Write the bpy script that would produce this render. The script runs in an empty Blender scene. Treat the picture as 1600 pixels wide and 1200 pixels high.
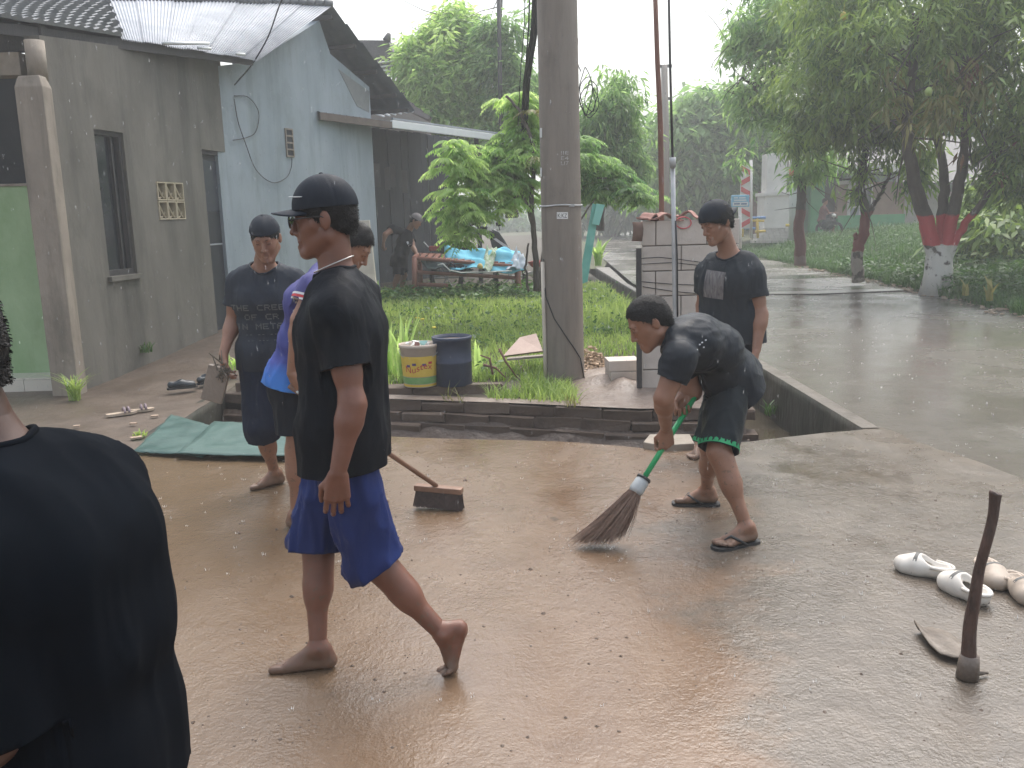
import bpy, bmesh, math, random
import numpy as np
from mathutils import Vector, Matrix
from mathutils.bvhtree import BVHTree

random.seed(7); RNG = np.random.RandomState(11)
scn = bpy.context.scene
COL = scn.collection
# ---------------------------------------------------------------- camera
CAM_H, CAM_F, CAM_P, CAM_R = 1.58, 1400.0, math.atan(265/1400), 0.028
def _rx(a): c, s = math.cos(a), math.sin(a); return np.array([[1,0,0],[0,c,-s],[0,s,c]])
def _rz(a): c, s = math.cos(a), math.sin(a); return np.array([[c,-s,0],[s,c,0],[0,0,1]])
CAM_M = _rx(math.pi/2-CAM_P) @ _rz(-CAM_R)
cam = bpy.data.cameras.new('camera'); camo = bpy.data.objects.new('camera', cam); COL.objects.link(camo)
cam.sensor_width = 36; cam.lens = 36*CAM_F/1600; cam.clip_end = 3000; cam.clip_start = .05
camo.matrix_world = Matrix.Translation((0,0,CAM_H)) @ Matrix([list(r) for r in CAM_M]).to_4x4()
scn.camera = camo
# ---------------------------------------------------------------- light
SUN_EL, SUN_AZ = math.radians(62), math.radians(20)
w = bpy.data.worlds.new('World'); scn.world = w; w.use_nodes = True
nt = w.node_tree; nt.nodes.clear()
sky = nt.nodes.new('ShaderNodeTexSky'); sky.sky_type = 'NISHITA'; sky.sun_disc = False
sky.sun_elevation = SUN_EL; sky.sun_rotation = SUN_AZ; sky.air_density = 1.5; sky.dust_density = 5; sky.ozone_density = 1
hs = nt.nodes.new('ShaderNodeHueSaturation'); hs.inputs['Saturation'].default_value = .58; hs.inputs['Value'].default_value = 1.0
bg = nt.nodes.new('ShaderNodeBackground'); bg.inputs['Strength'].default_value = .15
wo = nt.nodes.new('ShaderNodeOutputWorld')
nt.links.new(sky.outputs[0], hs.inputs['Color']); nt.links.new(hs.outputs[0], bg.inputs[0]); nt.links.new(bg.outputs[0], wo.inputs[0])
sl = bpy.data.lights.new('sun', 'SUN'); sl.energy = 1.25; sl.angle = math.radians(60); sl.color = (1, .97, .93)
so = bpy.data.objects.new('sun', sl); COL.objects.link(so)
so.rotation_euler = (math.pi/2-SUN_EL, 0, math.pi-SUN_AZ)
scn.view_settings.view_transform = 'Standard'; scn.view_settings.look = 'None'
scn.view_settings.exposure = 1.02; scn.view_settings.gamma = 1; scn.view_settings.use_curve_mapping = False
scn.render.engine = 'CYCLES'
scn.cycles.max_bounces = 6; scn.cycles.diffuse_bounces = 3; scn.cycles.glossy_bounces = 3; scn.cycles.transmission_bounces = 3
scn.cycles.transparent_max_bounces = 6; scn.cycles.volume_bounces = 1; scn.cycles.use_denoising = True
scn.cycles.caustics_reflective = False; scn.cycles.caustics_refractive = False

# ---------------------------------------------------------------- picture -> place
def A(*v): return np.array(v, dtype=float)
def ray(x, y): return CAM_M @ A((x-800)/CAM_F, (600-y)/CAM_F, -1)
def U(x, y, Y): d = ray(x, y); return d*(Y/d[1]) + A(0,0,CAM_H)
def G(x, y, z=0.): d = ray(x, y); return d*((z-CAM_H)/d[2]) + A(0,0,CAM_H)
def VP(x, y, a, b):            # point on the vertical plane through a and b
    a = A(*a[:2]); b = A(*b[:2]); n = A(-(b-a)[1], (b-a)[0]); d = ray(x, y)
    return d*(n.dot(a)/(n.dot(d[:2]))) + A(0,0,CAM_H)
def nrm(v): v = np.asarray(v, float); return v/(np.linalg.norm(v)+1e-12)

# ---------------------------------------------------------------- objects
def setp(o, label=None, cat=None, group=None, kind=None):
    if label: o['label'] = label
    if cat: o['category'] = cat
    if group: o['group'] = group
    if kind: o['kind'] = kind
    return o
def thing(name, label, cat, loc=(0,0,0), group=None, rz=0):
    o = bpy.data.objects.new(name, None); COL.objects.link(o); o.empty_display_size = .1
    o.location = [float(c) for c in loc]; o.rotation_euler = (0,0,rz)
    return setp(o, label, cat, group)
def link(name, me, m=None, parent=None, loc=None, rot=None, scale=None):
    o = bpy.data.objects.new(name, me); COL.objects.link(o)
    if m is not None and len(me.materials) == 0: me.materials.append(m)
    if parent is not None:
        o.parent = parent
        if loc is None:      # geometry was given in world coordinates
            o.matrix_parent_inverse = world_of(parent).inverted()
    if loc is not None: o.location = [float(c) for c in loc]
    if rot is not None: o.rotation_euler = rot
    if scale is not None: o.scale = scale
    return o
def world_of(o):
    mt = Matrix.LocRotScale(o.location, o.rotation_euler, o.scale)
    if o.parent is not None: return world_of(o.parent) @ o.matrix_parent_inverse @ mt
    return mt
def mesh(name, V, Fc, smooth=False):
    me = bpy.data.meshes.new(name)
    V = np.asarray(V, dtype=np.float32)
    if isinstance(Fc, np.ndarray):
        n, k = Fc.shape
        me.vertices.add(len(V)); me.vertices.foreach_set('co', V.ravel())
        me.loops.add(n*k); me.loops.foreach_set('vertex_index', Fc.astype(np.int32).ravel())
        me.polygons.add(n); me.polygons.foreach_set('loop_start', np.arange(0, n*k, k, dtype=np.int32))
        me.polygons.foreach_set('loop_total', np.full(n, k, dtype=np.int32))
        me.update(calc_edges=True)
    else:
        me.from_pydata([tuple(map(float, v)) for v in V], [], [tuple(map(int, f)) for f in Fc]); me.update()
    if smooth: me.polygons.foreach_set('use_smooth', [True]*len(me.polygons))
    return me
def fattr(me, name, vals, domain='FACE'):
    at = me.attributes.new(name, 'FLOAT', domain); at.data.foreach_set('value', np.asarray(vals, dtype=np.float32))

class MB:
    def __init__(s): s.V = []; s.F = []
    def add(s, V, Fc):
        n = len(s.V); s.V += [tuple(map(float, v)) for v in V]; s.F += [tuple(int(i)+n for i in f) for f in Fc]; return s
    def box(s, c, d, R=None):
        c = A(*c); hx, hy, hz = d[0]/2, d[1]/2, d[2]/2
        P = [A(x*hx, y*hy, z*hz) for z in (-1,1) for y in (-1,1) for x in (-1,1)]
        if R is not None: P = [R @ p for p in P]
        return s.add([c+p for p in P], [(0,2,3,1),(4,5,7,6),(0,1,5,4),(2,6,7,3),(0,4,6,2),(1,3,7,5)])
    def bar(s, a, b, wd, th, up=(0,0,1)):     # beam from a to b
        a = A(*a); b = A(*b); d = b-a; L = np.linalg.norm(d); x = d/L
        y = np.cross(up, x); 
        if np.linalg.norm(y) < 1e-3: y = np.cross((0,1,0), x)
        y = nrm(y); z = np.cross(x, y)
        return s.box((a+b)/2, (L, wd, th), np.column_stack([x, y, z]))
    def tube(s, P, r, n=8, cap=True, flat=None):
        P = [A(*p) for p in P]; m = len(P)
        r = [r]*m if np.isscalar(r) else list(r)
        V = []; F = []; up = None
        for i in range(m):
            t = nrm(P[min(i+1, m-1)]-P[max(i-1, 0)])
            if up is None:
                up = A(0,0,1) if abs(t[2]) < .9 else A(1,0,0)
            x = nrm(np.cross(up, t)); y = np.cross(t, x); up = y
            for k in range(n):
                a = 2*math.pi*k/n; V.append(P[i]+r[i]*(math.cos(a)*x+math.sin(a)*y*(flat or 1)))
        for i in range(m-1):
            for k in range(n):
                k2 = (k+1) % n; F.append((i*n+k, i*n+k2, (i+1)*n+k2, (i+1)*n+k))
        if cap: F += [tuple(range(n-1, -1, -1)), tuple((m-1)*n+k for k in range(n))]
        return s.add(V, F)
    def lathe(s, c, prof, n=24, cap=True):     # prof: (r, z)
        c = A(*c); V = []; F = []
        for r, z in prof:
            for k in range(n): a = 2*math.pi*k/n; V.append(c+A(r*math.cos(a), r*math.sin(a), z))
        for i in range(len(prof)-1):
            for k in range(n): k2 = (k+1) % n; F.append((i*n+k, i*n+k2, (i+1)*n+k2, (i+1)*n+k))
        if cap: F += [tuple(range(n-1, -1, -1)), tuple((len(prof)-1)*n+k for k in range(n))]
        return s.add(V, F)
    def prism(s, poly, off):                    # polygon (3D points) extruded by off
        off = A(*off); n = len(poly); P = [A(*p) for p in poly]
        return s.add(P+[p+off for p in P], [tuple(range(n-1,-1,-1)), tuple(range(n, 2*n))]+[(i, (i+1)%n, n+(i+1)%n, n+i) for i in range(n)])
    def mesh(s, name, smooth=False, fix=True):
        me = mesh(name, s.V, s.F, smooth)
        if fix:
            bm = bmesh.new(); bm.from_mesh(me); bmesh.ops.recalc_face_normals(bm, faces=bm.faces); bm.to_mesh(me); bm.free()
            if smooth: me.polygons.foreach_set('use_smooth', [True]*len(me.polygons))
        return me
    def build(s, name, m, parent=None, smooth=False, bevel=0, fix=True):
        me = s.mesh(name, smooth, fix)
        if bevel:
            bm = bmesh.new(); bm.from_mesh(me)
            bmesh.ops.bevel(bm, geom=bm.edges[:], offset=bevel, segments=2, affect='EDGES', profile=.6); bm.to_mesh(me); bm.free()
        return link(name, me, m, parent)

def vnoise(P, seed=0):
    """smooth value noise in [-1,1] for points (n,3)"""
    P = np.asarray(P, dtype=np.float64); I = np.floor(P).astype(np.int64); f = P-I; f = f*f*(3-2*f)
    def hsh(i, j, k):
        n = (i*374761393 + j*668265263 + k*2147483647 + seed*1274126177) & 0xffffffff
        n = ((n ^ (n >> 13))*1274126177) & 0xffffffff
        return ((n ^ (n >> 16)) & 0xffff)/32767.5-1
    r = 0
    for a in (0,1):
        wa = f[:,0] if a else 1-f[:,0]
        for b in (0,1):
            wb = f[:,1] if b else 1-f[:,1]
            for c in (0,1):
                wc = f[:,2] if c else 1-f[:,2]
                r = r + wa*wb*wc*hsh(I[:,0]+a, I[:,1]+b, I[:,2]+c)
    return r
def fbm(P, seed=0, o=3): return sum(vnoise(np.asarray(P)*2**i, seed+i)*.5**i for i in range(o))

# ---------------------------------------------------------------- materials
MATS = {}
def mat(name, c1, c2=None, scale=4., rough=.6, rough2=None, bump=0., bscale=None, spec=.5, metal=0., detail=6., stretch=None,
        attr=None, transl=0., coat=0., distort=0., stain=0., stain_c=(.04,.045,.035), stain_s=1.1, contrast=1., bdist=.01, bump2=0., bscale2=200.):
    if name in MATS: return MATS[name]
    m = bpy.data.materials.new(name); m.use_nodes = True; t = m.node_tree; N = t.nodes; L = t.links
    b = N['Principled BSDF']; c2 = c2 or c1
    b.inputs['Roughness'].default_value = rough; b.inputs['Specular IOR Level'].default_value = spec; b.inputs['Metallic'].default_value = metal
    if coat: b.inputs['Coat Weight'].default_value = coat; b.inputs['Coat Roughness'].default_value = .12
    tc = N.new('ShaderNodeTexCoord'); src = tc.outputs['Object']
    if stretch:
        mp = N.new('ShaderNodeMapping'); mp.inputs['Scale'].default_value = stretch; L.new(src, mp.inputs[0]); src = mp.outputs[0]
    nz = N.new('ShaderNodeTexNoise'); nz.inputs['Scale'].default_value = scale; nz.inputs['Detail'].default_value = detail
    nz.inputs['Roughness'].default_value = .62; L.new(src, nz.inputs['Vector'])
    rp = N.new('ShaderNodeValToRGB'); e = .22/contrast
    rp.color_ramp.elements[0].position = .5-e; rp.color_ramp.elements[1].position = .5+e
    rp.color_ramp.elements[0].color = (*c1, 1); rp.color_ramp.elements[1].color = (*c2, 1)
    fac = nz.outputs['Fac']
    if attr:
        at = N.new('ShaderNodeAttribute'); at.attribute_name = attr
        mx = N.new('ShaderNodeMath'); mx.operation = 'MULTIPLY_ADD'; mx.inputs[1].default_value = .75; L.new(at.outputs['Fac'], mx.inputs[0])
        mm = N.new('ShaderNodeMath'); mm.operation = 'MULTIPLY'; mm.inputs[1].default_value = .25; L.new(fac, mm.inputs[0]); L.new(mm.outputs[0], mx.inputs[2])
        fac = mx.outputs[0]
    L.new(fac, rp.inputs[0]); colo = rp.outputs[0]
    if stain:      # run-off streaks and damp patches
        for st_, sc_, lo in (((1.6,1.6,.16), 2.2*stain_s, .50), ((1,1,.7), 1.1*stain_s, .52)):
            mp2 = N.new('ShaderNodeMapping'); mp2.inputs['Scale'].default_value = st_; L.new(tc.outputs['Object'], mp2.inputs[0]); ns = N.new('ShaderNodeTexNoise'); ns.inputs['Scale'].default_value = sc_; ns.inputs['Detail'].default_value = 9; ns.inputs['Roughness'].default_value = .68; L.new(mp2.outputs[0], ns.inputs['Vector'])
            mr2 = N.new('ShaderNodeMapRange'); mr2.inputs['From Min'].default_value = lo; mr2.inputs['From Max'].default_value = lo+.16; mr2.inputs['To Max'].default_value = stain; L.new(ns.outputs['Fac'], mr2.inputs[0])
            mx2 = N.new('ShaderNodeMix'); mx2.data_type = 'RGBA'; L.new(mr2.outputs[0], mx2.inputs['Factor']); L.new(colo, mx2.inputs['A']); mx2.inputs['B'].default_value = (*stain_c, 1); colo = mx2.outputs['Result']
    L.new(colo, b.inputs['Base Color'])
    if rough2 is not None:
        mr = N.new('ShaderNodeMapRange'); mr.inputs['From Min'].default_value = .35; mr.inputs['From Max'].default_value = .65
        mr.inputs['To Min'].default_value = rough; mr.inputs['To Max'].default_value = rough2
        n3 = N.new('ShaderNodeTexNoise'); n3.inputs['Scale'].default_value = scale*1.7; n3.inputs['Detail'].default_value = 4; L.new(src, n3.inputs['Vector'])
        L.new(n3.outputs['Fac'], mr.inputs[0]); L.new(mr.outputs[0], b.inputs['Roughness'])
    prev = None
    for bb, sc in ((bump, bscale or scale*6), (bump2, bscale2)):
        if bb:
            n2 = N.new('ShaderNodeTexNoise'); n2.inputs['Scale'].default_value = sc; n2.inputs['Detail'].default_value = 5; n2.inputs['Distortion'].default_value = distort; L.new(src, n2.inputs['Vector'])
            bp = N.new('ShaderNodeBump'); bp.inputs['Strength'].default_value = bb; bp.inputs['Distance'].default_value = bdist
            L.new(n2.outputs['Fac'], bp.inputs['Height'])
            if prev is not None: L.new(prev, bp.inputs['Normal'])
            prev = bp.outputs[0]
    if prev is not None: L.new(prev, b.inputs['Normal'])
    if transl:
        tr = N.new('ShaderNodeBsdfTranslucent'); ms = N.new('ShaderNodeMixShader'); ms.inputs[0].default_value = transl
        hv = N.new('ShaderNodeHueSaturation'); hv.inputs['Value'].default_value = 1.5; hv.inputs['Saturation'].default_value = 1.1; hv.inputs['Hue'].default_value = .485
        L.new(rp.outputs[0], hv.inputs['Color']); L.new(hv.outputs[0], tr.inputs[0])
        L.new(b.outputs[0], ms.inputs[1]); L.new(tr.outputs[0], ms.inputs[2]); L.new(ms.outputs[0], N['Material Output'].inputs[0])
    MATS[name] = m; return m
# ---------------------------------------------------------------- one continuous skin from blended tapered limbs
class Sdf:
    def __init__(s): s.p = []
    def cap(s, a, b, ra, rb=None, k=.02, sub=False):
        rb = ra if rb is None else rb; a = A(*a); b = A(*b); m = max(ra, rb)
        lo = np.minimum(a, b)-m; hi = np.maximum(a, b)+m
        def f(P, a=a, b=b, ra=ra, rb=rb):
            d = b-a; dd = d.dot(d)+1e-12; q = P-a; t = np.clip(q@d.astype(np.float32)/dd, 0, 1)
            return np.sqrt(((q-t[..., None]*d.astype(np.float32))**2).sum(-1))-(ra+(rb-ra)*t)
        s.p.append((lo, hi, f, k, sub)); return s
    def ell(s, c, R, r, k=.02, sub=False):
        c = A(*c); r = A(*r); m = r.max(); R = np.asarray(R, float)
        ext = np.sqrt(((R*r)**2).sum(1))
        def f(P, c=c.astype(np.float32), R=R.astype(np.float32), r=r.astype(np.float32)):
            q = (P-c)@R; k0 = np.sqrt(((q/r)**2).sum(-1)); k1 = np.sqrt(((q/(r*r))**2).sum(-1))+1e-9
            return k0*(k0-1)/k1
        s.p.append((c-ext, c+ext, f, k, sub)); return s
    def mesh(s, h, lo=None, hi=None, zmin=None):
        pad = 3*h
        L = np.min([p[0]-p[3]-pad for p in s.p if not p[4]], axis=0); Hh = np.max([p[1]+p[3]+pad for p in s.p if not p[4]], axis=0)
        if lo is not None: L = np.maximum(L, lo)
        if hi is not None: Hh = np.minimum(Hh, hi)
        n = np.ceil((Hh-L)/h).astype(int)+1
        D = np.full(tuple(n), 1.0, dtype=np.float32)
        ax = [(L[i]+h*np.arange(n[i])).astype(np.float32) for i in range(3)]
        for plo, phi, f, k, sub in s.p:
            i0 = np.clip(np.floor((plo-k-pad-L)/h).astype(int), 0, n); i1 = np.clip(np.ceil((phi+k+pad-L)/h).astype(int)+1, 0, n)
            if (i1 <= i0).any(): continue
            sl = tuple(slice(i0[i], i1[i]) for i in range(3))
            X = np.stack(np.meshgrid(*[ax[i][i0[i]:i1[i]] for i in range(3)], indexing='ij'), -1)
            d = f(X).astype(np.float32); E = D[sl]; k = max(k, 1e-4)
            if sub: d = -d; hh = np.clip(.5-.5*(d-E)/k, 0, 1)*0; m = np.maximum(E, d)+np.maximum(k-np.abs(E-d), 0)**2/(4*k)
            else: m = np.minimum(E, d)-np.maximum(k-np.abs(E-d), 0)**2/(4*k)
            D[sl] = m
        if zmin is not None: D[:, :, ax[2] < zmin] = 1.0
        D[0] = 1; D[-1] = 1; D[:, 0] = 1; D[:, -1] = 1; D[:, :, 0] = 1; D[:, :, -1] = 1
        I = D < 0; S = np.zeros(tuple(n-1), dtype=np.uint8)
        for a in (0,1):
            for b in (0,1):
                for c in (0,1): S += I[a:n[0]-1+a, b:n[1]-1+b, c:n[2]-1+c]
        act = np.argwhere((S > 0) & (S < 8)); idx = np.full(tuple(n-1), -1, dtype=np.int32)
        idx[act[:,0], act[:,1], act[:,2]] = np.arange(len(act))
        C = np.array([[a,b,c] for a in (0,1) for b in (0,1) for c in (0,1)])
        v = np.stack([D[act[:,0]+c[0], act[:,1]+c[1], act[:,2]+c[2]] for c in C], 1)
        acc = np.zeros((len(act), 3)); cnt = np.zeros(len(act))
        for i in range(8):
            for j in range(i+1, 8):
                if np.abs(C[i]-C[j]).sum() != 1: continue
                x = (v[:,i] < 0) != (v[:,j] < 0); t = np.where(x, v[:,i]/(v[:,i]-v[:,j]+1e-20), 0)
                acc += np.where(x[:,None], C[i]+(C[j]-C[i])*t[:,None], 0); cnt += x
        V = (act+acc/cnt[:,None])*h+L
        Q = []
        for axx in range(3):
            o = [0,1,2]; o.remove(axx); sl0 = [slice(1,-1)]*3; sl1 = [slice(1,-1)]*3
            sl0[axx] = slice(0,-1); sl1[axx] = slice(1,None)
            a = I[tuple(sl0)]; b = I[tuple(sl1)]; e = np.argwhere(a != b)
            if not len(e): continue
            flip = a[e[:,0], e[:,1], e[:,2]]
            e = e.copy(); e[:, o[0]] += 1; e[:, o[1]] += 1
            def cid(d0, d1):
                q = e.copy(); q[:, o[0]] += d0; q[:, o[1]] += d1; return idx[q[:,0], q[:,1], q[:,2]]
            q = np.stack([cid(-1,-1), cid(0,-1), cid(0,0), cid(-1,0)], 1)
            if axx == 1: flip = ~flip
            q[~flip] = q[~flip][:, ::-1]; Q.append(q)
        return V, np.concatenate(Q)
def smooth_mesh(V, Q, it=2, lam=.5):
    n = len(V); src = Q.ravel(); dst = np.roll(Q, -1, axis=1).ravel()
    for _ in range(it):
        acc = np.zeros_like(V); cnt = np.zeros(n)
        for a, b in ((src, dst), (dst, src)):
            for c in range(3): acc[:,c] += np.bincount(a, V[b,c], n)
            cnt += np.bincount(a, minlength=n)
        V = V+lam*(acc/np.maximum(cnt,1)[:,None]-V)
    return V
def vnormals(V, Q):
    a = V[Q[:,2]]-V[Q[:,0]]; b = V[Q[:,3]]-V[Q[:,1]]; N = np.cross(a, b); R = np.zeros_like(V)
    for k in range(4):
        for c in range(3): R[:,c] += np.bincount(Q[:,k], N[:,c], len(V))
    return R/(np.linalg.norm(R, axis=1)[:,None]+1e-12)
def cut(V, Q, fn):
    """drop what lies beyond fn > 0, snap the rim onto fn = 0 (fn returns value and gradient)"""
    d, g = fn(V); keep = (d[Q] <= 0).any(1); Q = Q[keep]
    m = np.zeros(len(V), bool); m[Q.ravel()] = True; over = m & (d > 0)
    V = V.copy(); V[over] -= g[over]*d[over][:,None]
    idx = -np.ones(len(V), int); idx[m] = np.arange(m.sum()); return V[m], idx[Q]
def plane_fn(p, nn, c=None, rad=None, mask=None):
    p = A(*p); nn = nrm(nn)
    def f(V):
        d = (V-p)@nn
        if rad is not None:
            q = V-(p if c is None else A(*c)); ax = q-(q@nn)[:,None]*nn
            d = np.where(np.linalg.norm(ax, axis=1) < rad, d, -1)
        if mask is not None: d = np.where(mask(V), d, -1)
        return d, np.tile(nn, (len(V), 1))
    return f
def sphere_fn(p, r):
    p = A(*p)
    def f(V):
        q = V-p; L = np.linalg.norm(q, axis=1)+1e-9; return r-L, -q/L[:,None]
    return f
# ---------------------------------------------------------------- people
def skin_mat(name, c1, c2, mud=True):
    if name in MATS: return MATS[name]
    m = mat(name, c1, c2, scale=14, rough=.38, rough2=.52, bump=.10, bscale=180, bdist=.002, spec=.5, contrast=.8)
    t = m.node_tree; N = t.nodes; L = t.links; b = N['Principled BSDF']
    b.inputs['Subsurface Weight'].default_value = .12; b.inputs['Subsurface Radius'].default_value = (.02,.008,.004); b.inputs['Subsurface Scale'].default_value = .4
    if mud:   # feet are splashed with mud: depends on height above ground
        g = N.new('ShaderNodeNewGeometry'); sx = N.new('ShaderNodeSeparateXYZ'); L.new(g.outputs['Position'], sx.inputs[0])
        nz = N.new('ShaderNodeTexNoise'); nz.inputs['Scale'].default_value = 22; nz.inputs['Detail'].default_value = 5; L.new(g.outputs['Position'], nz.inputs['Vector'])
        ma = N.new('ShaderNodeMath'); ma.operation = 'MULTIPLY_ADD'; ma.inputs[1].default_value = -.16; L.new(nz.outputs['Fac'], ma.inputs[0]); L.new(sx.outputs['Z'], ma.inputs[2])
        mr = N.new('ShaderNodeMapRange'); mr.inputs['From Min'].default_value = -.05; mr.inputs['From Max'].default_value = .02; mr.inputs['To Min'].default_value = .75; mr.inputs['To Max'].default_value = 0
        L.new(ma.outputs[0], mr.inputs[0])
        sp = N.new('ShaderNodeTexNoise'); sp.inputs['Scale'].default_value = 55; sp.inputs['Detail'].default_value = 2; L.new(g.outputs['Position'], sp.inputs['Vector'])
        ma2 = N.new('ShaderNodeMath'); ma2.operation = 'MULTIPLY_ADD'; ma2.inputs[1].default_value = -.42; ma2.inputs[2].default_value = .80; L.new(sx.outputs['Z'], ma2.inputs[0])
        su = N.new('ShaderNodeMath'); su.operation = 'SUBTRACT'; su.inputs[1].default_value = 0; L.new(sp.outputs['Fac'], su.inputs[0]); ge = N.new('ShaderNodeMapRange'); ge.inputs['From Min'].default_value = .60; ge.inputs['From Max'].default_value = .66
        ad_ = N.new('ShaderNodeMath'); ad_.operation = 'MULTIPLY_ADD'; ad_.inputs[1].default_value = -.16; L.new(sx.outputs['Z'], ad_.inputs[0]); L.new(su.outputs[0], ad_.inputs[2]); ad2 = N.new('ShaderNodeMath'); ad2.operation = 'ADD'; ad2.inputs[1].default_value = .035; L.new(ad_.outputs[0], ad2.inputs[0]); L.new(ad2.outputs[0], ge.inputs[0]); ge.inputs['To Max'].default_value = .6
        mxx = N.new('ShaderNodeMath'); mxx.operation = 'MAXIMUM'; L.new(mr.outputs[0], mxx.inputs[0]); L.new(ge.outputs[0], mxx.inputs[1]); mr = mxx
        src = b.inputs['Base Color'].links[0].from_socket; mx = N.new('ShaderNodeMix'); mx.data_type = 'RGBA'
        L.new(mr.outputs[0], mx.inputs['Factor']); L.new(src, mx.inputs['A']); mx.inputs['B'].default_value = (.13,.088,.06,1); L.new(mx.outputs['Result'], b.inputs['Base Color'])
    return m
def cloth_mat(name, c, c2=None, rough=.75, wet=.0, bump=.30):
    m = mat(name, c, c2 or tuple(x*.7 for x in c), distort=1.6, scale=7, rough=rough, rough2=rough-.2, bump=bump, bscale=14, bdist=.014, spec=.12, bump2=.12, bscale2=420, stretch=(1,1,.5))
    return m

def do_head(S, c, f, u, s=1., neck=None, thick=1.):
    f = nrm(f); u = nrm(np.asarray(u)-np.dot(u, f)*f); r = np.cross(f, u); R = np.column_stack([r, f, u])
    def L(x, y, z): return c+s*(r*x+f*y+u*z)
    if neck is not None:
        S.cap(neck, L(0,-.022,-.05), .056*s*thick, .052*s*thick, k=.03)
    S.ell(L(0,-.008,.028), R, A(.075,.096,.088)*s, k=.03)
    S.ell(L(0,.030,-.040), R, A(.059*thick,.060,.078)*s, k=.03)
    for q in (-1,1):
        S.cap(L(q*.052*thick,-.004,-.060), L(q*.018,.066,-.108), .019*s, .016*s, k=.025)
        S.cap(L(q*.030,.052,-.030), L(q*.052,.030,-.020), .022*s*thick, .016*s, k=.02)
    S.ell(L(0,.078,-.106), R, A(.022,.017,.019)*s, k=.018)
    S.cap(L(-.034,.080,.022), L(.034,.080,.022), .0115*s, k=.012)
    for q in (-1,1):
        S.ell(L(q*.032,.104,.000), R, A(.019,.017,.012)*s, k=.012, sub=True)
        S.ell(L(q*.031,.077,.000), R, A(.015,.014,.0125)*s, k=.003)
    S.cap(L(0,.086,.012), L(0,.109,-.036), .0075*s, .0105*s, k=.010)
    for q in (-1,1): S.cap(L(q*.010,.098,-.041), L(q*.013,.091,-.042), .0075*s, k=.004)
    S.cap(L(0,.078,-.055), L(0,.084,-.082), .017*s, .015*s, k=.015)
    S.cap(L(-.019,.088,-.069), L(.019,.088,-.069), .0060*s, k=.003)
    S.cap(L(-.016,.0885,-.081), L(.016,.0885,-.081), .0068*s, k=.003)
    S.cap(L(-.022,.1,-.0752), L(.022,.1,-.0752), .0062*s, k=.003, sub=True)
    for q in (-1,1):
        er = nrm(f*1.0-q*r*.30); Re = np.column_stack([nrm(np.cross(er, u)), er, u])
        S.ell(L(q*.080,-.012,-.008), Re, A(.0075,.019,.031)*s, k=.006)
        S.ell(L(q*.090,-.006,-.004), Re, A(.0055,.011,.018)*s, k=.003, sub=True)
    return L
def do_hand(S, wr, d, pn, side, s=1., curl=.5, fore=None, spread=1., thumb=.5, rw=.0245):
    """side: +1 if the thumb lies along cross(d, pn)"""
    d = nrm(d); pn = nrm(np.asarray(pn)-np.dot(pn, d)*d); l = np.cross(d, pn)*side
    if fore is not None: S.cap(fore, wr, rw*s*.90, rw*s*1.0, k=.02)
    kn = []
    for i, (o, L0) in enumerate(((.030,.086),(.010,.092),(-.011,.088),(-.030,.078))):
        k0 = wr+s*(l*o*.55+d*.012); k1 = wr+s*(l*o+d*L0); kn.append(k1)
        S.cap(k0, k1, .0165*s, .0125*s, k=.010)
    S.cap(wr+s*(l*.012+d*.025+pn*.008), wr+s*(l*.026+d*.05+pn*.010), .019*s, .014*s, k=.012)
    S.cap(wr+s*(-l*.014+d*.02+pn*.006), wr+s*(-l*.022+d*.06+pn*.006), .016*s, .012*s, k=.012)
    for i, (ln, fan) in enumerate(((.92,.10),(1.03,.02),(.96,-.05),(.76,-.13))):
        p = kn[i]; a = curl*.55*(1+.12*i); r0 = .0098*s*(1 if i < 3 else .88)
        base = nrm(d+l*fan*spread)
        for j, (sg, inc) in enumerate(((.044,.0),(.028,1.0),(.023,.7))):
            a += curl*inc*.95
            dd = base*math.cos(a)+pn*math.sin(a); q = p+dd*sg*ln*s
            S.cap(p, q, r0, r0*.90, k=.0028 if j else .005); r0 *= .92; p = q
    p = wr+s*(l*.018+d*.022+pn*.008)
    t1 = nrm(d*.72+l*(.75-.3*thumb)+pn*.45*thumb*1.4); q = p+t1*.046*s; S.cap(p, q, .0155*s, .0115*s, k=.010)
    t2 = nrm(d*.95+l*(.25-.55*thumb)+pn*.5*thumb*1.5); q2 = q+t2*.032*s; S.cap(q, q2, .0112*s, .0100*s, k=.004)
    t3 = nrm(t2+pn*.25*thumb-l*.2*thumb); S.cap(q2, q2+t3*.022*s, .0100*s, .0080*s, k=.003)
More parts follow.
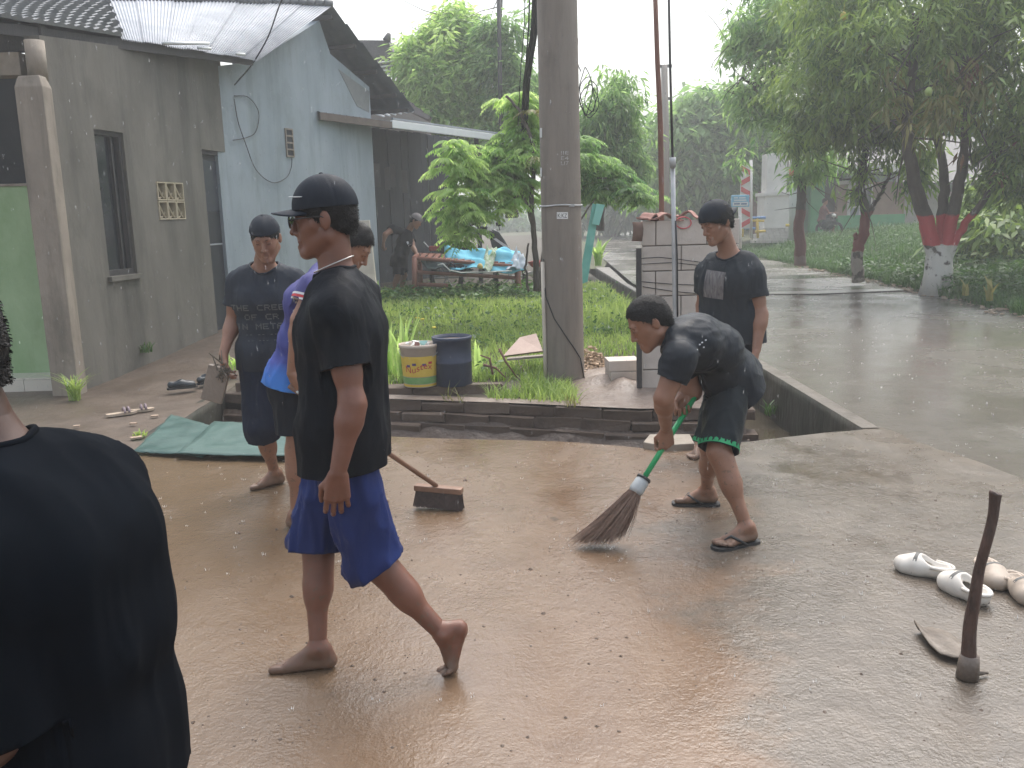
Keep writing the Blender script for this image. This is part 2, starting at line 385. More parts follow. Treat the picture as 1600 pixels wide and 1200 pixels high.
def do_foot(S, an, f, u, side, s=1., toe=None, shin=None):
    f = nrm(f); u = nrm(np.asarray(u)-np.dot(u, f)*f); l = np.cross(f, u)*side    # l: towards the big toe when side=+1
    toe = f if toe is None else nrm(toe)
    def L(x, y, z): return an+s*(l*x+f*y+u*z)
    if shin is not None: S.cap(an+(shin-an)*.75, an, .0275*s, .0315*s, k=.02)
    S.cap(L(0,-.036,-.050), L(0,-.026,-.012), .029*s, .026*s, k=.02)
    S.cap(L(.004,-.02,-.052), L(.024,.112,-.060), .0235*s, .0185*s, k=.015); S.cap(L(.024,.108,-.060), L(-.026,.098,-.064), .0165*s, .0135*s, k=.012)
    S.cap(L(-.006,-.02,-.055), L(-.026,.100,-.063), .0215*s, .0145*s, k=.015)
    S.cap(L(0,.0,-.005), L(.008,.085,-.045), .033*s, .020*s, k=.025)
    for q in (-1,1): S.ell(L(q*.024,-.004,.004), np.eye(3), A(.014,.014,.014)*s, k=.012)
    b0 = L(.026,.118,-.062)
    for i, (x, y, ln, r0) in enumerate(((.029,.122,.040,.0150),(.009,.126,.034,.0108),(-.007,.121,.030,.0100),(-.021,.113,.026,.0095),(-.034,.102,.022,.0090))):
        p = L(x, y, -.065+ .002*(i == 0)); q = p+(toe+l*(.02 if i == 0 else -.03*i))*ln*s
        S.cap(p, q, r0*s*.98, r0*s, k=.0025)
def torso(S, J, g=0., s=1., k=.05, belly=0.):
    P, N, lp, fp, lc, fc = J['P'], J['N'], J['lp'], J['fp'], J['lc'], J['fc']
    up = nrm(N-P); C = J['C']; W = (P+C)/2+J.get('wo', A(0,0,0))
    S.cap(P-lp*.070*s, P+lp*.070*s, (.098)*s+g, k=k)
    S.cap(W-lc*.060*s, W+lc*.060*s, (.093+belly)*s+g, k=k)
    if belly: S.cap(W-lc*.03*s+fp*.03, W+lc*.03*s+fp*.03, (.09+belly)*s+g, k=k)
    S.cap(C-lc*.078*s, C+lc*.078*s, (.103)*s+g, k=k)
    U0 = N-nrm(N-C)*.075*s
    S.cap(U0-lc*.085*s, U0+lc*.085*s, .074*s+g*.8, k=k)
    S.cap(C+fc*.04*s-lc*.055*s, C+fc*.04*s+lc*.055*s, .068*s+g, k=k)
    for q in ('L','R'):
        sh = J['sh'+q]; S.cap(N-nrm(N-C)*.03*s, sh, .050*s+g*.6, .050*s+g*.7, k=.03); S.cap(sh, sh+nrm(J['el'+q]-sh)*.03, .056*s+g*.8, k=.03)
    for q in (-1,1): S.cap(P-fp*.035*s-up*.04*s+lp*q*.06*s, P-fp*.03*s-up*.07*s+lp*q*.06*s, .078*s+g, k=.04)

class Person:
    def __init__(p, label, J, s=1., h=.007, hf=.0035, skin=None, loc=None, thick=1., hand=None, feet=None, legs=True, belly=0., fk=None):
        J = {k: (A(*v) if isinstance(v, (tuple, list)) else v) for k, v in J.items()}
        for k in ('lp','fp','lc','fc','hf','hu'):
            if k in J: J[k] = nrm(J[k])
        if 'C' not in J: J['C'] = J['N']+(J['P']-J['N'])*.38+J.get('co', A(0,0,0))
        for q, sg in (('L',1),('R',-1)):
            if 'sh'+q not in J: J['sh'+q] = J['N']-nrm(J['N']-J['C'])*.098*s+J['lc']*sg*.160*s
            if 'hip'+q not in J: J['hip'+q] = J['P']-nrm(J['N']-J['P'])*.03*s+J['lp']*sg*.085*s
        p.J = J; p.s = s; p.skin = skin
        loc = loc if loc is not None else (J['P'][0], J['P'][1], 0)
        p.t = thing('person', label, 'person', loc)
        S = Sdf(); torso(S, J, 0, s, belly=belly)
        th = thick
        S.cap(J['N']-nrm(J['N']-J['C'])*.02, J['N']+(J['H']-J['N'])*.35, .060*s*th, .055*s*th, k=.035)
        for q in 'LR':
            a, b, c = J['sh'+q], J['el'+q], J['wr'+q]
            S.cap(a, b, .047*s*th, .040*s*th, k=.03); m = a+(b-a)*.45; S.cap(m, m+(b-a)*.2, .048*s*th, .042*s*th, k=.03)
            e = b+(c-b)*.25; S.cap(b, e, .0395*s*th, .0405*s*th, k=.03); S.cap(e, c, .0405*s*th, .0265*s*th, k=.03)
            if legs:
                a, b, c = J['hip'+q], J['kn'+q], J['an'+q]
                S.cap(a, b, .083*s*th, .053*s*th, k=.03); d = c-b; bk = -nrm(J['ft'+q]); bk = nrm(bk-np.dot(bk, nrm(d))*nrm(d))
                S.cap(b, b+d*.5, .050*s*th, .042*s*th, k=.02); S.cap(b+d*.12+bk*.014, b+d*.42+bk*.012, .050*s*th, .045*s*th, k=.03)
                S.cap(b+d*.4, c, .042*s*th, .0305*s, k=.03)
        V, Q = S.mesh(h); V = smooth_mesh(V, Q, 2); Vs = [V]; Qs = [Q]
        def addm(S2, hh):
            V, Q = S2.mesh(hh); V = smooth_mesh(V, Q, 1, .35); n = sum(len(v) for v in Vs); Vs.append(V); Qs.append(Q+n)
        S2 = Sdf(); p.HL = do_head(S2, J['H'], J['hf'], J['hu'], s, neck=J['N']+(J['H']-J['N'])*.2, thick=J.get('fat', 1.)); addm(S2, hf)
        for q in 'LR':
            if hand and hand.get(q):
                S2 = Sdf(); hd = dict(hand[q]); c = J['wr'+q]; b = J['el'+q]
                do_hand(S2, c, hd.pop('d'), hd.pop('pn'), hd.pop('side'), s*hd.pop('sc', 1.), fore=c+(b-c)*.22, rw=.0262*th, **hd); addm(S2, hf*.85)
            if legs and not (feet and feet.get(q) is False):
                S2 = Sdf(); c = J['an'+q]; ft = J['ft'+q]
                do_foot(S2, c, ft, J.get('fu'+q, A(0,0,1)), (1 if q == 'R' else -1)*-1, s, toe=J.get('toe'+q), shin=c+(J['kn'+q]-c)*.3); addm(S2, hf)
        me = mesh('body', np.concatenate(Vs), np.concatenate(Qs), True); p.body = link('body', me, skin, p.t)
    def wrap(p, name, S, m, h=.011, cuts=(), fold=.006, fs=(14,14,5), seed=0, sm=3, th=.003, sag=None):
        V, Q = S.mesh(h); V = smooth_mesh(V, Q, sm)
        if fold:
            N = vnormals(V, Q); q = V*np.array(fs); n = vnoise(q, seed); n2 = vnoise(q*2.1+5, seed+3)
            n3 = vnoise(q*1.6+11, seed+7); rid = (1-np.abs(n))**3-.3; V = V+N*(fold*(.9*rid+.35*n2+.55*((1-np.abs(n3))**5-.2)))[:,None]
        for fn in cuts: V, Q = cut(V, Q, fn)
        # inner layer gives the cloth its thickness
        N = vnormals(V, Q); n = len(V); Vi = V-N*th
        E = np.sort(np.stack([Q, np.roll(Q, -1, 1)], -1).reshape(-1, 2), axis=1); D = np.stack([Q, np.roll(Q, -1, 1)], -1).reshape(-1, 2)
        key = E[:,0].astype(np.int64)*n+E[:,1]; u, inv, ct = np.unique(key, return_inverse=True, return_counts=True); rim = D[ct[inv] == 1]
        Q2 = np.concatenate([Q, Q[:, ::-1]+n, np.stack([rim[:,1], rim[:,0], rim[:,0]+n, rim[:,1]+n], 1)])
        me = mesh(name, np.concatenate([V, Vi]), Q2, True); o = link(name, me, m, p.t); o['_n'] = n
        p.__dict__[name+'_bvh'] = BVHTree.FromPolygons([tuple(v) for v in V], [tuple(f) for f in Q.tolist()]); del o['_n']
        return o
    def shirt(p, m, name='shirt', box=0., g=.020, hem=.16, sleeve=.62, sr=.070, down=None, flare=.02, neck=.078, hemn=None, **kw):
        J, s = p.J, p.s; S = Sdf(); torso(S, J, g, s, k=.06)
        P, lp = J['P'], J['lp']; dn = nrm(down if down is not None else -nrm(J['N']-P)); e = P+dn*(hem+.06)
        for q in (-1,1): S.cap(P+lp*q*.062*s, e+lp*q*(.062+flare)*s, .100*s+g, (.104+flare*.5)*s+g, k=.05)
        if box:
            for q in (-1,1): S.cap(J['C']+J['lc']*q*.066*s, e+lp*q*(.062+flare)*s, (.095+box)*s+g, (.100+box)*s+g, k=.05)
        cuts = [plane_fn(P+dn*hem, dn if hemn is None else hemn)]; sl = []
        for q in 'LR':
            a, b = J['sh'+q], J['el'+q]; d = nrm(b-a); Ls = np.linalg.norm(b-a)*sleeve
            base = [q_[2] for q_ in S.p]
            S.cap(a+d*.01, a+d*(Ls+.04), (.056)*s+g*.55, sr*s, k=.030); own = S.p[-1][2]
            S.p.append(S.p.pop()); sl.append((own, a+d*Ls, d, base))
        for own, pt, d, base in sl:
            tb = [f for f in base if f not in [x[0] for x in sl]]
            cuts.append(plane_fn(pt, d, mask=lambda V, own=own, tb=tb: own(V.astype(np.float32)) < np.min([f(V.astype(np.float32)) for f in tb], axis=0)))
        if neck: cuts.append(sphere_fn(J['N']+nrm(J['H']-J['N'])*.028*s+J['fc']*.012, neck*s))
        o = p.wrap(name, S, m, cuts=cuts, **kw); p.shirt_o = o
        if neck:      # ribbed collar along the neck opening
            c0 = J['N']+nrm(J['H']-J['N'])*.028*s+J['fc']*.012; ax = nrm(J['H']-J['N']); e1 = nrm(np.cross(ax, A(0,1,.1))); e2 = np.cross(ax, e1)
            W_ = np.array([v.co for v in o.data.vertices]); W_ = W_[np.abs(np.linalg.norm(W_-c0, axis=1)-neck*s) < .0012]
            if len(W_) > 20:
                an = np.arctan2((W_-c0)@e2, (W_-c0)@e1); R2 = np.zeros((36,3)); n2 = 0
                for i in range(36):
                    wt = np.exp(-((np.angle(np.exp(1j*(an-(i/36*2*np.pi-np.pi))))/.16)**2)); R2[i] = (W_*wt[:,None]).sum(0)/(wt.sum()+1e-9)
                cb = MB(); rr_ = .0062*s; P_ = list(R2)+[R2[0], R2[1]]; cb.tube([q_-(q_-c0)*.02 for q_ in P_], rr_, 6, cap=False); cb.build('collar', m, o, True)
        return o
    def shorts(p, m, name='shorts', g=.018, hem=.9, r0=.098, r1=.098, kn_over=None, **kw):
        J, s = p.J, p.s; S = Sdf(); P, lp, up = J['P'], J['lp'], nrm(J['N']-J['P'])
        S.cap(P-lp*.072*s, P+lp*.072*s, .10*s+g*.6, k=.05); S.cap(P+up*.06-lp*.06*s, P+up*.06+lp*.06*s, .097*s+g*.4, k=.05)
        for q in (-1,1): S.cap(P-J['fp']*.035*s-up*.04*s+lp*q*.06*s, P-J['fp']*.03*s-up*.07*s+lp*q*.06*s, .082*s+g*.7, k=.04)
        cuts = [plane_fn(P+up*.10, up, rad=.17)]
        hem = hem if isinstance(hem, dict) else {'L': hem, 'R': hem}; legs = {}
        for q in 'LR':
            n0 = len(S.p)
            a, b, c = J['hip'+q], J['kn'+q], J['an'+q]; hh = hem[q]
            if hh <= 1: e = a+(b-a)*hh; d = nrm(b-a); S.cap(a, e+d*.05, r0*s, r1*s, k=.03)
            else: e = b+(c-b)*(hh-1); d = nrm(nrm(c-b)+nrm(b-a)*.3); S.cap(a, b, r0*s, (r0+r1)/2*s, k=.03); S.cap(b, e+d*.05, (r0+r1)/2*s, r1*s, k=.03)
            if J.get('hemn'+q) is not None: d = nrm(J['hemn'+q])
            legs[q] = ([x[2] for x in S.p[n0:]], e, d)
        dm = lambda q, V: np.min([f(V.astype(np.float32)) for f in legs[q][0]], axis=0)
        for q, o in (('L','R'),('R','L')):
            cuts.append(plane_fn(legs[q][1], legs[q][2], rad=.25, mask=lambda V, q=q, o=o: dm(q, V) <= dm(o, V)))
        return p.wrap(name, S, m, cuts=cuts, **kw)
    def hair(p, m, slope=.84, off=-.012, puff=.010, back=1., top=0., lng=1.):
        J, s = p.J, p.s; S = Sdf(); f = nrm(J['hf']); u = nrm(J['hu']-np.dot(J['hu'], f)*f); r = np.cross(f, u); R = np.column_stack([r, f, u])
        S.ell(p.HL(0,-.010,.030+top), R, A(.075+puff,.096+puff,.088+puff)*s, k=.02)
        S.cap(p.HL(0,-.05,-.02), p.HL(0,-.052,-.055), .056*s*back, .046*s*back, k=.03)
        V, Q = S.mesh(.0045); N = vnormals(V, Q); V = V+N*(.0012*vnoise(V*160, 3)+.0028*vnoise(V*38, 8))[:,None]
        nn = nrm(f*slope-u); c0 = p.HL(0,0,off); base = plane_fn(p.HL(0,0,off), nn)
        def fn(V):
            d, g = base(V); return d+.006*vnoise(V*70, 5)+.004*vnoise(V*170, 6), g
        V, Q = cut(V, Q, fn)
        N = vnormals(V, Q); rs = np.random.RandomState(len(V)); ok = np.where((V-c0)@(-nn) > .002)[0] if len(V) else []; ids = ok[rs.randint(len(ok), size=2600)]
        root = V[ids]; nr = N[ids]; dr = (-u*.75-f*.35)+rs.randn(len(ids),3)*.35; dr -= (dr*nr).sum(1)[:,None]*nr*.75; dr /= np.linalg.norm(dr, axis=1)[:,None]; L_ = rs.uniform(.010,.024,(len(ids),1))*lng
        w_ = np.cross(dr, nr); w_ = w_/(np.linalg.norm(w_, axis=1)[:,None]+1e-9)*.0011; a = root-nr*.001; b = root+dr*L_*.6+nr*.0035; c = root+dr*L_+nr*.002
        HV = np.stack([a-w_, a+w_, b+w_, b-w_, c], 1).reshape(-1,3); i5 = np.arange(len(ids))*5+len(V); HF = np.concatenate([np.stack([i5,i5+1,i5+2,i5+3],1), np.stack([i5+3,i5+2,i5+4,i5+4],1)])
        Fl = [tuple(x) for x in Q.tolist()]+[tuple(x) for x in HF[:len(ids)].tolist()]+[tuple(x[:3]) for x in HF[len(ids):].tolist()]
        me = bpy.data.meshes.new('hair'); me.from_pydata(np.concatenate([V, HV]).tolist(), [], Fl); me.update(); me.polygons.foreach_set('use_smooth', [True]*len(me.polygons))
        return link('hair', me, m, p.t)
    def face(p, brow, white, lip):
        L, s = p.HL, p.s
        for q in (-1,1):
            b = MB(); b.tube([L(q*(.014+.009*i), .094-.0016*i*i*.9, .020+(.004 if i in (1,2,3) else 0)) for i in range(5)], [.0012,.0022,.0024,.002,.001], 6); b.build('eyebrow', brow, p.t, True)
            e = MB(); e.tube([L(q*.022,.0905,-.001), L(q*.031,.0925,.0005), L(q*.041,.0885,-.001)], [.0006,.0020,.0006], 6); e.build('eye', brow, p.t, True)
    def cap_hat(p, m, fwd=1, tilt=.0, m2=None, brim=True, puff=.016, low=.028, blen=.075, crown=0., bw=.072, droop=.016, name='cap'):
        J, s = p.J, p.s; S = Sdf(); f = nrm(J['hf']); u = nrm(J['hu']-np.dot(J['hu'], f)*f); r = np.cross(f, u); R = np.column_stack([r, f, u])
        S.ell(p.HL(0,-.008,.034+crown*.4), R, A(.075+puff,.096+puff,.088+puff+crown)*s, k=.02)
        V, Q = S.mesh(.006); V = smooth_mesh(V, Q, 2)
        V, Q = cut(V, Q, plane_fn(p.HL(0,0,low), -u+f*tilt*fwd)); N = vnormals(V, Q)
        # panel seams
        q = (V-p.HL(0,-.008,0)); an = np.arctan2(q@r, q@f); V = V-N*(.0016*np.exp(-((np.abs(np.sin(an*3)))/.10)**2))[:,None]
        c = link(name, mesh(name, V, Q, True), m, p.t)
        b = MB(); b.lathe((0,0,0), [(.002,.004),(.007,.002),(.008,0)], 10)
        Rm = np.column_stack([r, f, u]); b.V = [tuple(p.HL(0,-.008,.034+crown*.4+.088+puff+crown)+Rm@A(*v)) for v in b.V]; b.build('button', m, c, True)
        if brim:
            V = []; Fc = []; n = 16; mm = 6; y0 = (.096+puff)*.93
            for sgn in (0, 1):
                for i in range(n+1):
                    a = math.pi*(i/n-.5)
                    for j in range(mm+1):
                        t = j/mm; x = math.sin(a)*bw; ys = math.sqrt(max(0, 1-(x/(.075+puff))**2))*(y0)-.006
                        ye = ys+blen*max(0, math.cos(a))**.45
                        y = ys+(ye-ys)*t; z = low+.006-droop*t-.018*(x/bw)**2-(.0035 if sgn else 0)+(.0 if fwd > 0 else .004)
                        V.append(p.HL(x, fwd*(y-.008), z+fwd*0))
            st = (n+1)*(mm+1)
            for i in range(n):
                for j in range(mm):
                    a = i*(mm+1)+j; Fc += [(a, a+1, a+mm+2, a+mm+1), (st+a, st+a+mm+1, st+a+mm+2, st+a+1)]
                a = i*(mm+1)+mm; Fc.append((a, st+a, st+a+mm+1, a+mm+1))
            for i in (0, n):
                for j in range(mm): a = i*(mm+1)+j; Fc.append((a, a+1, st+a+1, st+a))
            mb = MB(); mb.add(V, Fc); mb.build('brim', m2 or m, c, True)
        return c
    def decal(p, bvh, name, m, polys, org, right, upv, nd, parent=None, off=.0022, res=.012):
        """flat print laid onto the cloth: polys are 2D outlines (metres) in the frame org/right/up, projected along nd"""
        V = []; Fc = []
        org = A(*org); right = nrm(right); upv = nrm(upv); nd = nrm(nd)
        for poly in polys:
            n0 = len(V); ok = True
            for x, y in poly:
                o = org+right*x+upv*y-nd*.35; hit = bvh.ray_cast(Vector(o), Vector(nd))
                if hit[0] is None: ok = False; break
                V.append(tuple(A(*hit[0])-nd*off))
            if not ok: V = V[:n0]; continue
            Fc.append(tuple(range(n0, n0+len(poly))))
        if not V: return None
        return link(name, mesh(name, V, Fc), m, parent or p.shirt_o)
def grid_polys(x0, y0, x1, y1, d=.01):
    nx = max(1, int((x1-x0)/d)); ny = max(1, int((y1-y0)/d)); out = []
    for i in range(nx):
        for j in range(ny):
            a = x0+(x1-x0)*i/nx; b = x0+(x1-x0)*(i+1)/nx; c = y0+(y1-y0)*j/ny; e = y0+(y1-y0)*(j+1)/ny
            out.append([(a,c),(b,c),(b,e),(a,e)])
    return out
FONT5 = {c: r for c, r in zip("THECRFGOADNPMYIUSLVBK-I", ["11111 00100 00100 00100 00100","10001 10001 11111 10001 10001","11111 10000 11110 10000 11111","01111 10000 10000 10000 01111","11110 10001 11110 10010 10001","11111 10000 11110 10000 10000","01111 10000 10011 10001 01111","01110 10001 10001 10001 01110","01110 10001 11111 10001 10001","11110 10001 10001 10001 11110","10001 11001 10101 10011 10001","11110 10001 11110 10000 10000","10001 11011 10101 10001 10001","10001 01010 00100 00100 00100","00100 00100 00100 00100 00100","10001 10001 10001 10001 01110","01111 10000 01110 00001 11110","10000 10000 10000 10000 11111","10001 10001 01010 01010 00100","11110 10001 11110 10001 11110","10010 10100 11000 10100 10010","00000 00000 01110 00000 00000","00100 00100 00100 00100 00100"])}
def text_polys(txt, x, y, h, wd=None):
    """block capitals as rectangles; (x, y) is the top left corner"""
    u = h/5; wd = wd or u; out = []
    for ch in txt:
        g = FONT5.get(ch)
        if g:
            for rI, row in enumerate(g.split()):
                for cI, b in enumerate(row):
                    if b == '1': X = x+cI*wd; Y = y-rI*u; out.append([(X, Y-u*1.02), (X+wd*1.02, Y-u*1.02), (X+wd*1.02, Y), (X, Y)])
        x += wd*6
    return out
def outline_text(txt, size, font_scale=(1,1)):
    """letter outlines from the built-in font, as a mesh (x, y) in metres, baseline at 0"""
    cu = bpy.data.curves.new('t', 'FONT'); cu.body = txt; cu.size = size; cu.align_x = 'CENTER'; cu.resolution_u = 3
    o = bpy.data.objects.new('t', cu); me = o.to_mesh()
    V = [(v.co.x*font_scale[0], v.co.y*font_scale[1]) for v in me.vertices]; Fc = [tuple(f.vertices) for f in me.polygons]
    o.to_mesh_clear(); bpy.data.objects.remove(o); bpy.data.curves.remove(cu); return V, Fc
def text_mesh(name, txt, size, org, right, up, m, parent, fs=(1,1), off=0.):
    V, Fc = outline_text(txt, size, fs); org = A(*org); right = nrm(right); up = nrm(up); n = np.cross(right, up)
    return link(name, mesh(name, [org+right*x+up*y+n*off for x, y in V], Fc), m, parent)
# ================================================================ ground, road, ditch
def ss(t): t = np.clip(t, 0, 1); return t*t*(3-2*t)
def interp(x, P): return float(np.interp(x, [p[0] for p in P], [p[1] for p in P]))
FAR_EDGE = [(-2.72,8.30),(-2.0,8.02),(-1.13,7.76),(0,7.42),(1.02,7.06),(1.85,6.98)]
SLAB_EDGE = [(-2.72,6.10),(-1.6,6.42),(-.93,6.39),(-.4,6.27),(0,6.18),(.45,6.05),(.86,5.90),(1.2,5.93),(1.57,5.98),(2.0,6.10),(2.5,6.22)]
def zf(x, y):
    w_ = ss((-2.0-x)/1.0); return .25*ss((y-8.2)/4.2)*w_+.21*ss((y-8.0)/8.5)*(1-w_)
def wet_ground(name, cols, mode):
    m = bpy.data.materials.new(name); m.use_nodes = True; t = m.node_tree; N = t.nodes; L = t.links; b = N['Principled BSDF']
    tc = N.new('ShaderNodeTexCoord'); O = tc.outputs['Object']
    def noise(sc, det=5, ro=.6, vec=O, st=None):
        if st: mp = N.new('ShaderNodeMapping'); mp.inputs['Scale'].default_value = st; L.new(vec, mp.inputs[0]); vec = mp.outputs[0]
        n = N.new('ShaderNodeTexNoise'); n.inputs['Scale'].default_value = sc; n.inputs['Detail'].default_value = det; n.inputs['Roughness'].default_value = ro; L.new(vec, n.inputs['Vector']); return n.outputs['Fac']
    def noise_c(sc): n = N.new('ShaderNodeTexNoise'); n.inputs['Scale'].default_value = sc; n.inputs['Detail'].default_value = 3; L.new(O, n.inputs['Vector']); return n.outputs['Color']
    def math_(op, a, b_=None, c=None, clamp=False):
        n = N.new('ShaderNodeMath'); n.operation = op; n.use_clamp = clamp
        for i, v in enumerate((a, b_, c)):
            if v is None: continue
            if hasattr(v, 'links'): L.new(v, n.inputs[i])
            else: n.inputs[i].default_value = v
        return n.outputs[0]
    def ramp(f, P):
        r = N.new('ShaderNodeValToRGB'); L.new(f, r.inputs[0]); e = r.color_ramp.elements
        e[0].position, e[0].color = P[0][0], (*P[0][1],1); e[1].position, e[1].color = P[-1][0], (*P[-1][1],1)
        for p, c in P[1:-1]: q = e.new(p); q.color = (*c,1)
        return r.outputs[0]
    def mix(f, a, b_):
        n = N.new('ShaderNodeMix'); n.data_type = 'RGBA'; L.new(f, n.inputs['Factor']); L.new(a, n.inputs['A']); L.new(b_, n.inputs['B']); return n.outputs['Result']
    sx = N.new('ShaderNodeSeparateXYZ'); L.new(O, sx.inputs[0])
    n1 = noise(.9, 6); n2 = noise(5, 6, .65); n3 = noise(30, 4)
    c1 = ramp(math_('MULTIPLY_ADD', n2, .5, math_('MULTIPLY', n1, .5)), cols[0])
    if mode == 'slab':
        warp = math_('MULTIPLY_ADD', noise(1.3, 7, .68), 2.6, math_('MULTIPLY', sx.outputs['X'], 1.0))
        edge = math_('SUBTRACT', warp, math_('MULTIPLY_ADD', sx.outputs['Y'], .10, 1.75))      # >0 to the right: bare concrete
        mk = math_('MULTIPLY_ADD', edge, 2.2, .5, True)
        c2 = ramp(math_('MULTIPLY_ADD', n2, .6, math_('MULTIPLY', noise(2.2, 7, .7, st=(1,.5,1)), .4)), cols[1]); col = mix(mk, c1, c2)
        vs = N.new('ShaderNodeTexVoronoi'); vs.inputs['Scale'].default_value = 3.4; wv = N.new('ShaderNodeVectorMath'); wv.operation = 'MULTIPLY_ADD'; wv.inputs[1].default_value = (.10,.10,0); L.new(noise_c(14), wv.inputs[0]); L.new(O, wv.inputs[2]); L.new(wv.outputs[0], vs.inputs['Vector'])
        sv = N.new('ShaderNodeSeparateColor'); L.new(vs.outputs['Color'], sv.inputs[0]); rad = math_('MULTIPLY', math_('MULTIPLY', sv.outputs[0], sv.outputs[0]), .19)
        spot = math_('MULTIPLY', math_('SUBTRACT', rad, vs.outputs['Distance']), 16, None, True); d2 = N.new('ShaderNodeRGB'); d2.outputs[0].default_value = (.055,.037,.026,1)  # dark spots: mud marks, and shadowed splash craters painted into the colour
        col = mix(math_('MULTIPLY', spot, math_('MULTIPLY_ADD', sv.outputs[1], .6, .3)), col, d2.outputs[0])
        grain = math_('MULTIPLY', math_('GREATER_THAN', noise(160, 3), .60), .22); pale = N.new('ShaderNodeRGB'); pale.outputs[0].default_value = (.22,.19,.155,1); col = mix(grain, col, pale.outputs[0])
        dx = math_('SUBTRACT', sx.outputs['X'], math_('MULTIPLY_ADD', sx.outputs['Y'], -.27, 4.55)); drift = math_('MULTIPLY', math_('SUBTRACT', 1, math_('ABSOLUTE', math_('MULTIPLY', dx, 1.6)), None, True), math_('MULTIPLY', math_('SUBTRACT', noise(2.6, 8, .72), .42), 3.0, None, True))
        sed = N.new('ShaderNodeRGB'); sed.outputs[0].default_value = (.19,.135,.09,1); col = mix(math_('MULTIPLY', drift, .8), col, sed.outputs[0])
        streak = math_('MULTIPLY', math_('GREATER_THAN', noise(120, 2), .66), .30); dk = N.new('ShaderNodeRGB'); dk.outputs[0].default_value = (.08,.06,.045,1)
        col = mix(streak, col, dk.outputs[0])
        tan = N.new('ShaderNodeRGB'); tan.outputs[0].default_value = (.142,.103,.063,1); lft = math_('MULTIPLY_ADD', sx.outputs['X'], -.42, .05, True); col = mix(math_('MULTIPLY', lft, .8), col, tan.outputs[0])
        pud = math_('MULTIPLY', math_('SUBTRACT', math_('MULTIPLY_ADD', mk, -.10, noise(.75, 7, .60, st=(1,.8,1))), .47), 9, None, True)
        r0 = math_('MULTIPLY_ADD', pud, -.22, math_('MULTIPLY_ADD', math_('SUBTRACT', noise(2.4, 6, .65), .5), .7, .29))
    elif mode == 'road':
        col = c1; pud = math_('MULTIPLY', math_('SUBTRACT', noise(.45, 6, .6), .45), 9, None, True); r0 = math_('MULTIPLY_ADD', pud, -.14, math_('MULTIPLY_ADD', math_('SUBTRACT', noise(.8, 6, .62), .5), .5, .28), True)
    else:
        pud = None; col = c1; r0 = math_('MULTIPLY_ADD', math_('SUBTRACT', noise(2.0, 6, .62), .5), .8, .50, True)
    r0 = math_('MAXIMUM', r0, .075 if mode != 'path' else .25)
    L.new(col, b.inputs['Base Color']); L.new(r0, b.inputs['Roughness']); b.inputs['Specular IOR Level'].default_value = .55
    # ripples thrown up by the rain, small flow waves, grit
    vo = N.new('ShaderNodeTexVoronoi'); vo.inputs['Scale'].default_value = 11; L.new(O, vo.inputs['Vector'])
    ring = math_('MULTIPLY', math_('SINE', math_('MULTIPLY', vo.outputs['Distance'], 34)), math_('SUBTRACT', 1, math_('MULTIPLY', vo.outputs['Distance'], 2.0), None, True))
    h = math_('MULTIPLY_ADD', ring, .05 if mode != 'path' else 0, math_('MULTIPLY', noise(26, 4, .6, st=(1,.7,1)), .9))
    h = math_('MULTIPLY_ADD', noise(70, 3), .6, h)
    bp = N.new('ShaderNodeBump'); bp.inputs['Strength'].default_value = {'slab': .34, 'road': .34, 'path': .5}[mode]; bp.inputs['Distance'].default_value = .010; L.new(h, bp.inputs['Height'])
    if pud is not None: L.new(math_('MULTIPLY_ADD', pud, {'slab': -.24, 'road': -.16}[mode], {'slab': .48, 'road': .30}[mode]), bp.inputs['Strength'])
    bp2 = N.new('ShaderNodeBump'); bp2.inputs['Strength'].default_value = {'slab': .14, 'road': .10, 'path': .4}[mode]; bp2.inputs['Distance'].default_value = .03; L.new(noise(3.2, 5, .6), bp2.inputs['Height']); L.new(bp.outputs[0], bp2.inputs['Normal'])
    L.new(bp2.outputs[0], b.inputs['Normal']); return m
MUD = [(.30,(.112,.066,.038)),(.50,(.150,.094,.057)),(.72,(.190,.126,.080))]
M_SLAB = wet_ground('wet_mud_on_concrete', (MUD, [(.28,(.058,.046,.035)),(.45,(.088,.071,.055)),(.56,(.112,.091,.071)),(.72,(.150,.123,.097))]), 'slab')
M_ROAD = wet_ground('wet_road', ([(.3,(.105,.096,.083)),(.5,(.140,.127,.109)),(.7,(.172,.155,.133))],), 'road')
M_PATH = wet_ground('trodden_earth', ([(.3,(.060,.044,.033)),(.5,(.088,.065,.048)),(.7,(.125,.094,.070))],), 'path')
M_SOIL = mat('dark_soil', (.040,.034,.022), (.075,.060,.040), scale=3, rough=.85, bump=.6, bscale=18, bdist=.03)
M_VERGE = mat('verge_soil', (.045,.055,.022), (.075,.075,.035), scale=2, rough=.9, bump=.5, bscale=14, bdist=.03)
M_DITCH = mat('ditch_concrete', (.022,.024,.017), (.060,.052,.040), stain=.6, stain_c=(.025,.032,.018), scale=2.2, rough=.55, rough2=.8, bump=.6, bscale=16, bdist=.02, stretch=(1,1,.35), contrast=1.3)
M_EDGE = mat('edge_concrete', (.075,.064,.052), (.125,.108,.088), scale=4, rough=.35, rough2=.6, bump=.5, bscale=30, bdist=.01)

def strip_mesh(name, xs, y0f, y1f, zfun, m, ny=20, warp=1.0, kind='structure'):
    V = []; F = []
    for x in xs:
        a, b_ = y0f(x), y1f(x)
        for j in range(ny+1): t = (j/ny)**warp; y = a+(b_-a)*t; V.append((x, y, zfun(x, y)))
    for i in range(len(xs)-1):
        for j in range(ny): k = i*(ny+1)+j; F.append((k, k+ny+1, k+ny+2, k+1))
    return setp(link(name, mesh(name, V, F, True), m), kind=kind)
